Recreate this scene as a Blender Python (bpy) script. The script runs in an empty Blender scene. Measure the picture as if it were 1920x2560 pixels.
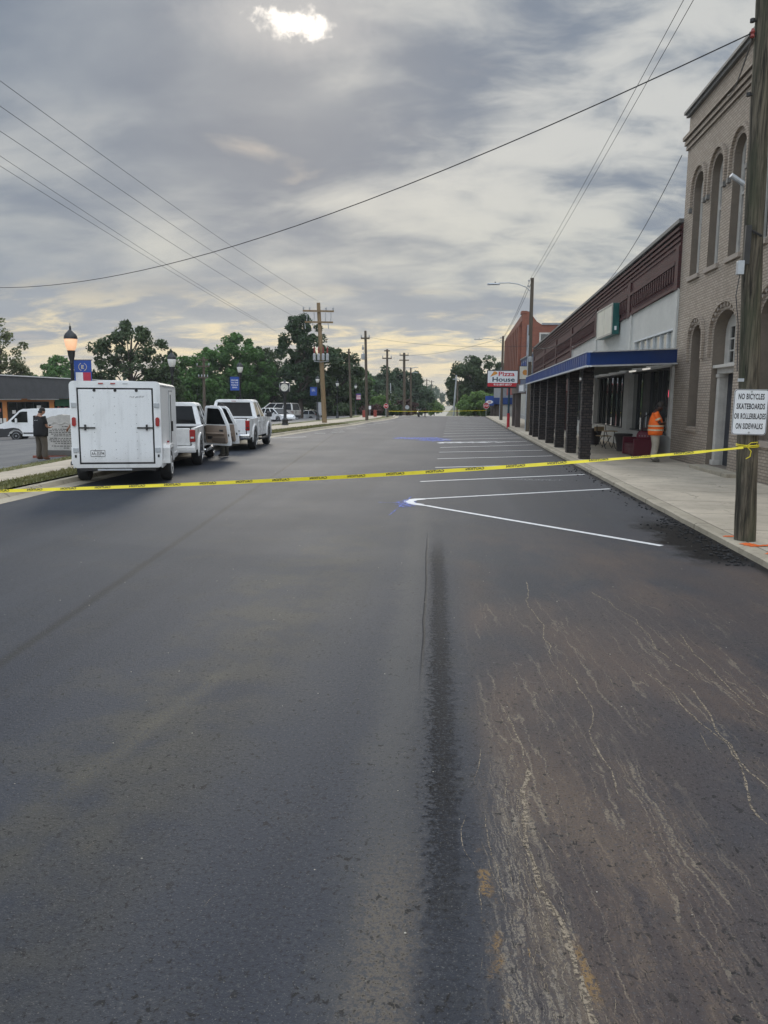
import bpy, bmesh, math, random
import numpy as np
from mathutils import Vector, Matrix, Euler
R = math.radians
SC = bpy.context.scene
COL = SC.collection

# ------------------------------------------------------------------ camera
H_EYE = 1.95
YAW, PITCH, ROLL = R(4.969), R(8.4065), R(0.4)
FPX = 1923.0
fw = Vector((-math.sin(YAW)*math.cos(PITCH), math.cos(YAW)*math.cos(PITCH), -math.sin(PITCH)))
r0 = Vector((math.cos(YAW), math.sin(YAW), 0)); u0 = r0.cross(fw)
rt = r0*math.cos(ROLL) + u0*math.sin(ROLL)
up = u0*math.cos(ROLL) - r0*math.sin(ROLL)
cam_d = bpy.data.cameras.new('camera'); cam = bpy.data.objects.new('camera', cam_d); COL.objects.link(cam)
cam_d.sensor_fit = 'VERTICAL'; cam_d.sensor_height = 36.0; cam_d.lens = FPX/2560*36.0
cam_d.clip_start = 0.1; cam_d.clip_end = 6000
m = Matrix((rt, up, -fw)).transposed().to_4x4(); m.translation = (0, 0, H_EYE)
cam.matrix_world = m
SC.camera = cam
EYE = Vector((0, 0, H_EYE))
def ray(px, py): return fw + rt*((px-960)/FPX) - up*((py-1280)/FPX)
def at(px, py, z=0.0):
    d = ray(px, py); return EYE + d*((z-H_EYE)/d.z)
def atY(px, py, Y):
    d = ray(px, py); return EYE + d*(Y/d.y)
def atX(px, py, X):
    d = ray(px, py); return EYE + d*(X/d.x)

# ------------------------------------------------------------------ render settings, exposure
SC.render.engine = 'CYCLES'
SC.cycles.use_denoising = True
SC.cycles.max_bounces = 6; SC.cycles.diffuse_bounces = 3; SC.cycles.glossy_bounces = 3
SC.cycles.transparent_max_bounces = 12; SC.cycles.sample_clamp_indirect = 6
SC.view_settings.view_transform = 'Standard'; SC.view_settings.look = 'None'
SC.view_settings.exposure = 0.14; SC.view_settings.gamma = 1.0

# ------------------------------------------------------------------ node mini language
class NT:
    def __init__(s, nt): s.t = nt; s.n = nt.nodes; s.l = nt.links
    def put(s, sock, v):
        if isinstance(v, K): s.l.new(v.s, sock)
        elif isinstance(v, (tuple, list)) and len(v) == 3 and sock.type == 'RGBA': sock.default_value = (*v, 1)
        else: sock.default_value = v
    def node(s, typ, props=None, out=0, **ins):
        n = s.n.new(typ)
        for k, v in (props or {}).items(): setattr(n, k, v)
        for k, v in ins.items():
            key = int(k[1:]) if k[0] == '_' and k[1:].isdigit() else k.replace('_', ' ')
            s.put(n.inputs[key], v)
        return K(s, n.outputs[out])
    def math(s, op, a, b=0.0, c=0.0, clamp=False):
        return s.node('ShaderNodeMath', {'operation': op, 'use_clamp': clamp}, _0=a, _1=b, _2=c)
    def noise(s, vec, scale, detail=3.0, rough=0.5, dist=0.0, out=0):
        return s.node('ShaderNodeTexNoise', None, out, Vector=vec, Scale=scale, Detail=detail, Roughness=rough, Distortion=dist)
    def vor(s, vec, scale, out=0, feature='F1'):
        return s.node('ShaderNodeTexVoronoi', {'feature': feature}, out, Vector=vec, Scale=scale)
    def ss(s, x, a, b, lo=0.0, hi=1.0):
        return s.node('ShaderNodeMapRange', {'interpolation_type': 'SMOOTHSTEP'}, Value=x, From_Min=a, From_Max=b, To_Min=lo, To_Max=hi)
    def mix(s, f, a, b, blend='MIX'):
        n = s.n.new('ShaderNodeMix'); n.data_type = 'RGBA'; n.blend_type = blend
        s.put(n.inputs[0], f); s.put(n.inputs[6], a); s.put(n.inputs[7], b)
        return K(s, n.outputs[2])
    def comb(s, x, y, z=0.0): return s.node('ShaderNodeCombineXYZ', None, X=x, Y=y, Z=z)
    def sep(s, v):
        n = s.n.new('ShaderNodeSeparateXYZ'); s.put(n.inputs[0], v); return [K(s, o) for o in n.outputs]
    def obj(s): return s.node('ShaderNodeTexCoord', None, 3)
    def bump(s, h, strength=0.3, dist=0.01): return s.node('ShaderNodeBump', None, Height=h, Strength=strength, Distance=dist)
class K:
    def __init__(s, t, sock): s.t = t; s.s = sock
    def __add__(a, b): return a.t.math('ADD', a, b)
    __radd__ = __add__
    def __sub__(a, b): return a.t.math('SUBTRACT', a, b)
    def __rsub__(a, b): return a.t.math('SUBTRACT', b, a)
    def __mul__(a, b): return a.t.math('MULTIPLY', a, b)
    __rmul__ = __mul__
    def __truediv__(a, b): return a.t.math('DIVIDE', a, b)
    def abs(a): return a.t.math('ABSOLUTE', a)
    def max(a, b): return a.t.math('MAXIMUM', a, b)
    def min(a, b): return a.t.math('MINIMUM', a, b)

# ------------------------------------------------------------------ sky and sun
SUN = ray(725, 60).normalized()
sun_el = math.asin(SUN.z); sun_az = math.atan2(SUN.x, SUN.y)
W = bpy.data.worlds.new('World'); SC.world = W; W.use_nodes = True
w = NT(W.node_tree)
for n in list(w.n): w.n.remove(n)
sky = w.node('ShaderNodeTexSky', {'sky_type': 'NISHITA', 'sun_disc': False, 'sun_elevation': sun_el, 'sun_rotation': sun_az,
                                  'air_density': 1.5, 'dust_density': 3.0})
dv = w.node('ShaderNodeTexCoord', None, 0)
dx, dy, dz = w.sep(dv)
den = dz.max(0.0) + 0.10
px, py = dx/den, dy/den
den2 = dz.max(0.0) + 0.30
qx, qy = dx/den2, dy/den2
n0 = w.noise(w.comb(qx*1.3+3.1, qy*1.5+1.7), 1.0, 2.0, 0.5)
n1 = w.noise(w.comb(qx*2.3+7.3, qy*3.6), 1.0, 6.0, 0.52, 0.35)
n2 = w.noise(w.comb(qx*5.2-2.0, qy*9.0+4.0), 1.0, 7.0, 0.58, 0.5)
n3 = w.noise(w.comb(px*0.75, py*1.1+9.0), 1.0, 6.0, 0.6, 0.6)
side = w.ss(dx, -0.34, 0.30)
dens = n0*0.50 + n1*0.60 + (n2-0.5)*(0.14+side*0.60) + side*0.11 - 0.015
light = w.ss(dens, 0.48, 0.80)
c_dark = w.mix(w.ss(n1, 0.35, 0.65), (0.165, 0.208, 0.275), (0.240, 0.280, 0.335))
c_light = w.mix(w.ss(dz, 0.08, 0.32), (0.60, 0.60, 0.535), (0.58, 0.585, 0.565))
c_dark = w.mix(w.ss(dz, 0.28, 0.06)*0.75, c_dark, (0.335, 0.375, 0.425))
c = w.mix(light*0.88, c_dark, c_light)
# thin warm light under the cloud deck near the horizon
low = w.ss(dz, 0.155, 0.065) * w.ss(dy, -0.1, 0.6)
streak = w.ss(n3*0.6 + n2*0.4 + w.ss(dz, 0.15, 0.02)*0.05, 0.49, 0.62)
c = w.mix(low*streak*(0.72+side*0.2), c, (0.92, 0.77, 0.47))
c = w.mix(w.ss(dz, 0.075, 0.01)*0.6*w.ss(dy, -0.1, 0.6), c, (0.76, 0.67, 0.50))
# gap of bright cloud in front of the sun
sd = w.node('ShaderNodeVectorMath', {'operation': 'DOT_PRODUCT'}, 1, _0=dv, _1=tuple(SUN))
sd = sd + (n2-0.5)*0.006 + (n1-0.5)*0.004
gx = (dx - SUN.x - 0.006); gz = (dz - SUN.z - 0.004)
el = w.math('SQRT', gx*gx + gz*gz*8.0) + (n2-0.5)*0.06 + (w.noise(dv, 22.0, 6.0, 0.65)-0.5)*0.11 + (gx-gz)*0.06
c = w.mix(w.ss(el, 0.15, 0.03)*0.45, c, (0.58, 0.575, 0.57))
c = w.mix(w.ss(el, 0.046, 0.010), c, (1.9, 1.75, 1.55))
# extra brightness added to the unseen sky overhead and behind, to light the street
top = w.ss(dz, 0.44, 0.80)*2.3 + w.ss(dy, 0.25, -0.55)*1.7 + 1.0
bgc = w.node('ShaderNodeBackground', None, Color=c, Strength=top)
bgs = w.node('ShaderNodeBackground', None, Color=sky, Strength=0.08)
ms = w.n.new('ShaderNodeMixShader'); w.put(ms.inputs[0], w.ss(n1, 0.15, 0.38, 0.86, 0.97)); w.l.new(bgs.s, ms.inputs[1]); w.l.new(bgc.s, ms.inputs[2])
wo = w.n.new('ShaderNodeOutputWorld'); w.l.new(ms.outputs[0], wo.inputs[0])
ld = bpy.data.lights.new('sun', 'SUN'); ld.energy = 0.9; ld.angle = R(14); ld.color = (1.0, 0.93, 0.82)
lo = bpy.data.objects.new('sun', ld); COL.objects.link(lo); lo.location = (0, 0, 40)
lo.rotation_euler = SUN.to_track_quat('Z', 'Y').to_euler()

# ------------------------------------------------------------------ materials
def newmat(name):
    mt = bpy.data.materials.new(name); mt.use_nodes = True
    t = NT(mt.node_tree); b = t.n['Principled BSDF']
    return mt, t, b
def pset(t, b, **kw):
    for k, v in kw.items(): t.put(b.inputs[k.replace('_', ' ')], v)
def mat(name, col, rough=0.6, metal=0.0, var=0.16, vs=2.5, bump=0.0, bs=60.0, coat=0.0, spec=0.5, trans=0.0, emit=None, es=0.0):
    mt, t, b = newmat(name)
    o = t.obj()
    n = t.noise(o, vs, 5.0, 0.6)
    n2 = t.noise(o, vs*9, 3.0, 0.6)
    f = t.ss(n*0.7+n2*0.3, 0.3, 0.7)
    lo_ = tuple(c*(1-var) for c in col); hi_ = tuple(min(1, c*(1+var)) for c in col)
    pset(t, b, Base_Color=t.mix(f, lo_, hi_), Roughness=t.ss(n, 0.3, 0.7, max(0.02, rough-0.06), min(1, rough+0.06)), Metallic=metal)
    b.inputs['Specular IOR Level'].default_value = spec
    if coat: b.inputs['Coat Weight'].default_value = coat; b.inputs['Coat Roughness'].default_value = 0.08
    if bump: pset(t, b, Normal=t.bump(t.noise(o, bs, 4.0, 0.6), bump, 0.01))
    if emit: pset(t, b, Emission_Color=emit, Emission_Strength=es)
    return mt
def facade_uv(t):
    # metres along the wall and up it, whichever way the wall faces
    o = t.obj(); x, y, z = t.sep(o)
    g = t.node('ShaderNodeNewGeometry', None, 1)
    nx, ny, nz = t.sep(g)
    f = t.ss(nx.abs(), 0.45, 0.55)
    return o, (y*f + x*(1.0-f)), z, f
def brick(name, c1, c2, mortar, course=0.075, length=0.215, msize=0.010, bump=0.5, rough=0.85, stain=0.25, paint=False):
    mt, t, b = newmat(name)
    o, u, v, f = facade_uv(t)
    bn = t.n.new('ShaderNodeTexBrick'); bn.offset = 0.5
    wob = t.noise(o, 6.0, 2.0)
    t.put(bn.inputs['Vector'], t.comb(u+(wob-0.5)*0.012, v+(wob-0.5)*0.012))
    t.put(bn.inputs['Color1'], c1); t.put(bn.inputs['Color2'], c2); t.put(bn.inputs['Mortar'], mortar)
    for k, vv in (('Scale', 1.0), ('Mortar Size', msize), ('Brick Width', length), ('Row Height', course), ('Mortar Smooth', 0.25)): bn.inputs[k].default_value = vv
    col = K(t, bn.outputs[0]); fac = K(t, bn.outputs[1])
    n = t.noise(o, 0.9, 6.0, 0.62); n2 = t.noise(o, 26.0, 3.0)
    streak = t.noise(t.comb(u*3.0, v*0.35), 1.0, 4.0, 0.6)
    dirt = t.ss(n*0.5+streak*0.5, 0.45, 0.72)
    col = t.mix(dirt*stain, col, tuple(x*0.42 for x in c1))
    col = t.mix(t.ss(n2, 0.35, 0.7)*0.25, col, tuple(min(1, x*1.35) for x in c2))
    col = t.mix(t.ss(v + (n-0.5)*1.2, 0.9, -0.1)*0.35, col, tuple(x*0.5 for x in c1))
    pset(t, b, Base_Color=col, Roughness=rough)
    h = (1.0-fac)*1.0 + n2*0.35 + t.noise(o, 9.0, 2.0)*0.4
    pset(t, b, Normal=t.bump(h, bump, 0.012))
    return mt
M = {}
M['white_paint'] = mat('white_paint', (0.79, 0.80, 0.81), 0.3, var=0.05, coat=0.5)
M['trailer_white'] = None
M['tyre'] = mat('tyre', (0.022, 0.022, 0.023), 0.85, bump=0.3, bs=40)
M['black_plastic'] = mat('black_plastic', (0.025, 0.025, 0.027), 0.55)
M['black_metal'] = mat('black_metal', (0.02, 0.022, 0.024), 0.42, var=0.2)
M['steel'] = mat('steel', (0.42, 0.43, 0.44), 0.35, metal=0.9)
M['chrome'] = mat('chrome', (0.7, 0.71, 0.72), 0.16, metal=1.0, var=0.05)
M['galv'] = mat('galvanised', (0.42, 0.44, 0.46), 0.5, metal=0.4)
M['glass'] = mat('dark_glass', (0.012, 0.014, 0.016), 0.04, var=0.1, spec=0.8)
M['shop_glass'] = mat('shop_glass', (0.050, 0.056, 0.053), 0.03, var=0.1, spec=0.9); M['shop_glass'].node_tree.nodes['Principled BSDF'].inputs['IOR'].default_value = 3.0
M['car_glass'] = mat('car_glass', (0.008, 0.009, 0.010), 0.06, var=0.1, spec=0.3)
M['red_lens'] = mat('red_lens', (0.32, 0.012, 0.012), 0.18, coat=0.6)
M['amber'] = mat('amber_lens', (0.5, 0.16, 0.02), 0.2)
M['clear_lens'] = mat('clear_lens', (0.6, 0.62, 0.64), 0.15, coat=0.5)
M['beige_trim'] = mat('beige_trim', (0.27, 0.21, 0.165), 0.7)
M['beige_dark'] = mat('beige_dark', (0.11, 0.085, 0.068), 0.75)
M['concrete_pale'] = mat('concrete_pale', (0.42, 0.39, 0.33), 0.85, var=0.2, vs=1.2, bump=0.3)
M['stucco'] = mat('stucco', (0.52, 0.51, 0.47), 0.85, var=0.1, vs=0.8, bump=0.25, bs=45)
M['stucco_trim'] = mat('stucco_trim', (0.50, 0.48, 0.44), 0.75, var=0.12)
M['tan_trim'] = mat('tan_trim', (0.34, 0.285, 0.235), 0.8, var=0.18, bump=0.3, bs=25)
M['infill'] = mat('infill', (0.19, 0.155, 0.12), 0.85, var=0.15, bump=0.2)
M['frame_pale'] = mat('frame_pale', (0.52, 0.49, 0.44), 0.65, var=0.14, vs=4)
M['cap_grey'] = mat('cap_grey', (0.16, 0.155, 0.145), 0.7, var=0.25)
M['blue_canopy'] = mat('blue_canopy', (0.012, 0.052, 0.215), 0.42, var=0.12, vs=0.7)
M['white_trim'] = mat('white_trim', (0.62, 0.63, 0.63), 0.5, var=0.12)
M['soffit'] = mat('soffit', (0.26, 0.27, 0.25), 0.8, var=0.2)
M['dark_door'] = mat('dark_door', (0.02, 0.022, 0.03), 0.4)
M['interior'] = mat('shop_interior', (0.03, 0.028, 0.026), 0.9)
M['sign_white'] = mat('sign_white', (0.74, 0.75, 0.76), 0.45, var=0.05)
M['ink_black'] = mat('ink_black', (0.016, 0.016, 0.018), 0.55)
M['ink_red'] = mat('ink_red', (0.48, 0.015, 0.025), 0.45, var=0.08)
M['ink_navy'] = mat('ink_navy', (0.012, 0.045, 0.07), 0.45)
M['ink_white'] = mat('ink_white', (0.78, 0.78, 0.78), 0.5, var=0.03)
M['sign_green'] = mat('sign_green', (0.012, 0.095, 0.085), 0.4)
M['sign_cream'] = mat('sign_cream', (0.66, 0.63, 0.52), 0.35, var=0.12, vs=1.5)
M['orange'] = mat('orange_pizza', (0.62, 0.26, 0.04), 0.5)
M['banner_blue'] = mat('banner_blue', (0.018, 0.065, 0.30), 0.65)
M['banner_red'] = mat('banner_red', (0.42, 0.03, 0.06), 0.65)
M['banner_white'] = mat('banner_white', (0.66, 0.66, 0.68), 0.65)
M['banner_tan'] = mat('banner_tan', (0.55, 0.48, 0.32), 0.65)
M['tape_yellow'] = mat('tape_yellow', (0.80, 0.66, 0.02), 0.38, var=0.08)
M['maroon'] = mat('maroon_plastic', (0.105, 0.009, 0.022), 0.45)
M['planter'] = mat('planter_dark', (0.028, 0.022, 0.022), 0.55)
M['wood_seat'] = mat('wood_seat', (0.36, 0.25, 0.13), 0.6)
M['iron'] = mat('iron', (0.018, 0.017, 0.017), 0.5)
M['bag_red'] = mat('bag_red', (0.13, 0.014, 0.03), 0.55)
M['hivis'] = mat('hivis_orange', (0.95, 0.16, 0.015), 0.75, var=0.08, vs=8)
M['hivis_band'] = mat('hivis_band', (0.62, 0.52, 0.33), 0.5)
M['khaki'] = mat('khaki_cloth', (0.38, 0.335, 0.265), 0.9, var=0.15, vs=8, bump=0.3, bs=30)
M['brown_cloth'] = mat('brown_cloth', (0.085, 0.07, 0.055), 0.9, var=0.2, vs=8, bump=0.3, bs=30)
M['camo_cloth'] = mat('camo_cloth', (0.05, 0.046, 0.036), 0.9, var=0.5, vs=14)
M['black_cloth'] = mat('black_cloth', (0.011, 0.011, 0.013), 0.9, var=0.2, vs=8)
M['cap_cloth'] = mat('cap_cloth', (0.045, 0.035, 0.028), 0.9)
M['skin_dark'] = mat('skin_dark', (0.075, 0.035, 0.022), 0.5)
M['skin_tan'] = mat('skin_tan', (0.30, 0.155, 0.10), 0.5)
M['boot_brown'] = mat('boot_brown', (0.12, 0.05, 0.025), 0.7)
M['boot_grey'] = mat('boot_grey', (0.11, 0.10, 0.085), 0.8)
M['hair_dark'] = mat('hair_dark', (0.012, 0.009, 0.008), 0.7, bump=0.5, bs=80)
M['stone'] = mat('monument_stone', (0.44, 0.42, 0.39), 0.85, var=0.22, vs=3, bump=0.5, bs=18)
M['stone_cut'] = mat('stone_cut', (0.10, 0.097, 0.09), 0.9)
M['brick_base'] = mat('brick_base', (0.24, 0.075, 0.05), 0.85)
M['orange_wall'] = mat('orange_wall', (0.66, 0.27, 0.09), 0.8, var=0.1)
M['green_panel'] = mat('green_panel', (0.012, 0.10, 0.045), 0.6)
M['shingle'] = mat('shingle', (0.062, 0.064, 0.07), 0.85, var=0.25, vs=1.5, bump=0.5, bs=12)
M['silver'] = mat('silver_paint', (0.50, 0.485, 0.46), 0.3, metal=0.35, coat=0.5, var=0.06)
M['dark_car'] = mat('dark_car', (0.04, 0.045, 0.05), 0.28, coat=0.6)
M['stop_red'] = mat('stop_red', (0.42, 0.012, 0.016), 0.4)
M['bin_red'] = mat('bin_red', (0.27, 0.05, 0.035), 0.7)
M['insul_red'] = mat('insulator_red', (0.23, 0.03, 0.025), 0.4)
M['insul_grey'] = mat('insulator_grey', (0.36, 0.37, 0.38), 0.35)
M['wire'] = mat('wire', (0.02, 0.02, 0.022), 0.6)
M['orange_spray'] = None
M['blue_wall'] = mat('blue_wall', (0.055, 0.085, 0.16), 0.7)
M['grey_fascia'] = mat('grey_fascia', (0.27, 0.28, 0.29), 0.6)
M['brown_fascia'] = mat('brown_fascia', (0.115, 0.09, 0.08), 0.65)
M['red_fascia'] = mat('red_fascia', (0.36, 0.05, 0.04), 0.55)
M['maroon_soffit'] = mat('maroon_soffit', (0.10, 0.012, 0.012), 0.7)
M['cream_panel'] = mat('cream_panel', (0.45, 0.42, 0.36), 0.75)
M['lamp_globe'] = mat('lamp_globe', (0.72, 0.71, 0.68), 0.25, var=0.05, coat=0.3)
M['lamp_lit'] = mat('lamp_lit', (0.8, 0.55, 0.38), 0.25, emit=(1.0, 0.50, 0.24), es=0.55, var=0.05)
M['tube_light'] = mat('tube_light', (0.8, 0.8, 0.8), 0.4, emit=(1.0, 0.95, 0.85), es=0.5)
M['neon'] = mat('neon_red', (0.6, 0.05, 0.08), 0.4, emit=(1.0, 0.12, 0.2), es=0.8)
M['poster'] = mat('poster', (0.40, 0.14, 0.12), 0.7, var=0.6, vs=5)
M['clock_face'] = mat('clock_face', (0.68, 0.66, 0.58), 0.4, var=0.04)

M['tan_brick'] = brick('tan_painted_brick', (0.345, 0.28, 0.215), (0.44, 0.365, 0.29), (0.18, 0.145, 0.115), bump=1.0, msize=0.012, stain=0.42)
M['dark_brick'] = brick('dark_red_brick', (0.105, 0.030, 0.026), (0.055, 0.018, 0.018), (0.06, 0.045, 0.04), bump=0.7, stain=0.45)
M['red_brick'] = brick('red_brick', (0.27, 0.085, 0.045), (0.20, 0.06, 0.035), (0.17, 0.10, 0.075), bump=0.5, stain=0.2)
M['pillar_stone'] = brick('dark_pillar_brick', (0.075, 0.058, 0.050), (0.035, 0.030, 0.030), (0.016, 0.015, 0.014), course=0.085, length=0.20, msize=0.016, bump=1.0, stain=0.3)

def make_trailer_white():
    mt, t, b = newmat('trailer_white')
    o = t.obj(); x, y, z = t.sep(o)
    n = t.noise(o, 1.4, 6.0, 0.62); st = t.noise(t.comb(x*7.0, y*7.0, z*0.6), 1.0, 4.0, 0.6)
    col = t.mix(t.ss(n*0.4+st*0.6, 0.48, 0.72)*0.6, (0.78, 0.795, 0.805), (0.50, 0.51, 0.51))
    col = t.mix(t.ss(z + (n-0.5)*0.7, 0.85, 0.25)*0.35, col, (0.30, 0.27, 0.23))
    col = t.mix(t.ss(t.noise(o, 38.0, 3.0), 0.66, 0.74)*0.5, col, (0.2, 0.17, 0.14))
    pset(t, b, Base_Color=col, Roughness=0.42)
    return mt
M['trailer_white'] = make_trailer_white()

def make_pole_wood(name, dark, lightc, green):
    mt, t, b = newmat(name)
    o = t.obj(); x, y, z = t.sep(o)
    g = t.noise(t.comb(x*26.0, y*26.0, z*1.6), 1.0, 6.0, 0.65, 0.6)
    big = t.noise(t.comb(x*3.0, y*3.0, z*0.7), 1.0, 4.0, 0.6)
    crack = t.noise(t.comb(x*42.0, y*42.0, z*1.1+5.0), 1.0, 5.0, 0.6, 0.3)
    col = t.mix(t.ss(g, 0.34, 0.68), dark, lightc)
    col = t.mix(t.ss(big, 0.45, 0.66)*0.6, col, green)
    col = t.mix(t.ss(crack, 0.60, 0.68)*0.85, col, tuple(c*0.3 for c in dark))
    pset(t, b, Base_Color=col, Roughness=0.9, Normal=t.bump(g*0.6+(1.0-t.ss(crack, 0.58, 0.68))*0.8, 0.9, 0.012))
    return mt
M['pole_old'] = make_pole_wood('weathered_pole', (0.028, 0.024, 0.017), (0.165, 0.138, 0.098), (0.050, 0.058, 0.030))
M['pole_new'] = make_pole_wood('tan_pole', (0.17, 0.115, 0.06), (0.30, 0.21, 0.115), (0.22, 0.16, 0.09))
M['pole_far'] = make_pole_wood('grey_pole', (0.07, 0.055, 0.042), (0.14, 0.11, 0.08), (0.10, 0.085, 0.06))

def make_concrete(name, base, joint_y=1.5, joint_x=None, dirt=0.4):
    mt, t, b = newmat(name)
    o = t.obj(); x, y, z = t.sep(o)
    n = t.noise(o, 0.7, 6.0, 0.6); n2 = t.noise(o, 5.0, 5.0, 0.65); n3 = t.noise(o, 90.0, 3.0, 0.6)
    col = t.mix(t.ss(n, 0.35, 0.68), tuple(c*0.80 for c in base), tuple(c*1.08 for c in base))
    col = t.mix(t.ss(n2, 0.52, 0.74)*dirt, col, tuple(c*0.5 for c in base))
    col = t.mix(t.ss(n3, 0.55, 0.75)*0.35, col, tuple(c*0.55 for c in base))
    fy = t.math('PINGPONG', y + (n2-0.5)*0.02, joint_y)
    jl = t.ss(fy, 0.024, 0.006)
    if joint_x:
        jx = t.ss(t.math('PINGPONG', x - joint_x[0] + (n2-0.5)*0.02, joint_x[1]), 0.016, 0.004); jl = jl.max(jx)
    cr = t.vor(t.comb(x + (n2-0.5)*0.6, y + (n2-0.5)*0.6), 0.42, 0, 'DISTANCE_TO_EDGE')
    crk = t.ss(cr, 0.009, 0.003)*t.ss(n, 0.50, 0.56)
    col = t.mix(jl*0.85, col, tuple(c*0.22 for c in base))
    col = t.mix(crk*0.7, col, tuple(c*0.28 for c in base))
    pset(t, b, Base_Color=col, Roughness=0.88, Normal=t.bump(n3*0.25+n2*0.3-jl*2.0-crk*1.5, 0.5, 0.008))
    return mt
M['sidewalk'] = make_concrete('sidewalk_concrete', (0.52, 0.45, 0.35), 0.82, (3.95, 1.62), 0.6)
M['kerb'] = make_concrete('kerb_concrete', (0.40, 0.35, 0.265), 1.5, None, 0.7)
M['left_walk'] = make_concrete('left_walk_concrete', (0.47, 0.40, 0.31), 1.5, None, 0.3)
M['far_road'] = make_concrete('far_road_concrete', (0.43, 0.40, 0.33), 6.0, None, 0.25)

def make_asphalt():
    mt, t, b = newmat('fresh_asphalt')
    o = t.obj(); x, y, z = t.sep(o)
    big = t.noise(o, 0.33, 5.0, 0.6); med = t.noise(o, 1.7, 5.0, 0.62)
    grit = t.noise(o, 120.0, 2.0, 0.7); grit2 = t.noise(o, 48.0, 4.0, 0.75); grit3 = t.noise(o, 20.0, 5.0, 0.7); cell = t.vor(o, 70.0)
    col = t.mix(t.ss(big, 0.32, 0.68), (0.015, 0.020, 0.033), (0.028, 0.032, 0.042))
    col = t.mix(t.ss(med, 0.50, 0.72)*0.45, col, (0.044, 0.043, 0.041))
    # lanes rolled by the paver: long soft bands
    lane = t.noise(t.comb(x*1.1, y*0.045), 1.0, 3.0, 0.5)
    col = t.mix(t.ss(lane, 0.40, 0.66)*0.45, col, (0.042, 0.047, 0.060))
    lane2 = t.noise(t.comb(x*3.5+4.0, y*0.10), 1.0, 4.0, 0.6)
    col = t.mix(t.ss(lane2, 0.52, 0.68)*0.30, col, (0.018, 0.020, 0.025))
    # olive dust, left of the middle
    ol = t.ss((x + 1.65 + (y-4.0)*-0.05 + (med-0.5)*1.1).abs(), 0.95, 0.15)*t.ss(y, 14.0, 7.0)*t.ss(med, 0.34, 0.62)
    col = t.mix(ol*0.55, col, (0.066, 0.060, 0.044))
    ys = t.ss((x + 1.72 - (y-4.4)*0.17 + (med-0.5)*0.16).abs(), 0.11, 0.01)*t.ss(y, 3.0, 3.8)*t.ss(y, 5.6, 4.9)
    col = t.mix(ys*t.ss(grit2, 0.42, 0.62)*0.45, col, (0.16, 0.14, 0.09))
    # seam of the first pass, left
    sx = x + 3.27 + (y-5.1)*0.085 + (med-0.5)*0.05
    seam = t.ss(sx.abs(), 0.085, 0.01)*t.ss(big, 0.15, 0.45)
    col = t.mix(seam*0.8, col, (0.010, 0.011, 0.013))
    col = t.mix(t.ss(sx, 0.02, -0.3)*t.ss(sx, -1.4, -0.2)*0.25*t.ss(y, 30.0, 12.0), col, (0.034, 0.040, 0.052))
    # middle joint: pale dusty band, then an open-textured dark band
    jx = x + (y-3.0).max(0.0)*0.0235 + (t.noise(t.comb(x*1.0, y*0.7), 1.0, 3.0, 0.5)-0.5)*0.05
    dark = t.ss((jx - 0.01 + (grit3-0.5)*0.34 + (grit2-0.5)*0.26).abs(), 0.098, 0.02)*t.ss(y, 11.2, 9.0)*t.ss(y + (med-0.5)*1.2, 1.9, 3.6, 0.15, 1.0)
    pale = t.ss((jx + 0.27 + (grit3-0.5)*0.30 + (med-0.5)*0.25).abs(), 0.24, 0.03)*t.ss(y, 15.5, 11.0)
    col = t.mix(pale*t.ss(grit2, 0.32, 0.58)*0.46, col, (0.098, 0.094, 0.086))
    col = t.mix(dark*t.ss(grit2, 0.26, 0.60)*0.80, col, (0.0075, 0.0075, 0.008))
    jl = t.ss((jx + 0.125).abs(), 0.016, 0.003)*t.ss(y, 11.5, 9.5)*t.ss(y, 4.6, 6.2)
    col = t.mix(jl*0.75, col, (0.010, 0.010, 0.010))
    # washed-out red clay to the right of the joint
    wx = x + (y-6.0)*0.06
    zone = t.ss(jx, 0.10, 0.42)*t.ss(x - 4.1, 0.2, -0.6)*t.ss(y, 12.8, 8.5)
    blot = t.noise(t.comb(wx*0.75+2.0, y*0.42), 1.0, 5.0, 0.62, 0.4)
    fine = t.noise(t.comb(wx*7.0, y*1.3), 1.0, 7.0, 0.72, 0.5)
    brown = t.noise(t.comb(wx*0.5+5.0, y*0.35), 1.0, 4.0, 0.6)
    col = t.mix(zone*t.ss(brown, 0.34, 0.58)*0.42, col, (0.078, 0.050, 0.037))
    clay = zone*t.ss(blot + (fine-0.5)*0.26, 0.42, 0.66)
    col = t.mix(clay*t.ss(grit2, 0.26, 0.60)*0.50, col, (0.125, 0.080, 0.056))
    near = t.ss(y, 5.6, 2.6)
    col = t.mix(zone*near*t.ss(blot*0.5+fine*0.5, 0.46, 0.62)*t.ss(grit2, 0.30, 0.60)*0.50, col, (0.150, 0.112, 0.078))
    # rivulets of sediment, in three sizes, broken up by the stones
    wig = (med-0.5)*0.16 + (grit3-0.5)*0.05
    def net(sx_, sy_, wd, seed, dist):
        n = t.noise(t.comb((wx+wig)*sx_+seed, y*sy_*0.7+seed), 1.0, 3.0, 0.6, dist*0.6)
        return t.ss((n-0.5).abs(), wd, wd*0.2)
    br = t.ss(grit2, 0.40, 0.54)
    r1 = net(5.0, 0.42, 0.011, 3.0, 0.5)*t.ss(y, 9.5, 6.5)*t.ss(blot, 0.36, 0.52)
    r2 = net(11.0, 0.9, 0.016, 8.0, 0.7)*t.ss(y, 7.6, 4.6)*t.ss(blot, 0.40, 0.56)
    r3 = net(24.0, 2.3, 0.026, 5.0, 0.9)*t.ss(y, 5.0, 3.2)*t.ss(blot, 0.34, 0.52)
    col = t.mix(zone*r3*br*0.34, col, (0.20, 0.15, 0.105))
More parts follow.
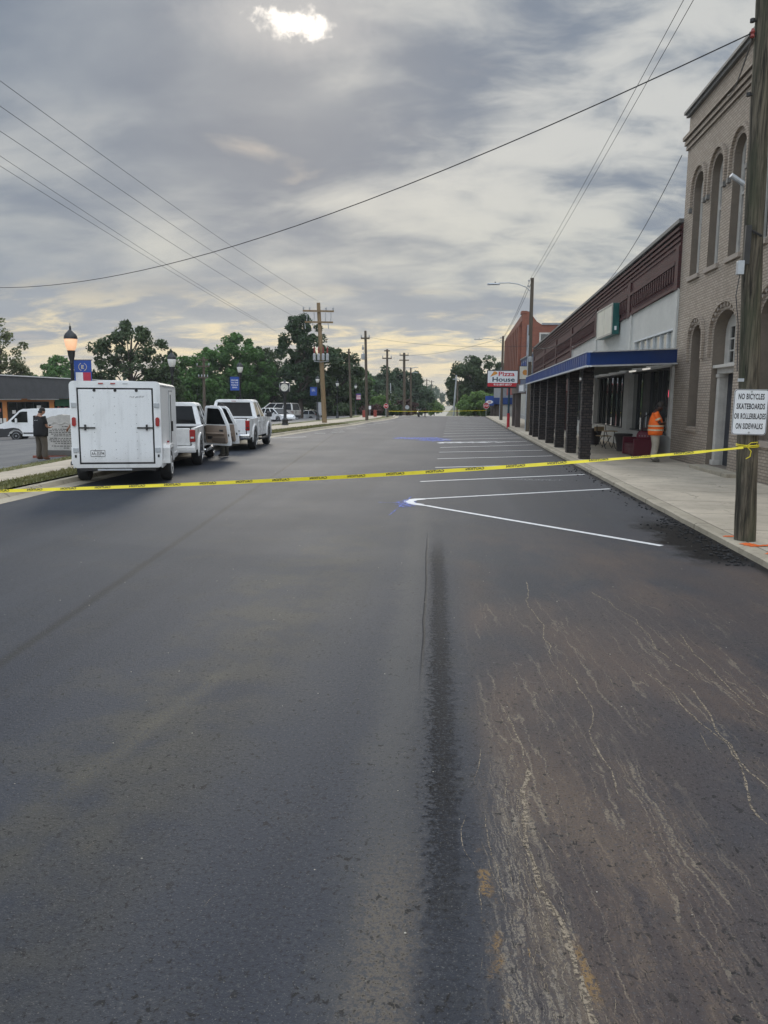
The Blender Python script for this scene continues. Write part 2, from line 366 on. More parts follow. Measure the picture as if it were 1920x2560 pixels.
    col = t.mix(zone*r2*br*0.36*t.ss(y, 7.0, 3.6, 0.55, 1.0), col, (0.24, 0.18, 0.125))
    col = t.mix(zone*r1*br*0.48*t.ss(y, 8.0, 4.0, 0.6, 1.0), col, (0.31, 0.26, 0.19))
    fan = t.ss((x - 0.32 - (2.9-y)*0.03 + (fine-0.5)*0.16).abs() - (2.9-y)*0.055, 0.19, 0.05)*t.ss(y, 4.7, 3.3)
    fr = net(34.0, 2.6, 0.045, 1.0, 1.1)
    col = t.mix(fan*t.ss(fine, 0.42, 0.62)*t.ss(grit2, 0.36, 0.56)*0.40, col, (0.150, 0.125, 0.096))
    col = t.mix(fan*fr*t.ss(grit2, 0.38, 0.56)*0.60, col, (0.30, 0.26, 0.205))
    oc = t.ss((x - 0.17 - (2.9-y)*0.05 + (grit3-0.5)*0.10).abs(), 0.04, 0.008)*t.ss(y, 2.1, 2.35)*t.ss(y, 3.2, 3.0)*t.ss(t.noise(o, 4.0, 3.0), 0.45, 0.52)
    oc = oc.max(t.ss((x - 0.49 - (2.5-y)*0.1 + (grit3-0.5)*0.08).abs(), 0.03, 0.006)*t.ss(y, 2.25, 2.4)*t.ss(y, 2.62, 2.5))
    col = t.mix(oc*t.ss(grit2, 0.42, 0.54)*0.75, col, (0.25, 0.145, 0.045))
    # clay wash bottom left of the joint
    bl = t.ss((jx + 0.20 + (grit3-0.5)*0.2).abs(), 0.17, 0.04)*t.ss(y, 3.4, 2.6)
    col = t.mix(bl*0.6*t.ss(grit2, 0.36, 0.62), col, (0.17, 0.135, 0.095))
    # chalky scuffs
    sc_ = t.ss(t.noise(t.comb(x*5.0, y*9.0), 1.0, 6.0, 0.7, 1.0), 0.62, 0.68)*t.ss((x-0.35).abs(), 0.5, 0.1)*t.ss((y-5.4).abs(), 0.9, 0.2)
    col = t.mix(sc_*t.ss(grit2, 0.34, 0.56)*0.6, col, (0.30, 0.30, 0.31))
    # wet tack along the right kerb
    tk = t.ss(x + (med-0.5)*1.2 + (fine-0.5)*0.5 + (grit3-0.5)*0.25, 2.75, 3.15)*t.ss(y + (med-0.5)*2.0, 13.4, 11.9)*t.ss(y, 9.0, 9.8)
    edge = t.ss(x + (med-0.5)*0.35, 3.50, 3.66)
    tar = tk.max(edge*0.85)
    col = t.mix(tar*0.95, col, (0.0035, 0.0035, 0.004))
    # stones: dark pits, pale chips
    vis = t.ss(y, 30.0, 5.0)*(1.0-tar)
    pit = t.noise(t.comb(x*26.0, y*19.0), 1.0, 3.0, 0.6, 0.4)
    col = t.mix(t.ss(pit, 0.60, 0.66)*t.ss(med, 0.36, 0.60)*0.92*t.ss(y, 20.0, 4.0), col, (0.0025, 0.0025, 0.003))
    chip = t.noise(o, 85.0, 2.0, 0.6)
    col = t.mix(t.ss(chip, 0.63, 0.70)*0.55*vis, col, (0.13, 0.13, 0.128))
    col = t.mix(t.ss(grit2, 0.54, 0.66)*0.9*vis, col, (0.005, 0.005, 0.006))
    col = t.mix(t.ss(grit2, 0.44, 0.34)*0.50*vis, col, (0.085, 0.084, 0.082))
    col = t.mix(t.ss(cell, 0.34, 0.05)*t.ss(grit, 0.53, 0.60)*0.7*vis, col, (0.20, 0.185, 0.16))
    b.inputs['Specular IOR Level'].default_value = 0.32
    t.put(b.inputs['Specular IOR Level'], 0.33 - tar*0.24 - dark*0.2)
    pset(t, b, Base_Color=col, Roughness=t.ss(big, 0.3, 0.7, 0.66, 0.71))
    h = grit*0.5 + grit2*0.9 - dark*grit2*1.6 - jl*1.5 + med*0.5 + tar*grit3*1.5
    pset(t, b, Normal=t.bump(h, 0.6, 0.010))
    return mt
M['asphalt'] = make_asphalt()
def make_lot():
    mt, t, b = newmat('lot_asphalt'); o = t.obj()
    n = t.noise(o, 0.5, 6.0, 0.6); n2 = t.noise(o, 30.0, 3.0)
    col = t.mix(t.ss(n, 0.35, 0.68), (0.075, 0.077, 0.083), (0.13, 0.128, 0.125))
    col = t.mix(t.ss(n2, 0.5, 0.7)*0.3, col, (0.04, 0.04, 0.042))
    pset(t, b, Base_Color=col, Roughness=0.75, Normal=t.bump(n2, 0.4, 0.01)); return mt
M['lot'] = make_lot()
def make_turf(name, g1, g2, dry):
    mt, t, b = newmat(name); o = t.obj()
    n = t.noise(o, 0.8, 6.0, 0.65); n2 = t.noise(o, 14.0, 5.0, 0.7)
    col = t.mix(t.ss(n2, 0.3, 0.7), g1, g2); col = t.mix(t.ss(n, 0.42, 0.66)*0.75, col, dry)
    pset(t, b, Base_Color=col, Roughness=0.95, Normal=t.bump(n2, 0.9, 0.03)); return mt
M['turf'] = make_turf('turf', (0.055, 0.068, 0.022), (0.13, 0.14, 0.045), (0.22, 0.19, 0.085))
M['field'] = make_turf('field', (0.06, 0.075, 0.028), (0.11, 0.12, 0.05), (0.15, 0.13, 0.07))
def leafmat(name, c1, c2, c3):
    mt, t, b = newmat(name); o = t.obj()
    n = t.noise(o, 0.55, 4.0, 0.6); n2 = t.noise(o, 5.0, 2.0, 0.6)
    col = t.mix(t.ss(n, 0.35, 0.66), c1, c2); col = t.mix(t.ss(n2, 0.52, 0.72)*0.7, col, c3)
    pset(t, b, Base_Color=col, Roughness=0.6)
    tr = t.n.new('ShaderNodeBsdfTranslucent'); t.l.new(col.s, tr.inputs[0])
    mx = t.n.new('ShaderNodeMixShader'); mx.inputs[0].default_value = 0.3
    t.l.new(b.outputs[0], mx.inputs[1]); t.l.new(tr.outputs[0], mx.inputs[2])
    t.l.new(mx.outputs[0], t.n['Material Output'].inputs[0]); return mt
M['leaf_green'] = leafmat('leaf_green', (0.053, 0.126, 0.028), (0.097, 0.210, 0.047), (0.143, 0.277, 0.070))
M['leaf_oak'] = leafmat('leaf_oak', (0.037, 0.067, 0.023), (0.062, 0.101, 0.035), (0.100, 0.112, 0.046))
M['leaf_pine'] = leafmat('leaf_pine', (0.027, 0.059, 0.023), (0.050, 0.092, 0.034), (0.069, 0.112, 0.046))
M['leaf_bright'] = leafmat('leaf_bright', (0.106, 0.189, 0.046), (0.150, 0.252, 0.065), (0.188, 0.280, 0.078))
M['leaf_autumn'] = leafmat('leaf_light', (0.088, 0.119, 0.046), (0.138, 0.154, 0.065), (0.188, 0.182, 0.078))
M['leaf_plum'] = leafmat('leaf_plum', (0.069, 0.034, 0.031), (0.100, 0.049, 0.039), (0.062, 0.056, 0.033))
M['leaf_far'] = leafmat('leaf_far', (0.048, 0.087, 0.044), (0.069, 0.115, 0.055), (0.094, 0.140, 0.065))
M['bark'] = mat('bark', (0.075, 0.06, 0.048), 0.95, var=0.3, vs=3, bump=0.6, bs=14)
M['grass_blade'] = leafmat('grass_blade', (0.11, 0.12, 0.038), (0.20, 0.19, 0.07), (0.31, 0.26, 0.13))
def spray(name, col, thr=0.5, sc=9.0, emis=0.0):
    # paint sprayed thinly on the ground: worn through by holes
    mt, t, b = newmat(name); o = t.obj()
    n = t.noise(o, sc, 6.0, 0.7); g = t.noise(o, 70.0, 3.0, 0.6)
    pset(t, b, Base_Color=t.mix(t.ss(n, 0.4, 0.7), tuple(c*0.8 for c in col), col), Roughness=0.7)
    pset(t, b, Alpha=t.ss(n*0.6+g*0.4, thr-0.06, thr+0.06)); return mt
M['orange_spray'] = spray('orange_spray', (0.95, 0.17, 0.02), 0.38)
M['blue_spray'] = spray('blue_spray', (0.10, 0.17, 0.66), 0.51, 9.0)
M['road_white'] = spray('road_white', (0.80, 0.80, 0.80), 0.30, 14.0)
M['line_white'] = mat('line_white', (0.72, 0.72, 0.72), 0.6, var=0.12, vs=6)
M['scuff_white'] = spray('scuff_white', (0.42, 0.42, 0.43), 0.54, 16.0)
M['sediment'] = spray('sediment', (0.26, 0.21, 0.15), 0.485, 46.0)
M['sediment_orange'] = spray('sediment_orange', (0.27, 0.165, 0.06), 0.50, 40.0)

# ------------------------------------------------------------------ mesh helpers
def font_mesh(body, bold=0.0, space=1.0):
    cu = bpy.data.curves.new('t', 'FONT'); cu.body = body; cu.size = 1.0; cu.offset = bold; cu.align_x = 'CENTER'
    cu.space_character = space; cu.resolution_u = 3
    ob = bpy.data.objects.new('t', cu); COL.objects.link(ob); bpy.context.view_layer.update()
    me = bpy.data.meshes.new_from_object(ob.evaluated_get(bpy.context.evaluated_depsgraph_get()))
    vs = [v.co.copy() for v in me.vertices]; fs = [list(p.vertices) for p in me.polygons]
    bpy.data.objects.remove(ob); bpy.data.curves.remove(cu); bpy.data.meshes.remove(me)
    return vs, fs
def plate_mesh(outline, holes, depth):
    cu = bpy.data.curves.new('p', 'CURVE'); cu.dimensions = '2D'; cu.fill_mode = 'BOTH'; cu.extrude = depth/2
    for poly in [outline]+list(holes):
        sp = cu.splines.new('POLY'); sp.points.add(len(poly)-1); sp.use_cyclic_u = True
        for p, q in zip(sp.points, poly): p.co = (q[0], q[1], 0, 1)
    ob = bpy.data.objects.new('p', cu); COL.objects.link(ob); bpy.context.view_layer.update()
    me = bpy.data.meshes.new_from_object(ob.evaluated_get(bpy.context.evaluated_depsgraph_get()))
    vs = [v.co.copy() for v in me.vertices]; fs = [list(p.vertices) for p in me.polygons]
    bpy.data.objects.remove(ob); bpy.data.curves.remove(cu); bpy.data.meshes.remove(me)
    return vs, fs
AX_YZ = Matrix(((0, 0, 1, 0), (1, 0, 0, 0), (0, 1, 0, 0), (0, 0, 0, 1)))     # plate (a,b,depth) -> (x=depth, y=a, z=b)
AX_XZ = Matrix(((1, 0, 0, 0), (0, 0, -1, 0), (0, 1, 0, 0), (0, 0, 0, 1)))    # plate -> (x=a, y=-depth, z=b)
def T(x, y, z): return Matrix.Translation((x, y, z))
def RZ(a): return Matrix.Rotation(a, 4, 'Z')
def RX(a): return Matrix.Rotation(a, 4, 'X')
def RY(a): return Matrix.Rotation(a, 4, 'Y')

class MB:
    def __init__(s): s.v = []; s.f = []; s.mi = []; s.cur = 0; s.X = Matrix.Identity(4)
    def add(s, vs, fs, X=None):
        b = len(s.v); X = s.X @ X if X is not None else s.X
        s.v += [X @ Vector(v) for v in vs]; s.f += [[i+b for i in f] for f in fs]; s.mi += [s.cur]*len(fs); return s
    def box(s, x0, x1, y0, y1, z0, z1, X=None):
        vs = [(x, y, z) for z in (z0, z1) for y in (y0, y1) for x in (x0, x1)]
        return s.add(vs, [(0, 2, 3, 1), (4, 5, 7, 6), (0, 1, 5, 4), (2, 6, 7, 3), (0, 4, 6, 2), (1, 3, 7, 5)], X)
    def cbox(s, c, d, X=None):
        return s.box(c[0]-d[0]/2, c[0]+d[0]/2, c[1]-d[1]/2, c[1]+d[1]/2, c[2]-d[2]/2, c[2]+d[2]/2, X)
    def hexa(s, bottom, top):
        n = len(bottom); vs = list(bottom)+list(top)
        fs = [list(range(n))[::-1], list(range(n, 2*n))]+[[i, (i+1) % n, n+(i+1) % n, n+i] for i in range(n)]
        return s.add(vs, fs)
    def tube(s, pts, rad, n=8, cap=True, ry=None):
        pts = [Vector(p) for p in pts]; k = len(pts)
        rad = [rad]*k if not isinstance(rad, (list, tuple)) else rad
        vs = []; fs = []; side = None
        for i, p in enumerate(pts):
            d = (pts[min(i+1, k-1)]-pts[max(i-1, 0)]).normalized()
            if side is None: side = d.orthogonal().normalized()
            side = (side - d*side.dot(d))
            side = side.normalized() if side.length > 1e-6 else d.orthogonal().normalized()
            o = d.cross(side)
            for j in range(n):
                a = 2*math.pi*j/n
                vs.append(p + side*math.cos(a)*rad[i] + o*math.sin(a)*rad[i])
        for i in range(k-1):
            for j in range(n): fs.append([i*n+j, i*n+(j+1) % n, (i+1)*n+(j+1) % n, (i+1)*n+j])
        if cap: fs.append(list(range(n))[::-1]); fs.append([(k-1)*n+j for j in range(n)])
        return s.add(vs, fs)
    def lathe(s, prof, c=(0, 0, 0), n=16, X=None):
        vs = [(c[0]+r*math.cos(2*math.pi*j/n), c[1]+r*math.sin(2*math.pi*j/n), c[2]+z) for r, z in prof for j in range(n)]
        k = len(prof); fs = [[i*n+j, i*n+(j+1) % n, (i+1)*n+(j+1) % n, (i+1)*n+j] for i in range(k-1) for j in range(n)]
        fs.append(list(range(n))[::-1]); fs.append([(k-1)*n+j for j in range(n)])
        return s.add(vs, fs, X)
    def rings(s, rings, cap=True, closed=True):
        n = len(rings[0]); vs = [p for r in rings for p in r]; k = len(rings)
        m_ = n if closed else n-1
        fs = [[i*n+j, i*n+(j+1) % n, (i+1)*n+(j+1) % n, (i+1)*n+j] for i in range(k-1) for j in range(m_)]
        if cap: fs.append(list(range(n))[::-1]); fs.append([(k-1)*n+j for j in range(n)])
        return s.add(vs, fs)
    def plate(s, outline, holes, depth, X): vs, fs = plate_mesh(outline, holes, depth); return s.add(vs, fs, X)
    def text(s, body, w_, h_, X, bold=0.0, keep=False, space=1.0):
        vs, fs = font_mesh(body, bold, space)
        x0 = min(v.x for v in vs); x1 = max(v.x for v in vs); y0 = min(v.y for v in vs); y1 = max(v.y for v in vs)
        sx = w_/(x1-x0); sy = h_/(y1-y0)
        if keep: sx = sy = min(sx, sy)
        return s.add([((v.x-(x0+x1)/2)*sx, (v.y-(y0+y1)/2)*sy, 0) for v in vs], fs, X)
    def ell(s, c, r, X=None, n=12, k=8):
        vs = [(c[0], c[1], c[2]-r[2])]
        for i in range(1, k):
            a = math.pi*i/k - math.pi/2
            for j in range(n):
                b = 2*math.pi*j/n; vs.append((c[0]+r[0]*math.cos(a)*math.cos(b), c[1]+r[1]*math.cos(a)*math.sin(b), c[2]+r[2]*math.sin(a)))
        vs.append((c[0], c[1], c[2]+r[2])); L = len(vs)-1
        fs = [[0, 1+(j+1) % n, 1+j] for j in range(n)]
        for i in range(k-2):
            for j in range(n): fs.append([1+i*n+j, 1+i*n+(j+1) % n, 1+(i+1)*n+(j+1) % n, 1+(i+1)*n+j])
        fs += [[L, 1+(k-2)*n+j, 1+(k-2)*n+(j+1) % n] for j in range(n)]
        return s.add(vs, fs, X)
    def build(s, name, mats, parent=None, bevel=0.0, smooth=False, seg=2):
        me = bpy.data.meshes.new(name); me.from_pydata([tuple(v) for v in s.v], [], s.f)
        if not isinstance(mats, (list, tuple)): mats = [mats]
        for mt in mats: me.materials.append(mt)
        if len(mats) > 1: me.polygons.foreach_set('material_index', s.mi)
        bm = bmesh.new(); bm.from_mesh(me); bmesh.ops.recalc_face_normals(bm, faces=bm.faces); bm.to_mesh(me); bm.free()
        if smooth:
            me.polygons.foreach_set('use_smooth', [True]*len(me.polygons))
        me.update()
        o = bpy.data.objects.new(name, me); COL.objects.link(o)
        if parent: o.parent = parent
        if bevel:
            b = o.modifiers.new('bevel', 'BEVEL'); b.width = bevel; b.segments = seg; b.limit_method = 'ANGLE'; b.angle_limit = R(40)
        return o
def smooth_by_angle(o, deg=40):
    me = o.data; me.polygons.foreach_set('use_smooth', [True]*len(me.polygons))
    bm = bmesh.new(); bm.from_mesh(me)
    for e in bm.edges:
        if len(e.link_faces) == 2 and e.calc_face_angle(0) > R(deg): e.smooth = False
    bm.to_mesh(me); bm.free(); return o

def thing(name, label, cat, loc=(0, 0, 0), rz=0.0, group=None):
    o = bpy.data.objects.new(name, None); COL.objects.link(o); o.empty_display_size = 0.2
    o.location = loc; o.rotation_euler = (0, 0, rz); o['label'] = label; o['category'] = cat
    if group: o['group'] = group
    return o
def tag(o, label, cat, group=None):
    o['label'] = label; o['category'] = cat
    if group: o['group'] = group
    return o
def struct(o): o['kind'] = 'structure'; return o
def stuff(o, label=None): 
    o['kind'] = 'stuff'
    if label: o['label'] = label
    return o
def dup(root, loc, rz=0.0, label=None, group=None, scale=None):
    r = root.copy(); COL.objects.link(r); r.location = loc; r.rotation_euler = (0, 0, rz)
    if label: r['label'] = label
    if group: r['group'] = group
    if scale: r.scale = scale
    for ch in list(root.children):
        c = ch.copy(); COL.objects.link(c); c.parent = r
        for g in list(ch.children):
            d = g.copy(); COL.objects.link(d); d.parent = c
    return r

# ------------------------------------------------------------------ ground
def sstep(x, a, b):
    t = max(0.0, min(1.0, (x-a)/(b-a))); return t*t*(3-2*t)
def far_z(Y):
    return -2.4*sstep(Y, 87.5, 150) - 1.4*max(0, min(1, (Y-200)/400)) - 30*sstep(Y, 640, 1400)
def kerb_left(Y):
    P = [(-60, -8.55), (8, -8.5), (14, -8.5), (20, -8.62), (30, -9.1), (38, -9.12), (43.4, -8.66), (48.6, -8.2), (56.6, -7.3), (64, -6.95), (70, -6.25), (74, -5.95), (79, -5.85), (86.3, -6.3), (2000, -6.3)]
    for (a, xa), (b, xb) in zip(P, P[1:]):
        if a <= Y <= b: return xa+(xb-xa)*(Y-a)/(b-a)
def left_z(X, Y):
    t = max(0.0, kerb_left(Y)-0.3-X)
    t = max(0.0, t-4.8*sstep(Y, 28, 38))
    z = 0.10-0.068*t-0.003*max(0, min(Y, 95)-45)
    return max(z, -1.3) + far_z(Y)
def gz(X, Y):
    if X < kerb_left(Y): return left_z(X, Y)
    if X > 3.75: return 0.06 + far_z(Y)
    return far_z(Y)
def on(px, py, lift=0.0):
    # where the sight line through a pixel meets the left-hand ground
    d = ray(px, py); t = 5.0
    while t < 700:
        p = EYE+d*t
        if p.z <= left_z(p.x, p.y)+lift: return p
        t += 0.05
    return p
def grid(name, xs, ys, zf, mt):
    b = MB(); n = len(xs)
    b.add([(x, y, zf(x, y)) for y in ys for x in xs], [[j*n+i, j*n+i+1, (j+1)*n+i+1, (j+1)*n+i] for j in range(len(ys)-1) for i in range(n-1)])
    return b.build(name, mt, smooth=True)
def strip(name, ys, xa, xb, zf, mt, k=1, thick=0.0):
    b = MB()
    rows = [[(xa(y)+(xb(y)-xa(y))*i/k, y) for i in range(k+1)] for y in ys]
    b.add([(x, y, zf(x, y)) for r in rows for x, y in r], [[j*(k+1)+i, j*(k+1)+i+1, (j+1)*(k+1)+i+1, (j+1)*(k+1)+i] for j in range(len(ys)-1) for i in range(k)])
    return b.build(name, mt)
yfar = [-60, -20, 0, 10, 15, 20, 25, 30, 35, 40, 45, 50, 55, 60, 65, 70, 75, 80, 85, 88, 92, 97, 103, 110, 120, 130, 140, 150, 160, 170, 190, 210, 230, 260, 300, 350, 400, 450, 500, 560, 640, 760, 900, 1100, 1500]
struct(grid('ground', [-420, -260, -160, -110, -80, -60, -45, -35, -28, -22, -18, -15, -12.5, -11, -9.5, -8.4, -5, 0, 3.6, 3.9, 12, 25, 60, 120, 260, 420], yfar,
            lambda x, y: (left_z(x, y) if x < kerb_left(y)-0.2 else (0.0 if x > 3.75 else -0.05)+far_z(y)) - 0.06, M['field']))
# the road, laid as one sheet from kerb to kerb
ysr = [-30, -10, 0, 5, 8, 14, 20, 30, 38, 43.4, 48.6, 56.6, 64, 70, 74, 79, 86.3]
struct(strip('road', ysr, lambda y: kerb_left(y)-0.05, lambda y: 3.76, lambda x, y: 0.0, M['asphalt'], 2))
b = MB(); b.add([(-14, 84.5, -0.10), (-6.3, 84.5, -0.003), (4.1, 84.5, -0.003), (4.1, 88.3, -0.004), (-6.3, 88.3, -0.004), (-14, 88.3, -0.12)], [(0, 1, 4, 5), (1, 2, 3, 4)])
struct(b.build('cross_street', M['lot']))
yl = [v for v in yfar if 5 <= v <= 170]
ylq = [5+i*1.5 for i in range(55)]
struct(strip('parking_lot', yl, lambda y: -120.0, lambda y: kerb_left(y)-3.4, lambda x, y: left_z(x, y)+0.012, M['lot'], 24))
struct(strip('grass_verge', ylq, lambda y: kerb_left(y)-1.5, lambda y: kerb_left(y)-0.32, lambda x, y: left_z(x, y)+0.02, M['turf'], 2))
def walk_in(y): return kerb_left(y)-1.42
def walk_out(y): return kerb_left(y)-3.35-(0.4*sstep(y, 18, 30))
struct(strip('sidewalk_left', ylq, walk_out, walk_in, lambda x, y: left_z(x, y)+0.035, M['left_walk'], 1))
struct(strip('lot_verge', [12+i*2 for i in range(39)], lambda y: walk_out(y)-0.9, lambda y: walk_out(y)+0.03, lambda x, y: left_z(x, y)+0.03, M['turf'], 1))
def kerb_mesh(name, ys, xin, w0, w1, h, side):
    # gutter pan rising to a kerb: profile swept along the road edge
    bm_ = MB(); rr = []
    for y in ys:
        x = xin(y); s_ = side
        rr.append([(x - s_*0.38, y, 0.004), (x - s_*0.02, y, 0.012), (x + s_*0.05, y, h), (x + s_*0.17, y, h+0.006), (x + s_*0.17, y, -0.2), (x - s_*0.38, y, -0.2)])
    bm_.rings(rr); return struct(bm_.build(name, M['kerb']))
kerb_mesh('kerb_left', [2, 5, 8, 11, 14, 17, 20, 25, 30, 34, 38, 41, 43.4, 46, 48.6, 52, 56.6, 60, 64, 67, 70, 72, 74, 79, 83, 86.3], lambda y: kerb_left(y)-0.02, 0, 0, 0.105, -1)
bm_ = MB(); rr = []
random.seed(2)
for i in range(0, 180):
    y = -10+i*0.54; j = random.uniform(-0.008, 0.008)
    rr.append([(3.72+j, y, -0.1), (3.725+j, y, 0.07+j*0.5), (3.765+j*0.6, y, 0.092+j*0.4), (3.93, y, 0.094), (3.93, y, -0.1)])
bm_.rings(rr); struct(bm_.build('kerb_right', M['kerb']))
struct(strip('sidewalk_right', [-12, 0, 5, 10, 15, 20, 25, 30, 40, 60, 87], lambda y: 3.935, lambda y: 7.6, lambda x, y: 0.09-0.012*max(0, x-3.935), M['sidewalk'], 3))
# the concrete road beyond the end of the new asphalt
def frc(y): return -5.3 + (y-200)*0.0066 if y > 200 else -5.3+(200-y)*0.028
struct(strip('concrete_road', [v for v in yfar if 88 <= v <= 760], lambda y: frc(y)-3.6, lambda y: frc(y)+3.6, lambda x, y: far_z(y)+0.03-0.05, M['far_road'], 1))
struct(strip('far_sidewalk', [v for v in yfar if 88 <= v <= 300], lambda y: frc(y)-9.2-0.02*(y-88), lambda y: frc(y)-7.6-0.02*(y-88), lambda x, y: left_z(x, y)+0.04, M['left_walk'], 1))

# ------------------------------------------------------------------ painted marks on the road
def line(name, a, c, wd, z=0.004, mt='road_white'):
    a = Vector((*a, 0)); c = Vector((*c, 0)); d = (c-a).normalized(); o = Vector((-d.y, d.x, 0))*wd/2
    bm = MB(); n = max(1, int((c-a).length/0.5)); vs = []
    for i in range(n+1):
        p = a+(c-a)*i/n; vs += [p-o+Vector((0, 0, z)), p+o+Vector((0, 0, z))]
    bm.add(vs, [[2*i, 2*i+2, 2*i+3, 2*i+1] for i in range(n)]); return struct(bm.build(name, M[mt]))
def poly_line(name, pts, wd, z=0.004, mt='road_white'):
    pts = [Vector((p[0], p[1], 0)) for p in pts]; bm = MB(); vs = []
    for i, p in enumerate(pts):
        d = (pts[min(i+1, len(pts)-1)]-pts[max(0, i-1)]).normalized(); o = Vector((-d.y, d.x, 0))*wd/2
        vs += [p-o+Vector((0, 0, z)), p+o+Vector((0, 0, z))]
    bm.add(vs, [[2*i, 2*i+2, 2*i+3, 2*i+1] for i in range(len(pts)-1)]); return struct(bm.build(name, M[mt]))
nose = [(-0.55, 14.72)]
pts = [(3.52, 17.3)] + [(3.52+(-0.46-3.52)*i/8, 17.3+(15.03-17.3)*i/8) for i in range(1, 9)]
for k in range(1, 8):
    a = R(112)+R(136)*k/8; pts.append((-0.40+0.44*math.cos(a), 14.56+0.50*math.sin(a)))
pts += [(-0.42, 14.02), (-0.18, 13.74), (0.15, 13.40)] + [(0.15+(2.86-0.15)*i/8, 13.40+(10.52-13.40)*i/8) for i in range(1, 9)]
poly_line('parking_marking', pts, 0.105)
poly_line('parking_marking', [(-0.52, 14.96), (-0.70, 14.80), (-0.78, 14.56), (-0.72, 14.32), (-0.52, 14.12)], 0.16, 0.006)
ends = [(20.58, 18.17), (23.87, 22.0), (27.17, 25.12), (30.1, 28.25), (33.68, 31.06), (36.4, 34.1), (39.6, 37.2), (42.8, 40.4), (46, 43.6), (49.3, 46.9), (52.6, 50.2), (56, 53.6), (59.5, 57.1), (63, 60.6), (66.6, 64.2), (70.4, 68.0), (74.4, 72.0), (78.4, 76.2), (82, 80)]
for i, (yr, yl_) in enumerate(ends):
    line('parking_marking', (-0.45 if i else -0.72, yl_), (3.5, yr), 0.105, 0.004 if yr < 25 else 0.012, 'line_white')
# hatched bay
poly_line('parking_marking', [(1.6, 35.1), (-0.38, 34.75), (-0.52, 34.5), (-0.38, 34.2)], 0.3, 0.006)
line('parking_marking', (-0.35, 35.2), (1.9, 36.0), 0.10, 0.006)
for i in range(5): line('parking_marking', (-0.2+i*0.55, 34.25+i*0.2), (0.45+i*0.55, 35.35+i*0.18), 0.09, 0.008)
for i, (x, y) in enumerate([(-7.02, 42.29), (-6.69, 46.78), (-6.31, 50.1), (-6.03, 53.71), (-5.73, 57.07), (-5.53, 60.17), (-5.24, 63.18), (-5.08, 66.18), (-4.5, 71), (-4.2, 76), (-3.8, 81)]):
    line('lane_marking', (x-0.55, y-0.02), (x+0.05, y+0.12), 0.12, 0.012, 'line_white')
line('lane_marking', (-8.7, 36.9), (-7.3, 38.4), 0.12); line('lane_marking', (-6.9, 43.9), (-6.2, 44.6), 0.12)
for (x, y, l_) in [(-5.9, 19.2, 0.6), (-5.2, 20.1, 0.5), (-4.4, 19.9, 0.5), (-3.9, 22.5, 0.3)]: line('paint_scuff', (x-l_/2, y), (x+l_/2, y+0.05), 0.035, mt='scuff_white')
# chalk spray and sprayed survey marks
def blot(name, cx, cy, rx, ry, mt, seed, z=0.006, n=40, ang=0.0):
    rnd = random.Random(seed); bm = MB(); vs = [(cx, cy, z)]
    for i in range(n):
        a = 2*math.pi*i/n; k = rnd.uniform(0.62, 1.1)
        ex, ey = rx*k*math.cos(a), ry*k*math.sin(a)
        vs.append((cx+ex*math.cos(ang)-ey*math.sin(ang), cy+ex*math.sin(ang)+ey*math.cos(ang), z))
    bm.add(vs, [[0, 1+i, 1+(i+1) % n] for i in range(n)]); return struct(bm.build(name, M[mt]))
line('chalk_line', (-1.02, 12.75), (-0.78, 15.3), 0.03, 0.0065, 'blue_spray'); line('chalk_line', (-1.35, 14.35), (-0.5, 14.3), 0.03, 0.007, 'blue_spray')
blot('chalk_spray', -0.82, 14.3, 0.22, 0.55, 'blue_spray', 3, 0.0055)
blot('chalk_spray', -1.5, 38.2, 1.5, 1.2, 'blue_spray', 4); blot('chalk_spray', -0.9, 36.6, 0.9, 0.9, 'blue_spray', 5)
for i, (x, y, rx, ry) in enumerate([(1.9, 19.0, 0.9, 0.18), (2.2, 35.9, 1.2, 0.7)]):
    blot('paint_scuff', x, y, rx, ry, 'scuff_white', 20+i, 0.0045)
for i, (x, y, rx, ry, a) in enumerate([(3.85, 10.85, 0.10, 0.06, 0.3), (3.90, 10.22, 0.12, 0.14, 0.3), (4.10, 10.20, 0.14, 0.05, 0.2), (4.02, 9.72, 0.24, 0.045, 0.55), (4.2, 9.55, 0.22, 0.04, 0.1), (3.97, 9.35, 0.18, 0.04, 0.9)]):
    blot('survey_marking', x, y, rx, ry, 'orange_spray', 50+i, 0.0985+i*0.0008, ang=a)
# sediment washed down the road: branching rivulets lying on the asphalt
rnd = random.Random(11)
sd_ = MB()
def rivulet(x, y, length, wd, drift, branch, mt_i):
    n = int(length/0.035); pts = []
    vx = 0.0
    for i in range(n):
        vx = vx*0.72 + rnd.uniform(-0.0065, 0.0065); x += vx + drift*0.035; y -= 0.035
        if y < 1.6: break
        pts.append((x, y))
        if branch and rnd.random() < branch:
            rivulet(x, y, rnd.uniform(0.06, 0.22), wd*0.35, rnd.choice((-1, 1))*rnd.uniform(0.3, 0.9), 0, mt_i)
    if len(pts) < 3: return
    sd_.cur = mt_i; vs = []
    for i, (px_, py_) in enumerate(pts):
        tp = min(1, i/3, (len(pts)-1-i)/4)*rnd.uniform(0.5, 1.3)*wd/2
        vs += [(px_-tp, py_, 0.002), (px_+tp, py_, 0.002)]
    sd_.add(vs, [[2*i, 2*i+2, 2*i+3, 2*i+1] for i in range(len(pts)-1)])
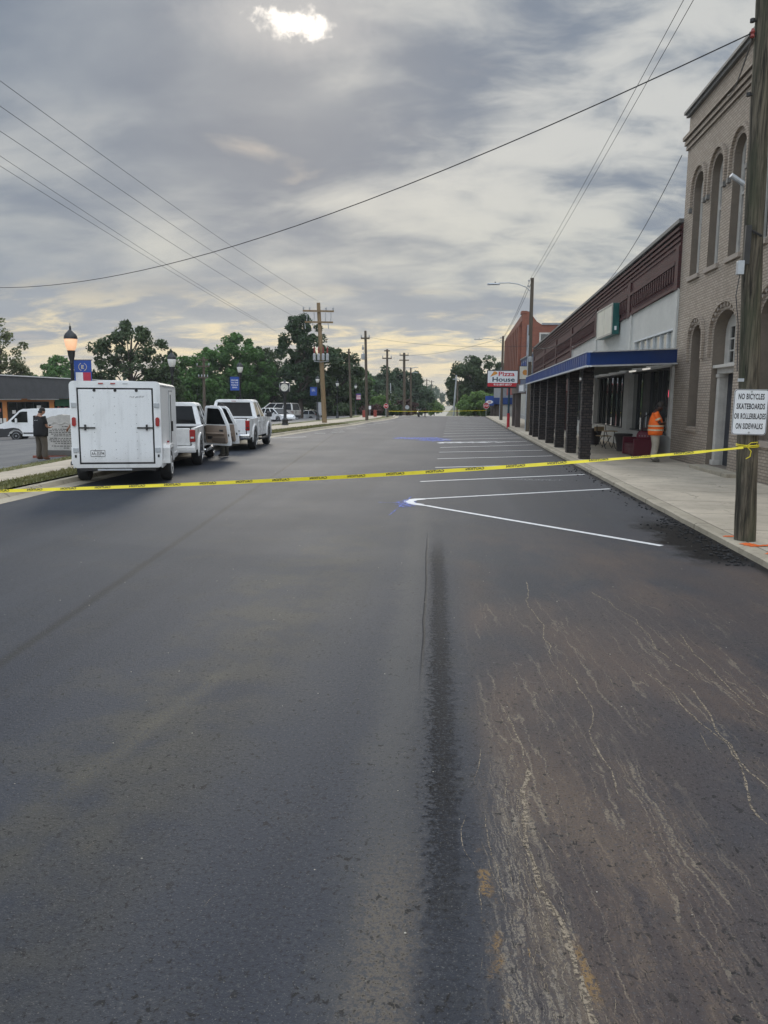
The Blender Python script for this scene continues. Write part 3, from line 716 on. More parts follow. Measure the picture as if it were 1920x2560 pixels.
for (x, y, L_, wd, dr, br) in [(0.43, 4.0, 2.3, 0.026, 0.095, 0.7), (0.35, 4.75, 0.9, 0.009, 0.10, 0.15), (1.46, 7.9, 2.6, 0.010, 0.075, 0.2), (1.66, 5.3, 1.9, 0.012, 0.01, 0.25), (1.92, 6.6, 1.9, 0.010, 0.13, 0.2),
                               (0.83, 8.3, 2.6, 0.010, 0.0, 0.15), (0.86, 5.6, 2.0, 0.009, 0.08, 0.2), (1.40, 5.6, 2.4, 0.010, 0.05, 0.25), (2.1, 5.2, 1.6, 0.011, 0.15, 0.2)]:
    rivulet(x, y, L_, wd, dr, br, 0)
for k in range(60):
    x = rnd.gauss(0.30, 0.13); y = rnd.uniform(2.1, 4.5)
    if abs(x-0.31) > (4.9-y)*0.13+0.02: continue
    rivulet(x, y, rnd.uniform(0.12, 0.6), rnd.uniform(0.002, 0.005), rnd.uniform(0.0, 0.16), 0.08, 0)
for k in range(40):
    x = rnd.uniform(0.5, 3.6); y = rnd.uniform(2.2, 8.2)
    rivulet(x, y, rnd.uniform(0.08, 0.5), rnd.uniform(0.002, 0.005), rnd.uniform(-0.02, 0.16), 0.05, 0)
for k in range(14):
    x = rnd.uniform(-2.4, -0.6); y = rnd.uniform(2.3, 5.2)
    rivulet(x, y, rnd.uniform(0.06, 0.3), rnd.uniform(0.0015, 0.003), rnd.uniform(-0.35, -0.1), 0.05, 0)
for (x, y, L_, wd) in [(0.30, 2.62, 0.16, 0.012), (0.36, 2.95, 0.12, 0.012)]: rivulet(x, y, L_, wd, 0.06, 0, 1)
o = sd_.build('sediment_streaks', [M['sediment'], M['sediment_orange']]); o['label'] = 'tan clay streaks washed down the near asphalt'; o['category'] = 'dirt'; stuff(o)
# loose pebbles and scraps
pb = MB()
for k in range(160):
    x = rnd.uniform(-6, 3.6); y = 2.2+abs(rnd.gauss(0, 5)); s_ = rnd.uniform(0.002, 0.006)
    pb.ell((x, y, s_*0.4), (s_, s_*rnd.uniform(0.6, 1), s_*0.5), n=5, k=3)
for k in range(0):
    x = 3.66-abs(rnd.gauss(0, 0.18)); y = rnd.uniform(9.3, 20); s_ = rnd.uniform(0.006, 0.02)
    pb.ell((x, y, s_*0.4), (s_, s_*rnd.uniform(0.6, 1), s_*0.5), n=5, k=3)
o = pb.build('road_grit', M['concrete_pale']); o['label'] = 'loose grit scattered over the new asphalt'; o['category'] = 'grit'; stuff(o)
cb = MB()
for k in range(420):
    x = 3.68-abs(rnd.gauss(0, 0.22)); y = rnd.choice((rnd.uniform(9.3, 13), rnd.uniform(9.3, 24))); s_ = rnd.uniform(0.006, 0.026)
    cb.ell((x, y, s_*0.35), (s_, s_*rnd.uniform(0.6, 1), s_*0.6), n=6, k=4)
o = cb.build('tar_crumbs', M['tyre']); o['label'] = 'black asphalt crumbs lying along the right kerb'; o['category'] = 'asphalt crumbs'; stuff(o)
# grass blades on the verge
gb = MB(); rnd = random.Random(5); vs = []; fs = []
for k in range(15000):
    y = 12+rnd.random()**1.7*45; kx = kerb_left(y); x = kx-rnd.uniform(0.30, 1.5)
    if rnd.random() < 0.18: x = walk_out(y)-rnd.uniform(-0.05, 0.85)
    z = left_z(x, y)+0.02; h = rnd.uniform(0.025, 0.075); a = rnd.uniform(0, 6.28); wd = rnd.uniform(0.008, 0.018)*(1+y/40)
    i = len(vs); vs += [(x-wd*math.cos(a), y-wd*math.sin(a), z), (x+wd*math.cos(a), y+wd*math.sin(a), z), (x+rnd.uniform(-.05, .05), y+rnd.uniform(-.05, .05), z+h)]; fs.append((i, i+1, i+2))
gb.add(vs, fs); o = gb.build('grass', M['grass_blade']); o['label'] = 'short patchy grass on the verge behind the kerb'; o['category'] = 'grass'; stuff(o)

# ------------------------------------------------------------------ buildings along the right-hand pavement
XF = 7.2
def FY(y): return 0.973*y
def FZ(z): return 1.95+0.973*(z-1.95)
def wb(t): b = MB(); b.X = T(*(-Vector(t.location))); return b
def arch(y0, y1, z0, zs, rise=None, n=14):
    c = (y0+y1)/2; r = (y1-y0)/2; rise = r if rise is None else rise
    return [(y0, z0), (y1, z0)]+[(c+r*math.cos(math.pi*i/n), zs+rise*math.sin(math.pi*i/n)) for i in range(n+1)]
def hood(y0, y1, zs, rise, off, wd, leg, n=18):
    c = (y0+y1)/2; r = (y1-y0)/2
    out = [(c+(r+off+wd)*math.cos(math.pi*i/n), zs+(rise+off+wd)*math.sin(math.pi*i/n)) for i in range(n+1)]
    inn = [(c+(r+off)*math.cos(math.pi*i/n), zs+(rise+off)*math.sin(math.pi*i/n)) for i in range(n+1)]
    return [(out[0][0], zs-leg)]+out+[(out[-1][0], zs-leg), (inn[-1][0], zs-leg)]+inn[::-1]+[(inn[0][0], zs-leg)]
def YZ(x): return T(x, 0, 0) @ AX_YZ

tb = thing('brick_building', 'two-storey tan painted brick building with tall arched windows behind the wooden pole', 'building', (XF, 17, 0))
uw = [(FY(25.02), FY(25.95)), (FY(23.32), FY(24.27)), (FY(21.6), FY(22.52)), (FY(19.85), FY(20.8)), (FY(18.1), FY(19.05)), (FY(16.4), FY(17.3)), (FY(14.7), FY(15.6))]
zs_u, z0_u = FZ(8.40), FZ(5.80)
low = (FY(24.32), FY(25.25)); dr = (FY(21.42), FY(23.2)); d2 = (FY(17.6), FY(19.85)); d3 = (FY(14.0), FY(16.2))
holes = [arch(a, c_, z0_u, zs_u) for a, c_ in uw]
holes += [arch(*low, FZ(1.15), FZ(3.8), 0.42), arch(*dr, 0.16, FZ(3.85), 0.55), arch(*d2, FZ(1.0), FZ(3.9), 0.62), arch(*d3, FZ(1.0), FZ(3.9), 0.62)]
Y1 = FY(26.92)
b = wb(tb); b.plate([(7, -0.3), (Y1, -0.3), (Y1, FZ(11.0)), (7, FZ(11.0))], holes, 0.45, YZ(XF+0.225))
b.box(XF+0.45, 19, Y1-0.4, Y1, -0.3, FZ(10.9)); b.box(XF+0.45, 19, 7, 7.4, -0.3, FZ(10.9)); b.box(18.6, 19, 7.4, Y1-0.4, -0.3, FZ(10.9))
o = b.build('wall', [M['tan_brick'], M['infill']], tb)
for pl in o.data.polygons:
    if abs(pl.normal.x) < 0.35 and -0.02 < pl.center.x < 0.46 and pl.center.z < 9.5 and -9.8 < pl.center.y < 9.1 and pl.center.z > 0.05: pl.material_index = 1
b = wb(tb); b.box(XF+0.45, 18.6, 7.4, Y1-0.4, FZ(10.4), FZ(10.55)); b.build('roof', M['cap_grey'], tb)
b = wb(tb); b.box(XF-0.16, XF+0.5, 6.9, Y1+0.14, FZ(11.0), FZ(11.0)+0.09); b.box(XF-0.10, XF, 6.95, Y1+0.08, FZ(11.0)-0.10, FZ(11.0)-0.002); b.build('parapet_cap', M['cap_grey'], tb, bevel=0.01)
for i, (z, p_) in enumerate([(10.26, 0.15), (10.10, 0.10), (9.95, 0.055)]):
    b = wb(tb); b.box(XF-p_, XF+0.001, 6.95, Y1+p_*0.9, FZ(z)-0.055, FZ(z)+0.055); b.build('corbel_band', M['tan_brick'], tb)
for i, (a, c_) in enumerate(uw):
    b = wb(tb); ou = arch(a, c_, z0_u, zs_u); ih = arch(a+0.17, c_-0.17, z0_u+0.14, zs_u)
    b.plate(ou, [ih], 0.07, YZ(XF+0.235)); fr = b.build('window', M['frame_pale'], tb)
    b = wb(tb); b.plate(arch(a+0.17, c_-0.17, z0_u+0.14, zs_u), [], 0.02, YZ(XF+0.262)); b.build('pane', M['glass'], fr)
    b = wb(tb); zz = z0_u+1.55; b.box(XF+0.19, XF+0.27, a+0.171, c_-0.171, zz, zz+0.07); b.build('sash_bar', M['frame_pale'], fr)
    b = wb(tb); b.box(XF-0.07, XF+0.2, a-0.09, c_+0.09, z0_u-0.13, z0_u-0.002); b.build('sill', M['tan_trim'], fr, bevel=0.008)
    b = wb(tb); b.plate(hood(a, c_, zs_u, (c_-a)/2, 0.16, 0.10, 0.45), [], 0.075, YZ(XF-0.037)); b.build('hood_mould', M['tan_brick'], tb)
    for y_ in (a-0.21, c_+0.21):
        b = wb(tb); b.box(XF-0.085, XF, y_-0.07, y_+0.07, zs_u-0.58, zs_u-0.452); b.build('corbel', M['cap_grey'], tb)
def dentils(par, y0, y1, zs, rise, off, n, sz):
    c = (y0+y1)/2; r = (y1-y0)/2
    for i in range(n):
        a = math.pi*(0.14+0.72*(i+0.5)/n); y = c+(r+off)*math.cos(a); z = zs+(rise+off)*math.sin(a)
        b = wb(tb); b.cbox((0, 0, 0), (0.07, sz, sz*1.5), T(XF-0.033, y, z) @ RX(a-math.pi/2)); b.build('dentil', M['tan_trim'], par)
for (a, c_), zs, rise, nm in [(low, FZ(3.8), 0.42, 6), (dr, FZ(3.85), 0.55, 9), (d2, FZ(3.9), 0.62, 11)]:
    b = wb(tb); b.plate(hood(a, c_, zs, rise, 0.20, 0.11, 0.62), [], 0.085, YZ(XF-0.042)); hm = b.build('hood_mould', M['tan_brick'], tb)
    dentils(hm, a, c_, zs, rise, 0.14, nm, 0.065)
b = wb(tb); b.plate(arch(*low, FZ(1.15), FZ(3.8), 0.42), [], 0.1, YZ(XF+0.33)); b.build('blind_panel', M['infill'], tb)
b = wb(tb); b.box(XF-0.06, XF+0.3, low[0]-0.06, low[1]+0.06, FZ(1.0), FZ(1.148)); b.build('sill', M['tan_brick'], tb)
for dd in (d2, d3):
    b = wb(tb); b.plate(arch(*dd, FZ(1.0), FZ(3.9), 0.62), [arch(dd[0]+0.2, dd[1]-0.2, FZ(1.2), FZ(3.9), 0.5)], 0.08, YZ(XF+0.34)); fr = b.build('window', M['infill'], tb)
    b = wb(tb); b.plate(arch(dd[0]+0.2, dd[1]-0.2, FZ(1.2), FZ(3.9), 0.5), [], 0.02, YZ(XF+0.37)); b.build('pane', M['glass'], fr)
    b = wb(tb); b.box(XF-0.06, XF+0.25, dd[0]-0.06, dd[1]+0.06, FZ(0.86), FZ(0.998)); b.build('sill', M['tan_trim'], fr)
# recessed doorway
y0, y1 = dr; yc = (y0+y1)/2
b = wb(tb); xb = XF+0.36
ar = arch(y0, y1, FZ(2.92), FZ(3.85), 0.55); wi = [(yc-0.52, FZ(3.02)), (yc+0.52, FZ(3.02)), (yc+0.52, FZ(4.0)), (yc-0.52, FZ(4.0))]
b.plate(ar, [wi], 0.08, YZ(xb)); b.box(xb-0.04, xb+0.04, y0, yc-0.60, 0.16, FZ(2.919)); b.box(xb-0.04, xb+0.04, yc+0.60, y1, 0.16, FZ(2.919)); ds = b.build('door_surround', M['frame_pale'], tb)
b = wb(tb); b.box(xb+0.0, xb+0.02, yc-0.52, yc+0.52, FZ(3.02), FZ(4.0)); b.build('pane', M['glass'], ds)
b = wb(tb)
for k in range(1, 3): b.box(xb-0.03, xb-0.001, yc-0.52+k*0.347-0.02, yc-0.52+k*0.347+0.02, FZ(3.02), FZ(4.0))
for z in (3.34, 3.67): b.box(xb-0.028, xb-0.0005, yc-0.52, yc+0.52, FZ(z)-0.02, FZ(z)+0.02)
b.build('glazing_bars', M['frame_pale'], ds)
for s_ in (1, -1):
    yy = yc+s_*0.70
    b = wb(tb); b.box(xb-0.22, xb-0.041, yy-0.10, yy+0.10, 0.30, FZ(2.6)); b.box(xb-0.26, xb-0.041, yy-0.13, yy+0.13, 0.16, 0.299); b.box(xb-0.25, xb-0.041, yy-0.12, yy+0.12, FZ(2.601), FZ(2.70)); b.build('pilaster', M['frame_pale'], tb, bevel=0.01)
b = wb(tb); b.box(xb-0.22, xb-0.042, yc-0.83, yc+0.83, FZ(2.701), FZ(2.86)); b.box(xb-0.33, xb-0.043, yc-0.90, yc+0.90, FZ(2.861), FZ(2.95)); b.build('door_entablature', M['frame_pale'], tb, bevel=0.01)
b = wb(tb); b.box(xb+0.02, xb+0.07, yc-0.60, yc+0.60, 0.16, FZ(2.70)); dd = b.build('door', M['dark_door'], tb)
b = wb(tb); b.tube([(xb-0.0, yc-0.40, 1.0), (xb-0.0, yc-0.40, 1.25)], 0.014, 6); b.build('handle', M['steel'], dd)
b = wb(tb); b.box(XF-0.42, XF+0.45, FY(20.2), FY(23.3), -0.1, 0.155); b.build('step', M['kerb'], tb, bevel=0.02)

# one-storey dark brick shops
bb = thing('shop_building', 'one-storey dark brick shop row with white stucco front and blue canopy', 'building', (XF, 48, 0))
def zt(y): return 7.53-0.0262*(y-26.2)
def zw(y): return 5.50-0.0165*(y-26.2)
Y0, YE, YW = Y1+0.003, 71.0, 48.6
b = wb(bb); x_b = XF-0.03
b.plate([(Y0, zw(Y0)), (YW, zw(YW)), (YW, -0.3), (YE, -0.3), (YE, zt(YE)), (Y0, zt(Y0))], [], 0.4, YZ(x_b+0.2))
b.box(x_b+0.4, 20, YE-0.35, YE, -0.3, zt(YE)-0.1); b.box(19.6, 20, Y0, YE-0.35, -0.3, 6.2); b.build('wall', M['dark_brick'], bb)
b = wb(bb); b.add([(XF+0.37, Y0, 6.9), (19.6, Y0, 6.9), (19.6, YE-.35, 5.8), (XF+0.37, YE-.35, 5.8)], [(0, 1, 2, 3)]); b.build('roof', M['cap_grey'], bb)
def sband(b, ya, yb, zf, dz0, dz1, x0, x1):
    b.hexa([(x0, ya, zf(ya)+dz0), (x1, ya, zf(ya)+dz0), (x1, yb, zf(yb)+dz0), (x0, yb, zf(yb)+dz0)], [(x0, ya, zf(ya)+dz1), (x1, ya, zf(ya)+dz1), (x1, yb, zf(yb)+dz1), (x0, yb, zf(yb)+dz1)])
b = wb(bb); sband(b, Y0, YE, zt, 0.002, 0.13, x_b-0.12, x_b+0.45); b.build('parapet_cap', M['cap_grey'], bb, bevel=0.01)
for d_, p_ in ((-0.16, 0.10), (-0.32, 0.07), (-0.48, 0.045), (-0.64, 0.025)):
    b = wb(bb); sband(b, Y0, YE, zt, d_-0.045, d_+0.045, x_b-p_, x_b+0.001); b.build('corbel_band', M['dark_brick'], bb)
piers = [26.35, 33.2, 40.6, 48.6, 55.6, 62.5, 70.4]
for y in piers:
    b = wb(bb); sband(b, y-(0.12 if y < 27 else 0.24), y+0.24, zt, -2.05 if y < YW else -3.6, -0.70, x_b-0.06, x_b+0.001); b.build('pier', M['dark_brick'], bb)
for a, c_ in zip(piers, piers[1:]):
    # hanging row of brick brackets under the panel
    b = wb(bb); n = int((c_-a-0.6)/0.30)
    for i in range(n):
        y = a+0.42+i*0.30; zz = zt(y)
        b.box(x_b-0.075, x_b+0.001, y-0.045, y+0.045, zz-1.72, zz-1.26); b.box(x_b-0.05, x_b+0.001, y-0.075, y+0.075, zz-1.60, zz-1.42)
    b.build('bracket_row', M['dark_brick'], bb)
    b = wb(bb); sband(b, a+0.26, c_-0.26, zt, -1.22, -1.10, x_b-0.07, x_b+0.001); b.build('corbel_band', M['dark_brick'], bb)
    b = wb(bb); sband(b, a+0.26, c_-0.26, zt, -2.0, -1.90, x_b-0.05, x_b+0.001); b.build('corbel_band', M['dark_brick'], bb)
# stucco band with transom lights
tr = [(26.55, 32.1, 3.55, FZ(4.30)), (33.9, 37.0, 3.55, FZ(4.05))]
b = wb(bb); b.plate([(Y0, 3.05), (YW, 3.05), (YW, zw(YW)-0.003), (Y0, zw(Y0)-0.003)], [[(a, z0), (c_, z0), (c_, z1-0.02), (a, z1)] for a, c_, z0, z1 in tr], 0.3, YZ(XF+0.15)); b.build('stucco_band', M['stucco'], bb)
for y in (26.32, 32.9, 40.6, 48.4):
    b = wb(bb); sband(b, y-(0.1 if y < 27 else 0.2), y+0.2, zw, -2.4, 0.02, XF-0.055, XF-0.001); b.build('stucco_pier', M['stucco'], bb)
for a, c_, z0, z1 in tr:
    b = wb(bb); n = 6
    for k in range(n+1): y = a+(c_-a)*k/n; b.box(XF+0.02, XF+0.09, y-0.02, y+0.02, z0, z1-0.01)
    b.hexa([(XF-0.03, a-0.05, z1), (XF+0.1, a-0.05, z1), (XF+0.1, c_+0.05, z1-0.02), (XF-0.03, c_+0.05, z1-0.02)], [(XF-0.03, a-0.05, z1+0.06), (XF+0.1, a-0.05, z1+0.06), (XF+0.1, c_+0.05, z1+0.04), (XF-0.03, c_+0.05, z1+0.04)])
    fr = b.build('transom_window', M['white_trim'], bb)
    b = wb(bb); b.box(XF+0.091, XF+0.11, a, c_, z0, z1-0.02); b.build('pane', mat('transom_glass', (0.32, 0.33, 0.32), 0.08, var=0.1, spec=0.8), fr)  # pale base colour paints in the sky's reflection on the panes
# storefront
b = wb(bb); b.box(XF, XF+0.25, Y0, YW, -0.2, 0.70); b.build('bulkhead', M['stucco'], bb)
b = wb(bb); b.box(XF-0.04, XF+0.28, Y0, YW, 0.701, 0.76); b.build('window_ledge', M['stucco_trim'], bb)
for ya, yb in ((Y0, 26.42), (32.35, 33.25), (40.0, 40.9), (48.0, YW)):
    b = wb(bb); b.box(XF-0.09, XF+0.25, ya, yb, 0.761, 3.049); b.build('column', M['stucco_trim'], bb, bevel=0.01)
mull = {0: [27.7, 28.3, 29.4, 30.5, 31.4], 1: [34.1, 35.0, 36.0, 37.1, 38.3, 39.2], 2: [41.8, 43, 44.2, 45.4, 46.6]}
for k, (ya, yb) in enumerate(((26.42, 32.35), (33.25, 40.0), (40.9, 48.0))):
    b = wb(bb)
    for y in mull[k]: b.box(XF+0.04, XF+0.11, y-0.022, y+0.022, 0.762, 3.048)
    b.box(XF+0.035, XF+0.11, ya, yb, 0.762, 0.81); b.box(XF+0.035, XF+0.11, ya, yb, 2.98, 3.048)
    fr = b.build('shop_window', M['black_metal'], bb)
    b = wb(bb); b.box(XF+0.115, XF+0.135, ya, yb, 0.762, 3.048); b.build('pane', M['shop_glass'], fr)
b = wb(bb)
for k, (dy_, dz_) in enumerate([(0, 0), (0.09, 0.01), (0.18, -0.01)]): b.box(XF+0.085, XF+0.113, 26.9+dy_, 26.94+dy_, 2.05, 2.30+dz_)
b.box(XF+0.085, XF+0.113, 26.9, 27.12, 2.16, 2.19); b.build('neon_sign', M['neon'], bb)
b = wb(bb); b.box(XF+0.05, XF+0.112, 29.45, 30.45, 0.80, 2.95); dd = b.build('door', M['black_metal'], bb)
b = wb(bb); b.tube([(XF-0.0, 29.6, 0.95), (XF-0.0, 29.6, 1.5)], 0.02, 6); b.build('handle', M['steel'], dd)

# box sign on the stucco
sg = thing('box_sign', 'blank cream box sign with dark green sides above the blue canopy', 'sign', (XF-0.2, 36.5, 4.8))
b = wb(sg); b.box(6.84, 7.14, 34.9, 38.5, 4.78, 6.10); b.build('cabinet', M['sign_green'], sg, bevel=0.02)
b = wb(sg); b.box(6.82, 6.839, 35.0, 38.4, 4.86, 6.02); b.box(6.812, 6.8195, 36.68, 36.72, 4.86, 6.02); b.build('face', M['sign_cream'], sg)
b = wb(sg); b.box(6.80, 6.84, 34.92, 38.48, 4.775, 4.855); b.box(6.80, 6.84, 34.92, 38.48, 6.025, 6.10); b.box(6.80, 6.84, 34.90, 34.995, 4.856, 6.024); b.box(6.80, 6.84, 38.405, 38.49, 4.856, 6.024); b.build('frame', M['cream_panel'], sg)
b = wb(sg); b.box(6.93, 7.02, 34.86, 34.899, 4.95, 5.12); b.build('switch_box', M['ink_white'], sg)

# blue canopy on stone pillars
cp = thing('canopy', 'long blue metal canopy on dark brick pillars in front of the white stucco shops', 'canopy', (5.5, 33, 0))
xc = 3.82
def cz(y): return 2.93-0.0092*(y-23)
F0 = (xc, 22.9); W0 = (XF-0.12, 25.75); YCE = 41.3
def fascia(b, x0, y0, x1, y1, zb0, zb1, h0, h1, th):
    d = Vector((x1-x0, y1-y0, 0)).normalized(); o = Vector((d.y, -d.x, 0))*th
    b.hexa([(x0, y0, zb0), (x1, y1, zb1), (x1+o.x, y1+o.y, zb1), (x0+o.x, y0+o.y, zb0)], [(x0, y0, zb0+h0), (x1, y1, zb1+h1), (x1+o.x, y1+o.y, zb1+h1), (x0+o.x, y0+o.y, zb0+h0)])
b = wb(cp); fascia(b, xc, F0[1], xc, YCE, cz(F0[1]), cz(YCE), 0.36, 0.32, 0.05); b.build('fascia', M['blue_canopy'], cp)
b = wb(cp); n = 44
for i in range(n+1):
    y = F0[1]+(YCE-F0[1])*i/n; b.box(xc-0.012, xc, y-0.01, y+0.01, cz(y)+0.03, cz(y)+0.33)
b.build('rib_row', M['blue_canopy'], cp)
b = wb(cp); fascia(b, F0[0]+0.05, F0[1], W0[0], W0[1], cz(F0[1]), 3.14, 0.36, 0.42, 0.05); b.build('fascia', M['blue_canopy'], cp)
b = wb(cp)
for i in range(1, 8):
    k = i/8; x = F0[0]+(W0[0]-F0[0])*k; y = F0[1]+(W0[1]-F0[1])*k; z = cz(F0[1])+(3.14-cz(F0[1]))*k
    b.box(x-0.010, x+0.010, y-0.014, y, z+0.03, z+0.36)
b.build('rib_row', M['blue_canopy'], cp)
b = wb(cp); fascia(b, xc-0.02, F0[1]-0.02, xc-0.02, YCE, cz(F0[1])-0.05, cz(YCE)-0.045, 0.048, 0.043, 0.09); fascia(b, F0[0]+0.075, F0[1]-0.03, W0[0], W0[1]-0.03, cz(F0[1])-0.05, 3.09, 0.048, 0.048, 0.09)
fascia(b, xc-0.02, F0[1]-0.02, xc-0.02, YCE, cz(F0[1])+0.362, cz(YCE)+0.322, 0.03, 0.03, 0.09); fascia(b, F0[0]+0.075, F0[1]-0.03, W0[0], W0[1]-0.03, cz(F0[1])+0.362, 3.562, 0.03, 0.03, 0.09)
b.build('edge_trim', M['white_trim'], cp)
b = wb(cp); zr = 0.20
b.hexa([(xc+0.055, F0[1]+0.06, cz(23)+zr), (W0[0], W0[1]+0.05, 3.14+zr), (W0[0], YCE, 3.02+zr), (xc+0.055, YCE, cz(YCE)+zr)], [(xc+0.055, F0[1]+0.06, cz(23)+zr+0.05), (W0[0], W0[1]+0.05, 3.14+zr+0.05), (W0[0], YCE, 3.02+zr+0.05), (xc+0.055, YCE, cz(YCE)+zr+0.05)])
b.build('roof_deck', M['soffit'], cp)
for k in range(8):
    b = wb(cp); y = 24.4+k*2.3; x0 = 4.1; ye = max(y, W0[1]+0.1)
    b.hexa([(x0, y, cz(y)+0.06), (W0[0], y+2.6 if k == 0 else y+0.5, 3.13), (W0[0], (y+2.6 if k == 0 else y+0.5)+0.1, 3.13), (x0, y+0.1, cz(y)+0.06)], [(x0, y, cz(y)+0.195), (W0[0], y+2.6 if k == 0 else y+0.5, 3.30), (W0[0], (y+2.6 if k == 0 else y+0.5)+0.1, 3.30), (x0, y+0.1, cz(y)+0.195)])
    b.build('rafter', M['soffit'], cp)
for (x, y) in ((6.7, 27.9), (6.75, 30.2)):
    b = wb(cp); b.box(x-0.03, x+0.03, y-0.45, y+0.45, 3.0, 3.05); b.build('light_tube', M['tube_light'], cp)
for i, (x, y) in enumerate([(4.22, 25.0), (4.22, 27.85), (4.22, 30.9), (4.22, 33.9), (4.22, 36.7), (4.22, 39.4), (4.22, 41.1)]):
    rnd = random.Random(40+i); b = wb(cp); rr = []
    zz = [0.05+k*0.083 for k in range(36)]
    top_ = cz(y)+0.12
    for z in zz+[top_]:
        if z > top_: break
        hx, hy = 0.168+rnd.uniform(-0.009, 0.009), 0.168+rnd.uniform(-0.009, 0.009)
        ring = [(x-hx, y-hy, z), (x+hx, y-hy, z), (x+hx, y+hy, z), (x-hx, y+hy, z)]
        rr.append(ring); rr.append([(p[0], p[1], z+0.07) for p in ring])
    b.rings(rr); b.build('pillar', M['pillar_stone'], cp)

# blue-fronted shop
b3 = thing('shop_building', 'narrow blue-grey shop front with small upper windows beyond the dark brick row', 'building', (XF, 77, 0))
b = wb(b3); b.box(XF, 20, 71.01, 84.4, -0.3, 6.05); b.build('wall', M['blue_wall'], b3)
b = wb(b3); b.box(XF-0.1, XF+0.4, 71.0, 84.4, 6.051, 6.16); b.build('parapet_cap', M['grey_fascia'], b3)
for k in range(6):
    y = 72.4+k*2.05
    b = wb(b3); b.box(XF-0.05, XF-0.001, y-0.55, y+0.55, 4.35, 5.75); fr = b.build('window', M['grey_fascia'] if k < 3 else M['blue_canopy'], b3)
    b = wb(b3); b.box(XF-0.06, XF-0.0505, y-0.42, y+0.42, 4.48, 5.62); b.build('pane', M['glass'] if k < 3 else M['banner_blue'], fr)
b = wb(b3); b.box(XF-0.06, XF-0.001, 71.1, 84.3, 0.05, 3.0); b.build('shop_front', M['cream_panel'], b3)
for k in range(11):
    y = 71.6+k*1.15; b = wb(b3); b.box(XF-0.14, XF-0.061, y-0.11, y+0.11, 0.45, 3.0); b.build('column', M['stucco'], b3)
b = wb(b3); b.box(XF-0.09, XF-0.061, 75.2, 76.8, 0.5, 2.9); b.build('door', M['dark_door'], b3)
b = wb(b3); b.box(XF-0.35, XF-0.141, 71.2, 84.2, 0.0, 0.44); b.build('bulkhead', M['grey_fascia'], b3)
s2 = thing('box_sign', 'small cream projecting box sign on the blue-grey shop front', 'sign', (6.6, 73.2, 4.0))
b = wb(s2); b.box(6.1, 7.19, 73.0, 73.3, 3.75, 5.0); b.build('cabinet', M['black_metal'], s2)
b = wb(s2); b.box(6.15, 7.14, 72.98, 72.999, 3.8, 4.95); b.build('face', M['sign_cream'], s2)
b = wb(s2); b.X = b.X @ T(6.65, 72.975, 4.4) @ RX(R(90)); b.lathe([(0.25, -0.003), (0.25, 0.003)], n=14); b.build('emblem', M['orange'], s2)

# second canopy: three differently coloured fascias on dark posts
c2 = thing('canopy', 'low canopy with grey, brown and red fascia sections beyond the blue canopy', 'canopy', (5.5, 55, 0))
segs = [(46.6, 50.6, 'grey_fascia', 2.36, 2.86), (50.6, 56.3, 'brown_fascia', 2.34, 2.92), (56.3, 61.5, 'red_fascia', 2.26, 2.95)]
for a, c_, mm, z0, z1 in segs:
    b = wb(c2); b.box(4.22, 4.30, a+0.002, c_-0.002, z0, z1); b.build('fascia', M[mm], c2)
b = wb(c2); b.box(4.30, XF-0.12, 46.6, 61.5, 2.38, 2.45); b.build('roof_deck', M['maroon_soffit'], c2)
b = wb(c2); b.X = b.X @ T(4.216, 48.6, 2.62) @ Matrix(((0, 0, -1, 0), (-1, 0, 0, 0), (0, 1, 0, 0), (0, 0, 0, 1))); b.box(-1.5, 1.5, -0.18, 0.18, -0.001, 0.001); b.build('sign_panel', M['ink_white'], c2)
for (x, y) in ((4.42, 53.0), (4.40, 55.4)):
    b = wb(c2); b.box(x-0.17, x+0.17, y-0.17, y+0.17, 0.05, 2.379); b.build('post', M['brown_fascia'], c2, bevel=0.02)

# red two-storey building
rb = thing('brick_building', 'two-storey red brick building with a pilastered front and raised corner parapet', 'building', (XF, 96, 0))
Ya, Yb = 84.5, 107.5
b = wb(rb); b.plate([(Ya, -3), (Yb, -3), (Yb, 10.3), (Ya, 10.9)], [], 0.5, YZ(XF+0.25))
b.box(XF+0.5, 21, Ya, Ya+0.4, -3, 9.75); b.box(20.6, 21, Ya+0.4, Yb, -3, 9.5); b.box(XF+0.5, 20.6, Yb-0.4, Yb, -3, 9.5)
b.plate([(XF+0.5, 9.75), (XF+2.1, 9.75), (XF+1.55, 10.1), (XF+1.15, 10.6), (XF+0.95, 11.1), (XF+0.5, 11.15)], [], 0.4, T(0, Ya+0.2, 0) @ AX_XZ)
b.build('wall', M['red_brick'], rb)
b = wb(rb); b.box(XF+2.1, 21.1, Ya-0.12, Ya+0.45, 9.751, 9.95); b.build('gutter', M['grey_fascia'], rb)
b = wb(rb); b.box(XF-0.1, XF+0.52, Ya-0.05, Ya+1.3, 10.92, 11.2); b.build('parapet_cap', M['red_brick'], rb)
for k in range(10):
    y = Ya+0.7+k*2.4; b = wb(rb); b.box(XF-0.34, XF-0.001, y-0.42, y+0.42, 3.2, 9.7); b.build('pilaster', M['red_brick'], rb)
for k in range(9):
    y = Ya+1.9+k*2.4; b = wb(rb); b.box(XF-0.02, XF-0.0012, y-0.6, y+0.6, 5.9, 8.3); b.build('window', M['glass'], rb)
for k in range(3): b = wb(rb); b.box(XF-0.25+k*0.06, XF-0.001, Ya, Yb, 9.72+k*0.16, 9.80+k*0.16); b.build('corbel_band', M['red_brick'], rb)
b = wb(rb); b.box(9.05, 10.75, Ya-0.06, Ya-0.001, 7.0, 8.95); wn = b.build('window', M['frame_pale'], rb)
b = wb(rb); b.box(9.2, 10.6, Ya-0.075, Ya-0.061, 6.7, 8.8); b.build('pane', M['glass'], wn)
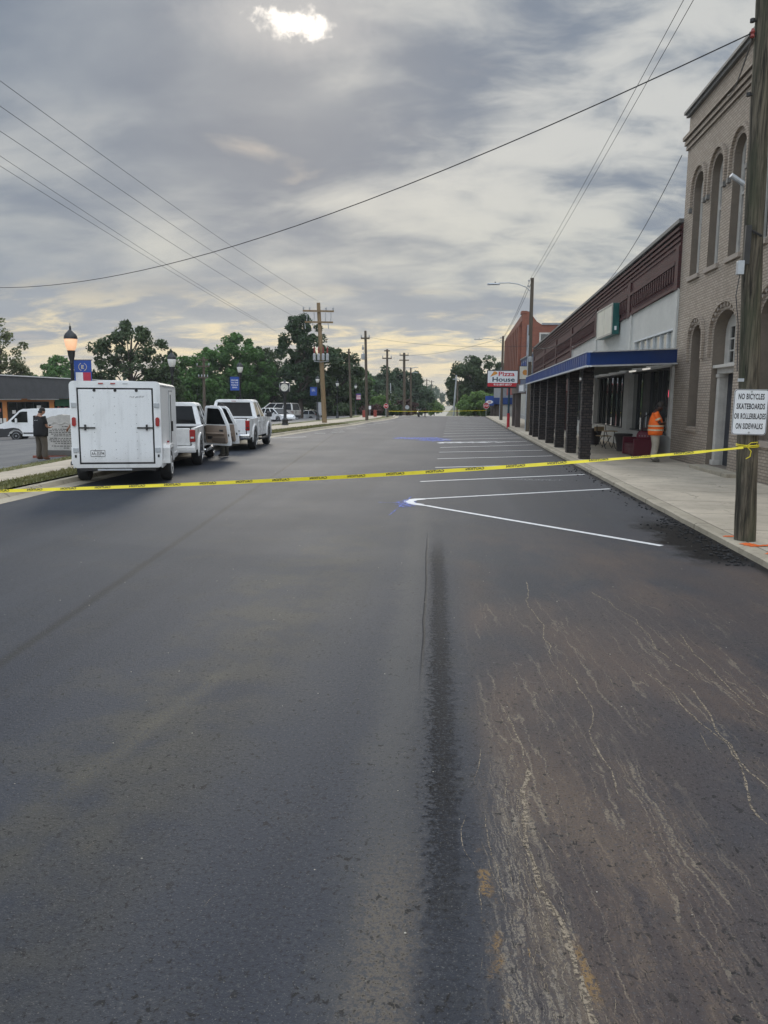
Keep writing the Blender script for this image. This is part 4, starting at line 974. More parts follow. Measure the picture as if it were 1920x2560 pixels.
b = wb(rb); b.box(7.75, 7.9, Ya-0.14, Ya-0.001, 3.0, 9.75); b.build('downpipe', M['grey_fascia'], rb)
b = wb(rb); b.box(XF-0.08, XF-0.003, Ya+1, Ya+10, 2.6, 5.2); b.build('shop_front', M['cream_panel'], rb)
b = wb(rb); b.box(XF-0.16, XF-0.081, Ya+1.5, Ya+7.5, 4.2, 5.4); b.build('sign_board', M['sign_cream'], rb)

# far blue awning with an oval sign, and the pale partition under it
aw = thing('awning', 'far blue shop awning with dark posts at the end of the right-hand row', 'awning', (5.6, 92, 0))
b = wb(aw); b.box(4.75, 7.15, 90.0, 104, 1.35, 2.12); b.build('canopy_box', M['blue_canopy'], aw, bevel=0.03)
b = wb(aw); b.box(5.4, 7.15, 90.3, 103, 2.121, 3.35); b.build('upper_panel', M['grey_fascia'], aw)
for (x, y) in ((4.75, 94), (5.0, 91.5), (5.3, 90.6)):
    b = wb(aw); b.box(x-0.17, x+0.17, y-0.17, y+0.17, -0.5, 1.349); b.build('post', M['brown_fascia'], aw)
b = wb(aw); b.box(5.75, 7.15, 90.2, 90.5, -0.3, 1.34); b.build('partition', M['stucco'], aw)
sn = thing('hanging_sign', 'blue sign with a white oval hanging at the corner of the far awning', 'sign', (4.2, 89.6, 1.5))
b = wb(sn); b.box(3.75, 4.72, 89.5, 89.62, 1.2, 2.3); b.build('panel', M['banner_blue'], sn, bevel=0.03)
b = wb(sn); b.X = b.X @ T(4.235, 89.495, 1.62) @ RX(R(90)) @ Matrix.Diagonal((0.40, 0.20, 1, 1)); b.lathe([(1, -0.003), (1, 0.003)], n=20); b.build('oval', M['ink_white'], sn)
b = wb(sn); b.box(4.08, 4.39, 89.48, 89.491, 1.56, 1.68); b.build('emblem', M['ink_red'], sn)

# ------------------------------------------------------------------ poles, lamps, signs, wires
def pole_mesh(name, mt, pts, rads, parent, n=14):
    b = MB(); b.tube(pts, rads, n); o = b.build(name, mt, parent); smooth_by_angle(o, 50); return o
np_ = thing('utility_pole', 'weathered old wooden pole on the near pavement, carrying the white sidewalk sign', 'utility pole', (3.97, 10.6, 0.08))
def npx(z):
    P = [(-0.1, 3.975), (0.8, 3.935), (3.8, 3.79), (6.8, 3.725), (9.6, 3.70)]
    for (a, xa), (c_, xb) in zip(P, P[1:]):
        if a <= z <= c_: return xa+(xb-xa)*(z-a)/(c_-a)
pole_mesh('pole', M['pole_old'], [(npx(z)-3.97, 0, z-0.08) for z in [0.0+i*0.4 for i in range(24)]], [0.136-0.0016*i+0.004*math.sin(i*2.3) for i in range(24)], np_, 20)
def nb(): b = MB(); b.X = T(-3.97, -10.6, -0.08); return b
for z in (6.42, 6.95-0.38, 5.72):
    b = nb(); b.tube([(npx(z)-0.17, 10.58, z), (npx(z)+0.16, 10.58, z)], 0.013, 6); b.lathe([(0.03, -0.02), (0.03, 0.02)], (npx(z)-0.15, 10.58, z), 8); b.build('through_bolt', M['iron'], np_)
b = nb(); x = npx(6.4)-0.15; b.lathe([(0.014, -0.06), (0.03, -0.045), (0.02, -0.015), (0.03, 0.008), (0.02, 0.03), (0.014, 0.05)], (x, 10.56, 6.42), 10); b.build('insulator', M['insul_red'], np_)
b = nb(); p = atY(1859, 460, 10.5); b.tube([p, p+Vector((-0.17, -0.03, 0.10))], 0.03, 10); b.build('conduit_stub', M['galv'], np_)
b = nb(); p = atY(1872, 595, 10.46); b.box(p.x-0.05, p.x+0.02, 10.43, 10.47, p.z-0.32, p.z+0.15); b.tube([p+Vector((-0.03, 0, 0.12)), p+Vector((0.15, -0.02, 0.02))], 0.015, 6); b.build('bracket', M['iron'], np_)
b = nb(); p = atY(1851, 668, 10.44); b.box(p.x-0.035, p.x+0.045, 10.42, 10.50, p.z-0.09, p.z+0.08); b.build('junction_box', M['galv'], np_, bevel=0.006)
b = nb(); b.tube([p+Vector((0, 0, -0.08)), p+Vector((-0.03, 0.0, -0.35)), p+Vector((0.03, 0.02, -0.7)), p+Vector((0.06, 0.02, -1.3))], 0.006, 5); b.build('cable', M['wire'], np_)
b = nb(); p = atY(1851, 950, 10.46); b.box(p.x-0.035, p.x+0.045, 10.455, 10.462, p.z-0.02, p.z+0.02); b.build('number_tag', M['galv'], np_)
def rrect(w_, h_, r, n=5):
    pts = []
    for cx, cy, a0 in ((w_/2-r, h_/2-r, 0), (-w_/2+r, h_/2-r, 90), (-w_/2+r, -h_/2+r, 180), (w_/2-r, -h_/2+r, 270)):
        for i in range(n+1): a = R(a0+90*i/n); pts.append((cx+r*math.cos(a), cy+r*math.sin(a)))
    return pts
FRONT = AX_XZ  # plate / text laid in x-z, facing -y
sgn = thing('street_sign', 'white rectangular sign reading NO BICYCLES SKATEBOARDS OR ROLLERBLADES ON SIDEWALKS on wooden pole', 'sign', (3.845, 10.42, 1.805))
b = MB(); b.plate(rrect(0.435, 0.585, 0.04), [], 0.004, RY(R(0.6)) @ FRONT); b.build('panel', M['sign_white'], sgn)
b = MB(); b.plate(rrect(0.427, 0.577, 0.037), [rrect(0.413, 0.563, 0.031)], 0.001, RY(R(0.6)) @ T(0, -0.003, 0) @ FRONT); b.build('border', M['ink_black'], sgn)
for txt, w_, z in (('NO BICYCLES', 0.325, 0.200), ('SKATEBOARDS', 0.355, 0.075), ('OR ROLLERBLADES', 0.395, -0.052), ('ON SIDEWALKS', 0.340, -0.180)):
    b = MB(); b.text(txt, w_, 0.076, RY(R(0.6)) @ T(0, -0.0035, z) @ FRONT, bold=0.03, space=1.08); b.build('lettering', M['ink_black'], sgn)
for z in (0.262, -0.262):
    b = MB(); b.X = T(0, -0.003, z) @ RX(R(90)); b.lathe([(0.013, -0.005), (0.013, 0.005)], n=10); b.build('bolt', M['steel'], sgn)

# caution tape
tp = thing('caution_tape', 'yellow caution tape stretched across the near street and tied to the old wooden pole', 'caution tape', (3.7, 10.45, 1.3))
TP = [(3.80, 10.44, 1.345), (3.2, 10.44, 1.275), (2.4, 10.45, 1.195), (1.66, 10.46, 1.125), (0.6, 10.5, 1.03), (-0.4, 10.55, 0.945), (-1.37, 10.6, 0.868), (-2.5, 10.7, 0.785), (-3.73, 10.8, 0.70), (-5.2, 10.9, 0.61), (-6.79, 11.0, 0.522), (-8.5, 11.1, 0.44), (-11, 11.2, 0.36), (-14, 11.4, 0.30)]
def tape_at(x):
    for p, q in zip(TP, TP[1:]):
        if q[0] <= x <= p[0]:
            k = (p[0]-x)/(p[0]-q[0]); return Vector(p).lerp(Vector(q), k)
def tw(x): return 0.25+0.25*math.sin(x*0.9)+(0.5 if x > 1.2 else 0.0)*min(1, (x-1.2))
b = MB(); vs = []; n = 170
for i in range(n+1):
    x = 3.80-17.6*i/n; p = tape_at(max(-13.99, x)); a = tw(x); hw = 0.0245*(0.68 if x > 3.3 else 1); o_ = Vector((0, math.sin(a)*hw, math.cos(a)*hw))
    q = Vector((0, 0.0006, 0)); vs += [p+o_, p-o_, p-o_+q, p+o_+q]
fs = []
for i in range(n):
    for j in range(4): fs.append([4*i+j, 4*i+(j+1) % 4, 4*i+4+(j+1) % 4, 4*i+4+j])
b.X = T(-3.7, -10.45, -1.3); b.add(vs, fs); b.build('ribbon', M['tape_yellow'], tp, smooth=False)
x = 3.05
while x > -10:
    b = MB(); b.X = T(-3.7, -10.45, -1.3)
    p = tape_at(x); d = (tape_at(x-0.1)-tape_at(x+0.1)).normalized(); a = tw(x); o_ = Vector((0, math.sin(a), math.cos(a))); nn = d.cross(o_)
    if nn.y > 0: nn = -nn
    Xm = Matrix((( d.x, o_.x, nn.x, 0), (d.y, o_.y, nn.y, 0), (d.z, o_.z, nn.z, 0), (0, 0, 0, 1)))
    Xm.translation = p+nn*0.0035+o_*0.006
    b.text('CAUTION', 0.25, 0.033, Xm, bold=0.03); x -= 0.545; b.build('lettering', M['ink_black'], tp)
b = MB(); b.X = T(-3.7, -10.45, -1.3); cx = npx(1.36)
for k in range(2): b.tube([(cx+0.136*math.cos(a), 10.6+0.136*math.sin(a), 1.36+0.02*k+0.01*math.sin(a)) for a in [2*math.pi*i/24 for i in range(25)]], 0.008, 6)
b.tube([(cx-0.06, 10.462, 1.36), (cx-0.02, 10.43, 1.41), (cx+0.06, 10.42, 1.42), (cx+0.05, 10.43, 1.38), (cx-0.05, 10.44, 1.36)], 0.0055, 6)
b.tube([(cx-0.06, 10.46, 1.36), (cx-0.01, 10.43, 1.30), (cx-0.02, 10.43, 1.23), (cx-0.07, 10.43, 1.20)], 0.0055, 6); b.build('knot', M['tape_yellow'], tp)

# pole-top cobra-head street lights on wooden poles
def street_light(loc, h, arm, label, w_):
    t = thing('street_light', label, 'street light', loc, 0, 'wooden pole street lights along the right pavement')
    pole_mesh('pole', M['pole_far'], [(0.03, 0, -0.2), (0, 0, h*0.5), (0, 0, h)], [w_*1.2, w_, w_*0.82], t)
    pts = [(-w_, 0, h-0.72), (-0.35, 0, h-0.50), (-0.8, 0, h-0.33), (-1.3, 0, h-0.26), (-arm+0.55, 0, h-0.27)]
    b = MB(); b.tube(pts, 0.028, 8); b.build('arm', M['galv'], t)
    b = MB(); b.rings([[(-arm+dx_, sy*wd_, h-0.34+dz_) for sy, dz_ in ((-1, 0.0), (-0.7, 0.07), (0.7, 0.07), (1, 0.0), (0.6, -0.035), (-0.6, -0.035))] for dx_, wd_ in ((-0.1, 0.03), (0.0, 0.10), (0.25, 0.13), (0.5, 0.08), (0.62, 0.035))]); hd = b.build('lamp_head', M['galv'], t)
    b = MB(); b.lathe([(0.03, 0), (0.03, 0.07)], (-arm+0.35, 0, h-0.27), 8); b.build('photo_cell', M['black_plastic'], hd)
    for z in (h-0.15, h-0.45):
        b = MB(); b.tube([(-w_*0.8, -0.02, z), (-w_*0.8-0.10, -0.02, z)], 0.012, 6); b.lathe([(0.035, -0.05), (0.045, 0), (0.03, 0.05)], (-w_*0.8-0.11, -0.02, z), 8); b.build('insulator', M['insul_grey'], t)
    return t
sl = street_light((4.42, 46, 0.0), 8.81, 2.45, 'tall wooden pole with cobra-head lamp rising beside the blue canopy end', 0.115)
b = MB(); b.tube([(-0.13, -0.06, 0.2), (-0.11, -0.06, 3.6), (-0.10, -0.06, 5.6)], 0.03, 8); b.build('conduit', M['galv'], sl)
b = MB(); b.lathe([(0.10, 0), (0.11, 0.25), (0.08, 0.3)], (0.02, -0.15, 4.1), 10); b.build('meter', M['insul_grey'], sl)
dup(sl, (4.38, 70.5, 0.0), 0, 'shorter wooden pole with cobra-head lamp behind the pizza sign', scale=(1.0, 1, 0.85))

# pizza sign
pz = thing('pole_sign', 'white and red Pizza House sign on a red pole at the kerb', 'sign', (3.77, 52.6, 0.06))
b = MB(); b.tube([(0, 0, -0.1), (0, 0, 0.95)], 0.095, 14); b.build('pole', M['ink_red'], pz)
b = MB(); b.tube([(0, 0, 0.951), (0, 0, 2.66)], 0.072, 12); b.build('pole', M['ink_navy'], pz)
x0, x1, z0, z1 = -1.50, 0.56, 2.62, 3.80; xm = (x0+x1)/2; wd = x1-x0
b = MB(); b.box(x0, x1, -0.16, 0.16, z0, z1); b.build('cabinet', M['ink_black'], pz, bevel=0.03)
b = MB(); b.box(x0+0.05, x1-0.05, -0.172, -0.161, z0+0.34, z1-0.06); b.build('face', M['sign_white'], pz)
b = MB(); b.box(x0+0.05, x1-0.05, -0.172, -0.161, z0+0.10, z0+0.338); b.build('phone_strip', M['ink_red'], pz)
b = MB(); b.text('Pizza', 1.06, 0.30, T(xm+0.26, -0.1745, z1-0.25) @ FRONT, bold=0.022); b.build('lettering', M['ink_red'], pz)
b = MB(); b.text('House', 1.48, 0.31, T(xm+0.07, -0.1745, z1-0.61) @ FRONT, bold=0.024); b.build('lettering', M['ink_navy'], pz)
b = MB(); b.text('910-897-8977', 1.2, 0.13, T(xm+0.02, -0.1745, z0+0.225) @ FRONT, bold=0.018); b.build('lettering', M['ink_white'], pz)
b = MB(); b.plate([(-0.26, -0.17), (0.22, 0.02), (0.20, 0.12), (0.08, 0.19), (-0.04, 0.17)], [], 0.003, T(xm-0.56, -0.174, z1-0.27) @ FRONT); b.build('pizza_slice', M['orange'], pz)

# stop signs
def stop_sign(loc, h, label, size=0.38, rz=0):
    t = thing('stop_sign', label, 'stop sign', loc, rz)
    b = MB(); b.tube([(0, 0, -0.3), (0, 0, h+0.3)], 0.03, 8); b.build('post', M['galv'], t)
    oct_ = [(size/math.cos(R(22.5))*math.cos(R(22.5+45*i)), size/math.cos(R(22.5))*math.sin(R(22.5+45*i))) for i in range(8)]
    b = MB(); b.plate(oct_, [], 0.005, T(0, -0.04, h) @ FRONT); b.build('rim', M['ink_white'], t)
    b = MB(); b.plate([(x*0.92, y*0.92) for x, y in oct_], [], 0.003, T(0, -0.0455, h) @ FRONT); b.build('panel', M['stop_red'], t)
    b = MB(); b.text('STOP', size*1.5, size*0.62, T(0, -0.0485, h) @ FRONT, bold=0.02); b.build('lettering', M['ink_white'], t)
    return t
p = atY(965, 1015, 78); stop_sign((p.x, 78, left_z(p.x, 78)), p.z-left_z(p.x, 78), 'red stop sign facing the camera at the end of the grass verge', 0.24)
p = atY(1215.5, 1014.3, 89); stop_sign((p.x, 89, -0.1), p.z+0.1, 'red stop sign beneath the blue oval sign on the right', 0.34)
p = atY(1018, 1018, 90); st = thing('traffic_sign', 'round grey back of a road sign beside the far poles', 'sign', (p.x, 90, left_z(p.x, 90)))
b = MB(); b.tube([(0, 0, -0.3), (0, 0, p.z-st.location.z+0.3)], 0.03, 8); b.build('post', M['black_metal'], st)
b = MB(); b.X = T(0, -0.04, p.z-st.location.z) @ RX(R(90)); b.lathe([(0.24, -0.003), (0.24, 0.003)], n=18); b.build('panel', M['insul_grey'], st)

# ornate black lamp posts
def lamp_post(loc, label, lit=False):
    t = thing('lamp_post', label, 'lamp post', loc, 0, 'black lamp posts along the left walk')
    b = MB(); b.lathe([(0.17, -0.1), (0.17, 0.10), (0.13, 0.16), (0.12, 0.45), (0.085, 0.55), (0.065, 0.65), (0.05, 0.75), (0.045, 2.85), (0.06, 2.87), (0.05, 2.92), (0.075, 3.02), (0.09, 3.08), (0.10, 3.18), (0.115, 3.215), (0.0, 3.22)], n=14); smooth_by_angle(b.build('post', M['black_metal'], t))
    b = MB(); b.lathe([(0.085, 3.221), (0.12, 3.26), (0.158, 3.40), (0.176, 3.52), (0.168, 3.56), (0.0, 3.561)], n=18); smooth_by_angle(b.build('globe', M['lamp_lit'] if lit else M['lamp_globe'], t))
    b = MB(); b.lathe([(0.178, 3.53), (0.182, 3.56), (0.172, 3.61), (0.145, 3.67), (0.085, 3.73), (0.05, 3.77), (0.035, 3.78), (0.025, 3.84), (0.035, 3.86), (0.008, 3.90), (0.006, 3.97), (0.0, 3.975)], n=16); smooth_by_angle(b.build('cap', M['black_metal'], t))
    return t
lz = lambda x, y: left_z(x, y)
lamp1 = lamp_post((-10.6, 21, lz(-10.6, 21)), 'black lamp post with a glowing warm lantern behind the trailer', True)
lamp2 = lamp_post((-11.41, 31, lz(-11.41, 31)-0.1), 'black lamp post with unlit lantern rising right of the trailer roof')
lamps = [lamp1, lamp2]
for (x, y, lab) in [(-11.91, 43, 'black lamp post with unlit lantern above the second white pickup'), (-11.7, 67, 'black lamp post by the tan pole and small blue banner'), (-11.9, 80, 'black lamp post between tan pole and slim grey pole'), (-11.6, 93, 'black lamp post beside the small flag banner')]:
    lamps.append(dup(lamp2, (x, y, lz(x, y)), 0, lab))
def banner(loc, label, side, w_, z0, z1, kind):
    t = thing('banner', label, 'banner', loc, 0)
    xa, xb = (0.06, 0.06+w_) if side > 0 else (-0.06-w_, -0.06)
    for z in (z0, z1):
        b = MB(); b.tube([(0, 0, z), ((xb if side > 0 else xa)+0.03*side, 0, z)], 0.012, 6); b.build('rod', M['black_metal'], t)
    b = MB(); b.box(xa, xb, -0.006, 0.006, z0+0.013, z1-0.013); b.build('cloth', M['banner_blue'], t)
    xm = (xa+xb)/2
    def panel(nm, a, c_, d, e, mm): b = MB(); b.box(a, c_, -0.0085, -0.0065, d, e); b.build(nm, M[mm], t)
    if kind == 'wreath':
        b = MB()
        for s_ in (-1, 1):
            for k in range(7):
                a = R(-60+k*20); b.cbox((0, 0, 0), (0.030, 0.003, 0.016), T(xm+s_*0.115*math.cos(a), -0.0085, z1-0.19+0.105*math.sin(a)) @ RY(s_*(a-R(90))*-1))
        b.text('E', 0.075, 0.10, T(xm, -0.0085, z1-0.19) @ FRONT, bold=0.03); b.build('emblem', M['banner_tan'], t)
        panel('white_panel', xa+0.04, xm-0.002, z0+0.04, z1-0.34, 'banner_white'); panel('red_panel', xm+0.002, xb-0.025, z0+0.04, z1-0.34, 'banner_red')
    elif kind == 'flag':
        for k in range(7): panel('stripe', xa+0.03, xb-0.02, z0+0.03+k*0.085, z0+0.03+k*0.085+0.083, 'banner_red' if k % 2 == 0 else 'banner_white')
    else:
        b = MB(); n = len(kind)
        for k, txt in enumerate(kind): b.text(txt, w_*0.78 if len(txt) > 5 else w_*0.5, 0.075, T(xm, -0.0085, z1-0.20-k*0.135) @ FRONT, bold=0.02)
        b.build('lettering', M['ink_white'], t)
    return t
banner(lamps[0].location, 'blue banner with a wreath emblem over white and red panels', 1, 0.50, 1.95, 2.96, 'wreath')
banner(lamps[2].location, 'blue welcome banner hanging left of a lamp post above the white pickup', -1, 0.52, 2.22, 3.0, ['WELCOME', 'TO THE', 'TOWN OF', 'ERWIN'])
banner(lamps[3].location, 'small plain blue banner on the lamp post beside the tan pole', -1, 0.60, 2.1, 2.85, ['ENJOY', 'ERWIN'])
banner(lamps[5].location, 'striped flag banner on the farthest lamp post', 1, 0.55, 1.85, 2.6, 'flag')

# wooden utility poles, left and far
def util_pole(px_, ybase, ytop, Y, label, arms=(), mt='pole_far', r=0.14, lean=0.0, extras=None, base=None, ptop=None):
    pb_ = atY(px_, ybase, Y); pt = atY(ptop if ptop else px_, ytop, Y)
    z0 = base if base is not None else gz(pb_.x, Y)
    t = thing('utility_pole', label, 'utility pole', (pb_.x, Y, z0))
    h = pt.z-z0; dx_ = pt.x-pb_.x
    pole_mesh('pole', M[mt], [(0, 0, -0.4), (dx_*0.5, 0, h*0.5), (dx_, 0, h)], [r*1.15, r, r*0.8], t, 10)
    for (dzt, half, ang, ins) in arms:
        b = MB(); z = h-dzt; xx = dx_*z/h; d = Vector((math.cos(ang), math.sin(ang), 0)); o_ = Vector((-d.y, d.x, 0))*0.055
        c_ = Vector((xx, -r-0.06, z)); b.hexa([c_-d*half-o_-Vector((0, 0, .06)), c_+d*half-o_-Vector((0, 0, .06)), c_+d*half+o_-Vector((0, 0, .06)), c_-d*half+o_-Vector((0, 0, .06))], [c_-d*half-o_+Vector((0, 0, .06)), c_+d*half-o_+Vector((0, 0, .06)), c_+d*half+o_+Vector((0, 0, .06)), c_-d*half+o_+Vector((0, 0, .06))])
        ar = b.build('crossarm', M[mt], t)
        for k in ins:
            b = MB(); p_ = c_+d*half*k; b.lathe([(0.02, 0.06), (0.06, 0.10), (0.045, 0.15), (0.07, 0.19), (0.04, 0.26), (0.02, 0.30)], tuple(p_), 8); b.build('insulator', M['insul_grey'], ar)
    return t, h, dx_
up1, h1, dx1 = util_pole(812, 1057.5, 757, 58, 'tall tan wooden pole with double crossarms and transformers on the verge', [(0.62, 1.15, 0.18, (-0.95, -0.55, 0.5, 0.95)), (1.42, 1.05, 0.18, ())], 'pole_new', 0.165, ptop=796)
zc = h1-4.2; xcn = dx1*zc/h1
b = MB(); b.tube([(xcn-0.55, -0.1, zc-0.05), (xcn, -0.24, zc-0.12), (xcn+0.55, -0.1, zc-0.05)], 0.03, 6); b.build('bracket', M['galv'], up1)
for k, dx_ in enumerate((-0.48, -0.16, 0.18, 0.5)):
    b = MB(); b.lathe([(0.10, 0.0), (0.115, 0.06), (0.115, 0.42), (0.07, 0.5), (0.0, 0.52)], (xcn+dx_, -0.30, zc), 10); tr_ = b.build('switch_can', M['insul_grey'], up1)
    b = MB(); b.lathe([(0.03, 0.5), (0.06, 0.58), (0.045, 0.64), (0.065, 0.70), (0.045, 0.78), (0.06, 0.85), (0.03, 1.0)], (xcn+dx_, -0.30, zc), 8); b.build('bushing', M['insul_red'], tr_)
for k, dx_ in enumerate((-0.85, -0.3, 0.55, 0.95)):
    b = MB(); b.tube([(dx1+dx_, -0.2, h1-0.72), (dx1+dx_+0.03, -0.22, h1-1.0), (dx1+dx_, -0.2, h1-1.36)], 0.03, 6); b.build('cutout', M['insul_grey'], up1)
for dx_ in (-1.0, -0.4, 0.75):
    b = MB(); b.tube([(dx1+dx_, -0.2, h1-1.49), (dx1+dx_+0.05, -0.2, h1-1.9)], 0.035, 6); b.build('arrester', M['insul_grey'], up1)
p, h, d = util_pole(917.5, 1053.5, 827, 65, 'slim dark wooden pole at the kerb with a hanging transformer', [(0.62, 0.36, 0.1, (-0.9, 0.9))], 'pole_far', 0.12, ptop=913.5)
b = MB(); b.lathe([(0.13, 0), (0.17, 0.06), (0.17, 0.42), (0.12, 0.5), (0.04, 0.52), (0.03, 0.66)], (-0.34, -0.02, h-2.35), 12); b.build('transformer', M['insul_grey'], p)
b = MB(); b.lathe([(0.09, 0), (0.10, 0.2), (0.05, 0.25), (0.04, 0.4)], (-0.36, -0.02, h-1.55), 10); b.build('arrester', M['insul_grey'], p)
util_pole(878, 1044, 872, 76, 'slim grey pole without arms against the dark trees', [(0.35, 0.22, 0.2, ())], 'pole_far', 0.11, ptop=872)
util_pole(968, 1043, 873, 82, 'weathered pole with two short crossarms behind the stop sign', [(0.18, 0.3, 0.1, ()), (0.95, 0.5, 0.1, (-0.9, 0.9))], 'pole_far', 0.13)
util_pole(1010.5, 1042, 882, 96, 'brown pole with paired crossarms beside the plum bush', [(0.3, 0.55, 0.1, (-0.9, 0.9)), (0.9, 0.6, 0.1, ())], 'pole_far', 0.18)
p, h, d = util_pole(1027, 1042, 919, 112, 'grey pole with a lamp arm to each side far down the street', [], 'pole_far', 0.14)
b = MB(); b.tube([(0, 0, h-0.1), (-0.5, -0.1, h+0.08), (-1.0, -0.2, h-0.15)], 0.04, 6); b.tube([(0, 0, h-0.1), (0.6, -0.1, h+0.06), (1.0, -0.2, h)], 0.05, 6); b.tube([(0, 0, h-0.75), (0.5, -0.1, h-0.65), (0.95, -0.2, h-0.8)], 0.05, 6); b.build('lamp_arm', M['galv'], p)
util_pole(980, 1012, 958, 140, 'pale thin pole in front of the far dark pines', [], 'galv', 0.11, base=-3.2, ptop=976)
util_pole(512, 1090, 893, 72, 'grey pole with transformers standing behind the first white pickup', [(0.25, 0.5, 0.2, ()), (0.85, 0.6, 0.2, (-0.9, 0.9)), (1.9, 0.45, 0.2, (-0.9, -0.3, 0.3, 0.9))], 'pole_far', 0.14, ptop=509)
for px_, yt, Y, lab in ((1055, 948, 200, 'far thin pole left of the concrete road'), (1067, 947, 240, 'far thin pole with crossarm above the road crest'), (1079, 951, 280, 'far thin pole just left of the distant sky gap')):
    util_pole(px_, 1030, yt, Y, lab, [(0.5, 0.9, 0.1, (-0.9, 0.9)), (1.8, 0.7, 0.1, ())], 'pole_far', 0.2, base=-3.6)
for px_, pt_, yt, Y, lab in ((1133, 1141, 938, 120, 'leaning pale pole at the right edge of the concrete road'), (1143, 1144, 952, 135, 'thin dark pole behind the leaning pale pole'), (1152, 1149, 950, 150, 'grey pole among the right-hand far poles'), (1156, 1155, 962, 175, 'short pale far pole nearest the right trees')):
    util_pole(px_, 1041, yt, Y, lab, [(0.6, 0.5, 0.1, ())], 'pole_far' if 'dark' in lab or 'grey' in lab else 'galv', 0.14, base=far_z(Y), ptop=pt_)

# overhead wires
def wire(name, a, c_, sag, label, r=0.011, n=28, grp=None):
    a, c_ = Vector(a), Vector(c_); b = MB()
    b.tube([a.lerp(c_, i/n)-Vector((0, 0, 4*sag*(i/n)*(1-i/n))) for i in range(n+1)], r, 5)
    o = b.build(name, M['wire']); tag(o, label, 'wire', grp); return o
A = Vector((npx(6.4)-0.15, 10.55, 6.42)); B = atY(0, 719, 24)
wire('overhead_cable', A, (2*B.x-A.x, 2*24-A.y, 10.4), (A.z+10.4)/2-B.z, 'thick dark cable sagging across the whole street from the near pole', 0.0085, 48)
wire('service_wire', (A.x, 10.56, 6.36), (XF+0.5, 24.5, FZ(11.0)-0.05), 0.25, 'twisted service wire from the near pole to the tan parapet', 0.012)
gw = 'three power lines from the upper left down to the tan pole'
top = up1.location+Vector((dx1, 0, h1))
for k, (yy, ex) in enumerate(((223, 0.0), (249, -1.0), (278, -1.1))):
    P0 = atX(0, yy, -10.0); e = top+Vector((ex if k else 0, 0, (0.1, -0.35, -1.35)[k])); d_ = P0-e; s_ = P0-d_*0.0
    st_ = Vector((-10.0 if k < 2 else -10.4, 2.0, P0.z+(0.55, 0.45, 0.6)[k]))
    wire('power_line', st_, e, 0.42, ('topmost of the three power lines running down to the tan pole', 'middle of the three power lines running to the tan pole crossarm', 'lowest of the three power lines running to the tan pole')[k], 0.0065, grp=gw)
for k, (ya, yb, xb) in enumerate(((397, 815, 672), (422, 828, 690))):
    P0 = atX(0, ya, -16.0); P1 = atX(xb, yb, -16.5); dd_ = (P0-P1); 
    wire('power_line', P0+dd_*0.35+Vector((0, 0, 0.5)), P1, 0.35, ('upper of the two lower power lines ending behind the tall pine', 'lower of the two lower power lines ending behind the tall pine')[k], 0.008)
pt_ = Vector((4.42-0.1, 46, 8.75))
for k, xx in enumerate((1706, 1728)):
    P0 = atX(xx, 0, 4.15); d_ = P0-pt_
    wire('power_line', pt_+d_*1.12, pt_+Vector((0.1*k, 0, 0.05-0.1*k)), 0.12, ('left of the two close power lines running overhead to the cobra-head light', 'right of the two close power lines running overhead to the cobra-head light')[k], 0.0065)
    wire('power_line', pt_+Vector((0.1*k, 0, 0.05-0.1*k)), (4.38, 70.5, 7.4-0.1*k), 0.3, ('upper wire between the two cobra-head street lights', 'lower wire between the two cobra-head street lights')[k], 0.012)
P0 = atX(1705, 388, XF+0.0); P1 = atX(1518, 706, XF+0.4)
wire('service_wire', P0, P1, 0.35, 'thin wire from the tan building corner down to the dark brick roof', 0.012)
wire('service_wire', (4.40, 45.9, 5.0), (6.84, 38.6, 6.2), 0.75, 'pale cable looping from the street light pole to the box sign', 0.018)
wire('service_wire', (4.3, 46, 5.0), (-7.2, 65, 7.0), 0.3, 'thin wire crossing the far street between wooden poles', 0.008)
wire('service_wire', (4.38, 70.5, 7.35), (-6.16, 100, 7.4), 0.4, 'thin wire from the shorter street light across to the far poles', 0.012)
wire('service_wire', (-13, 78, 1.9), (-6.9, 82, 3.0), 0.25, 'low pale wire hanging left of the stop sign pole', 0.015)
wire('service_wire', (-24.5, 72, 4.5), (-9.7, 76, 4.2), 0.4, 'thin wire across the dark trees behind the clock', 0.014)

# far tape across the street end
a = atY(972, 1028, 78.4); c_ = atY(1216, 1026, 88.5)
b = MB(); n = 20; vs = []
for i in range(n+1):
    p = a.lerp(c_, i/n)-Vector((0, 0, 0.15*4*(i/n)*(1-i/n)*0.3)); vs += [p+Vector((0, 0, .025)), p-Vector((0, 0, .025)), p+Vector((0, .002, -.025)), p+Vector((0, .002, .025))]
b.add(vs, [[4*i+j, 4*i+(j+1) % 4, 4*i+4+(j+1) % 4, 4*i+4+j] for i in range(n) for j in range(4)]); tag(b.build('caution_tape', M['tape_yellow']), 'far yellow tape strung between the two stop signs', 'caution tape')

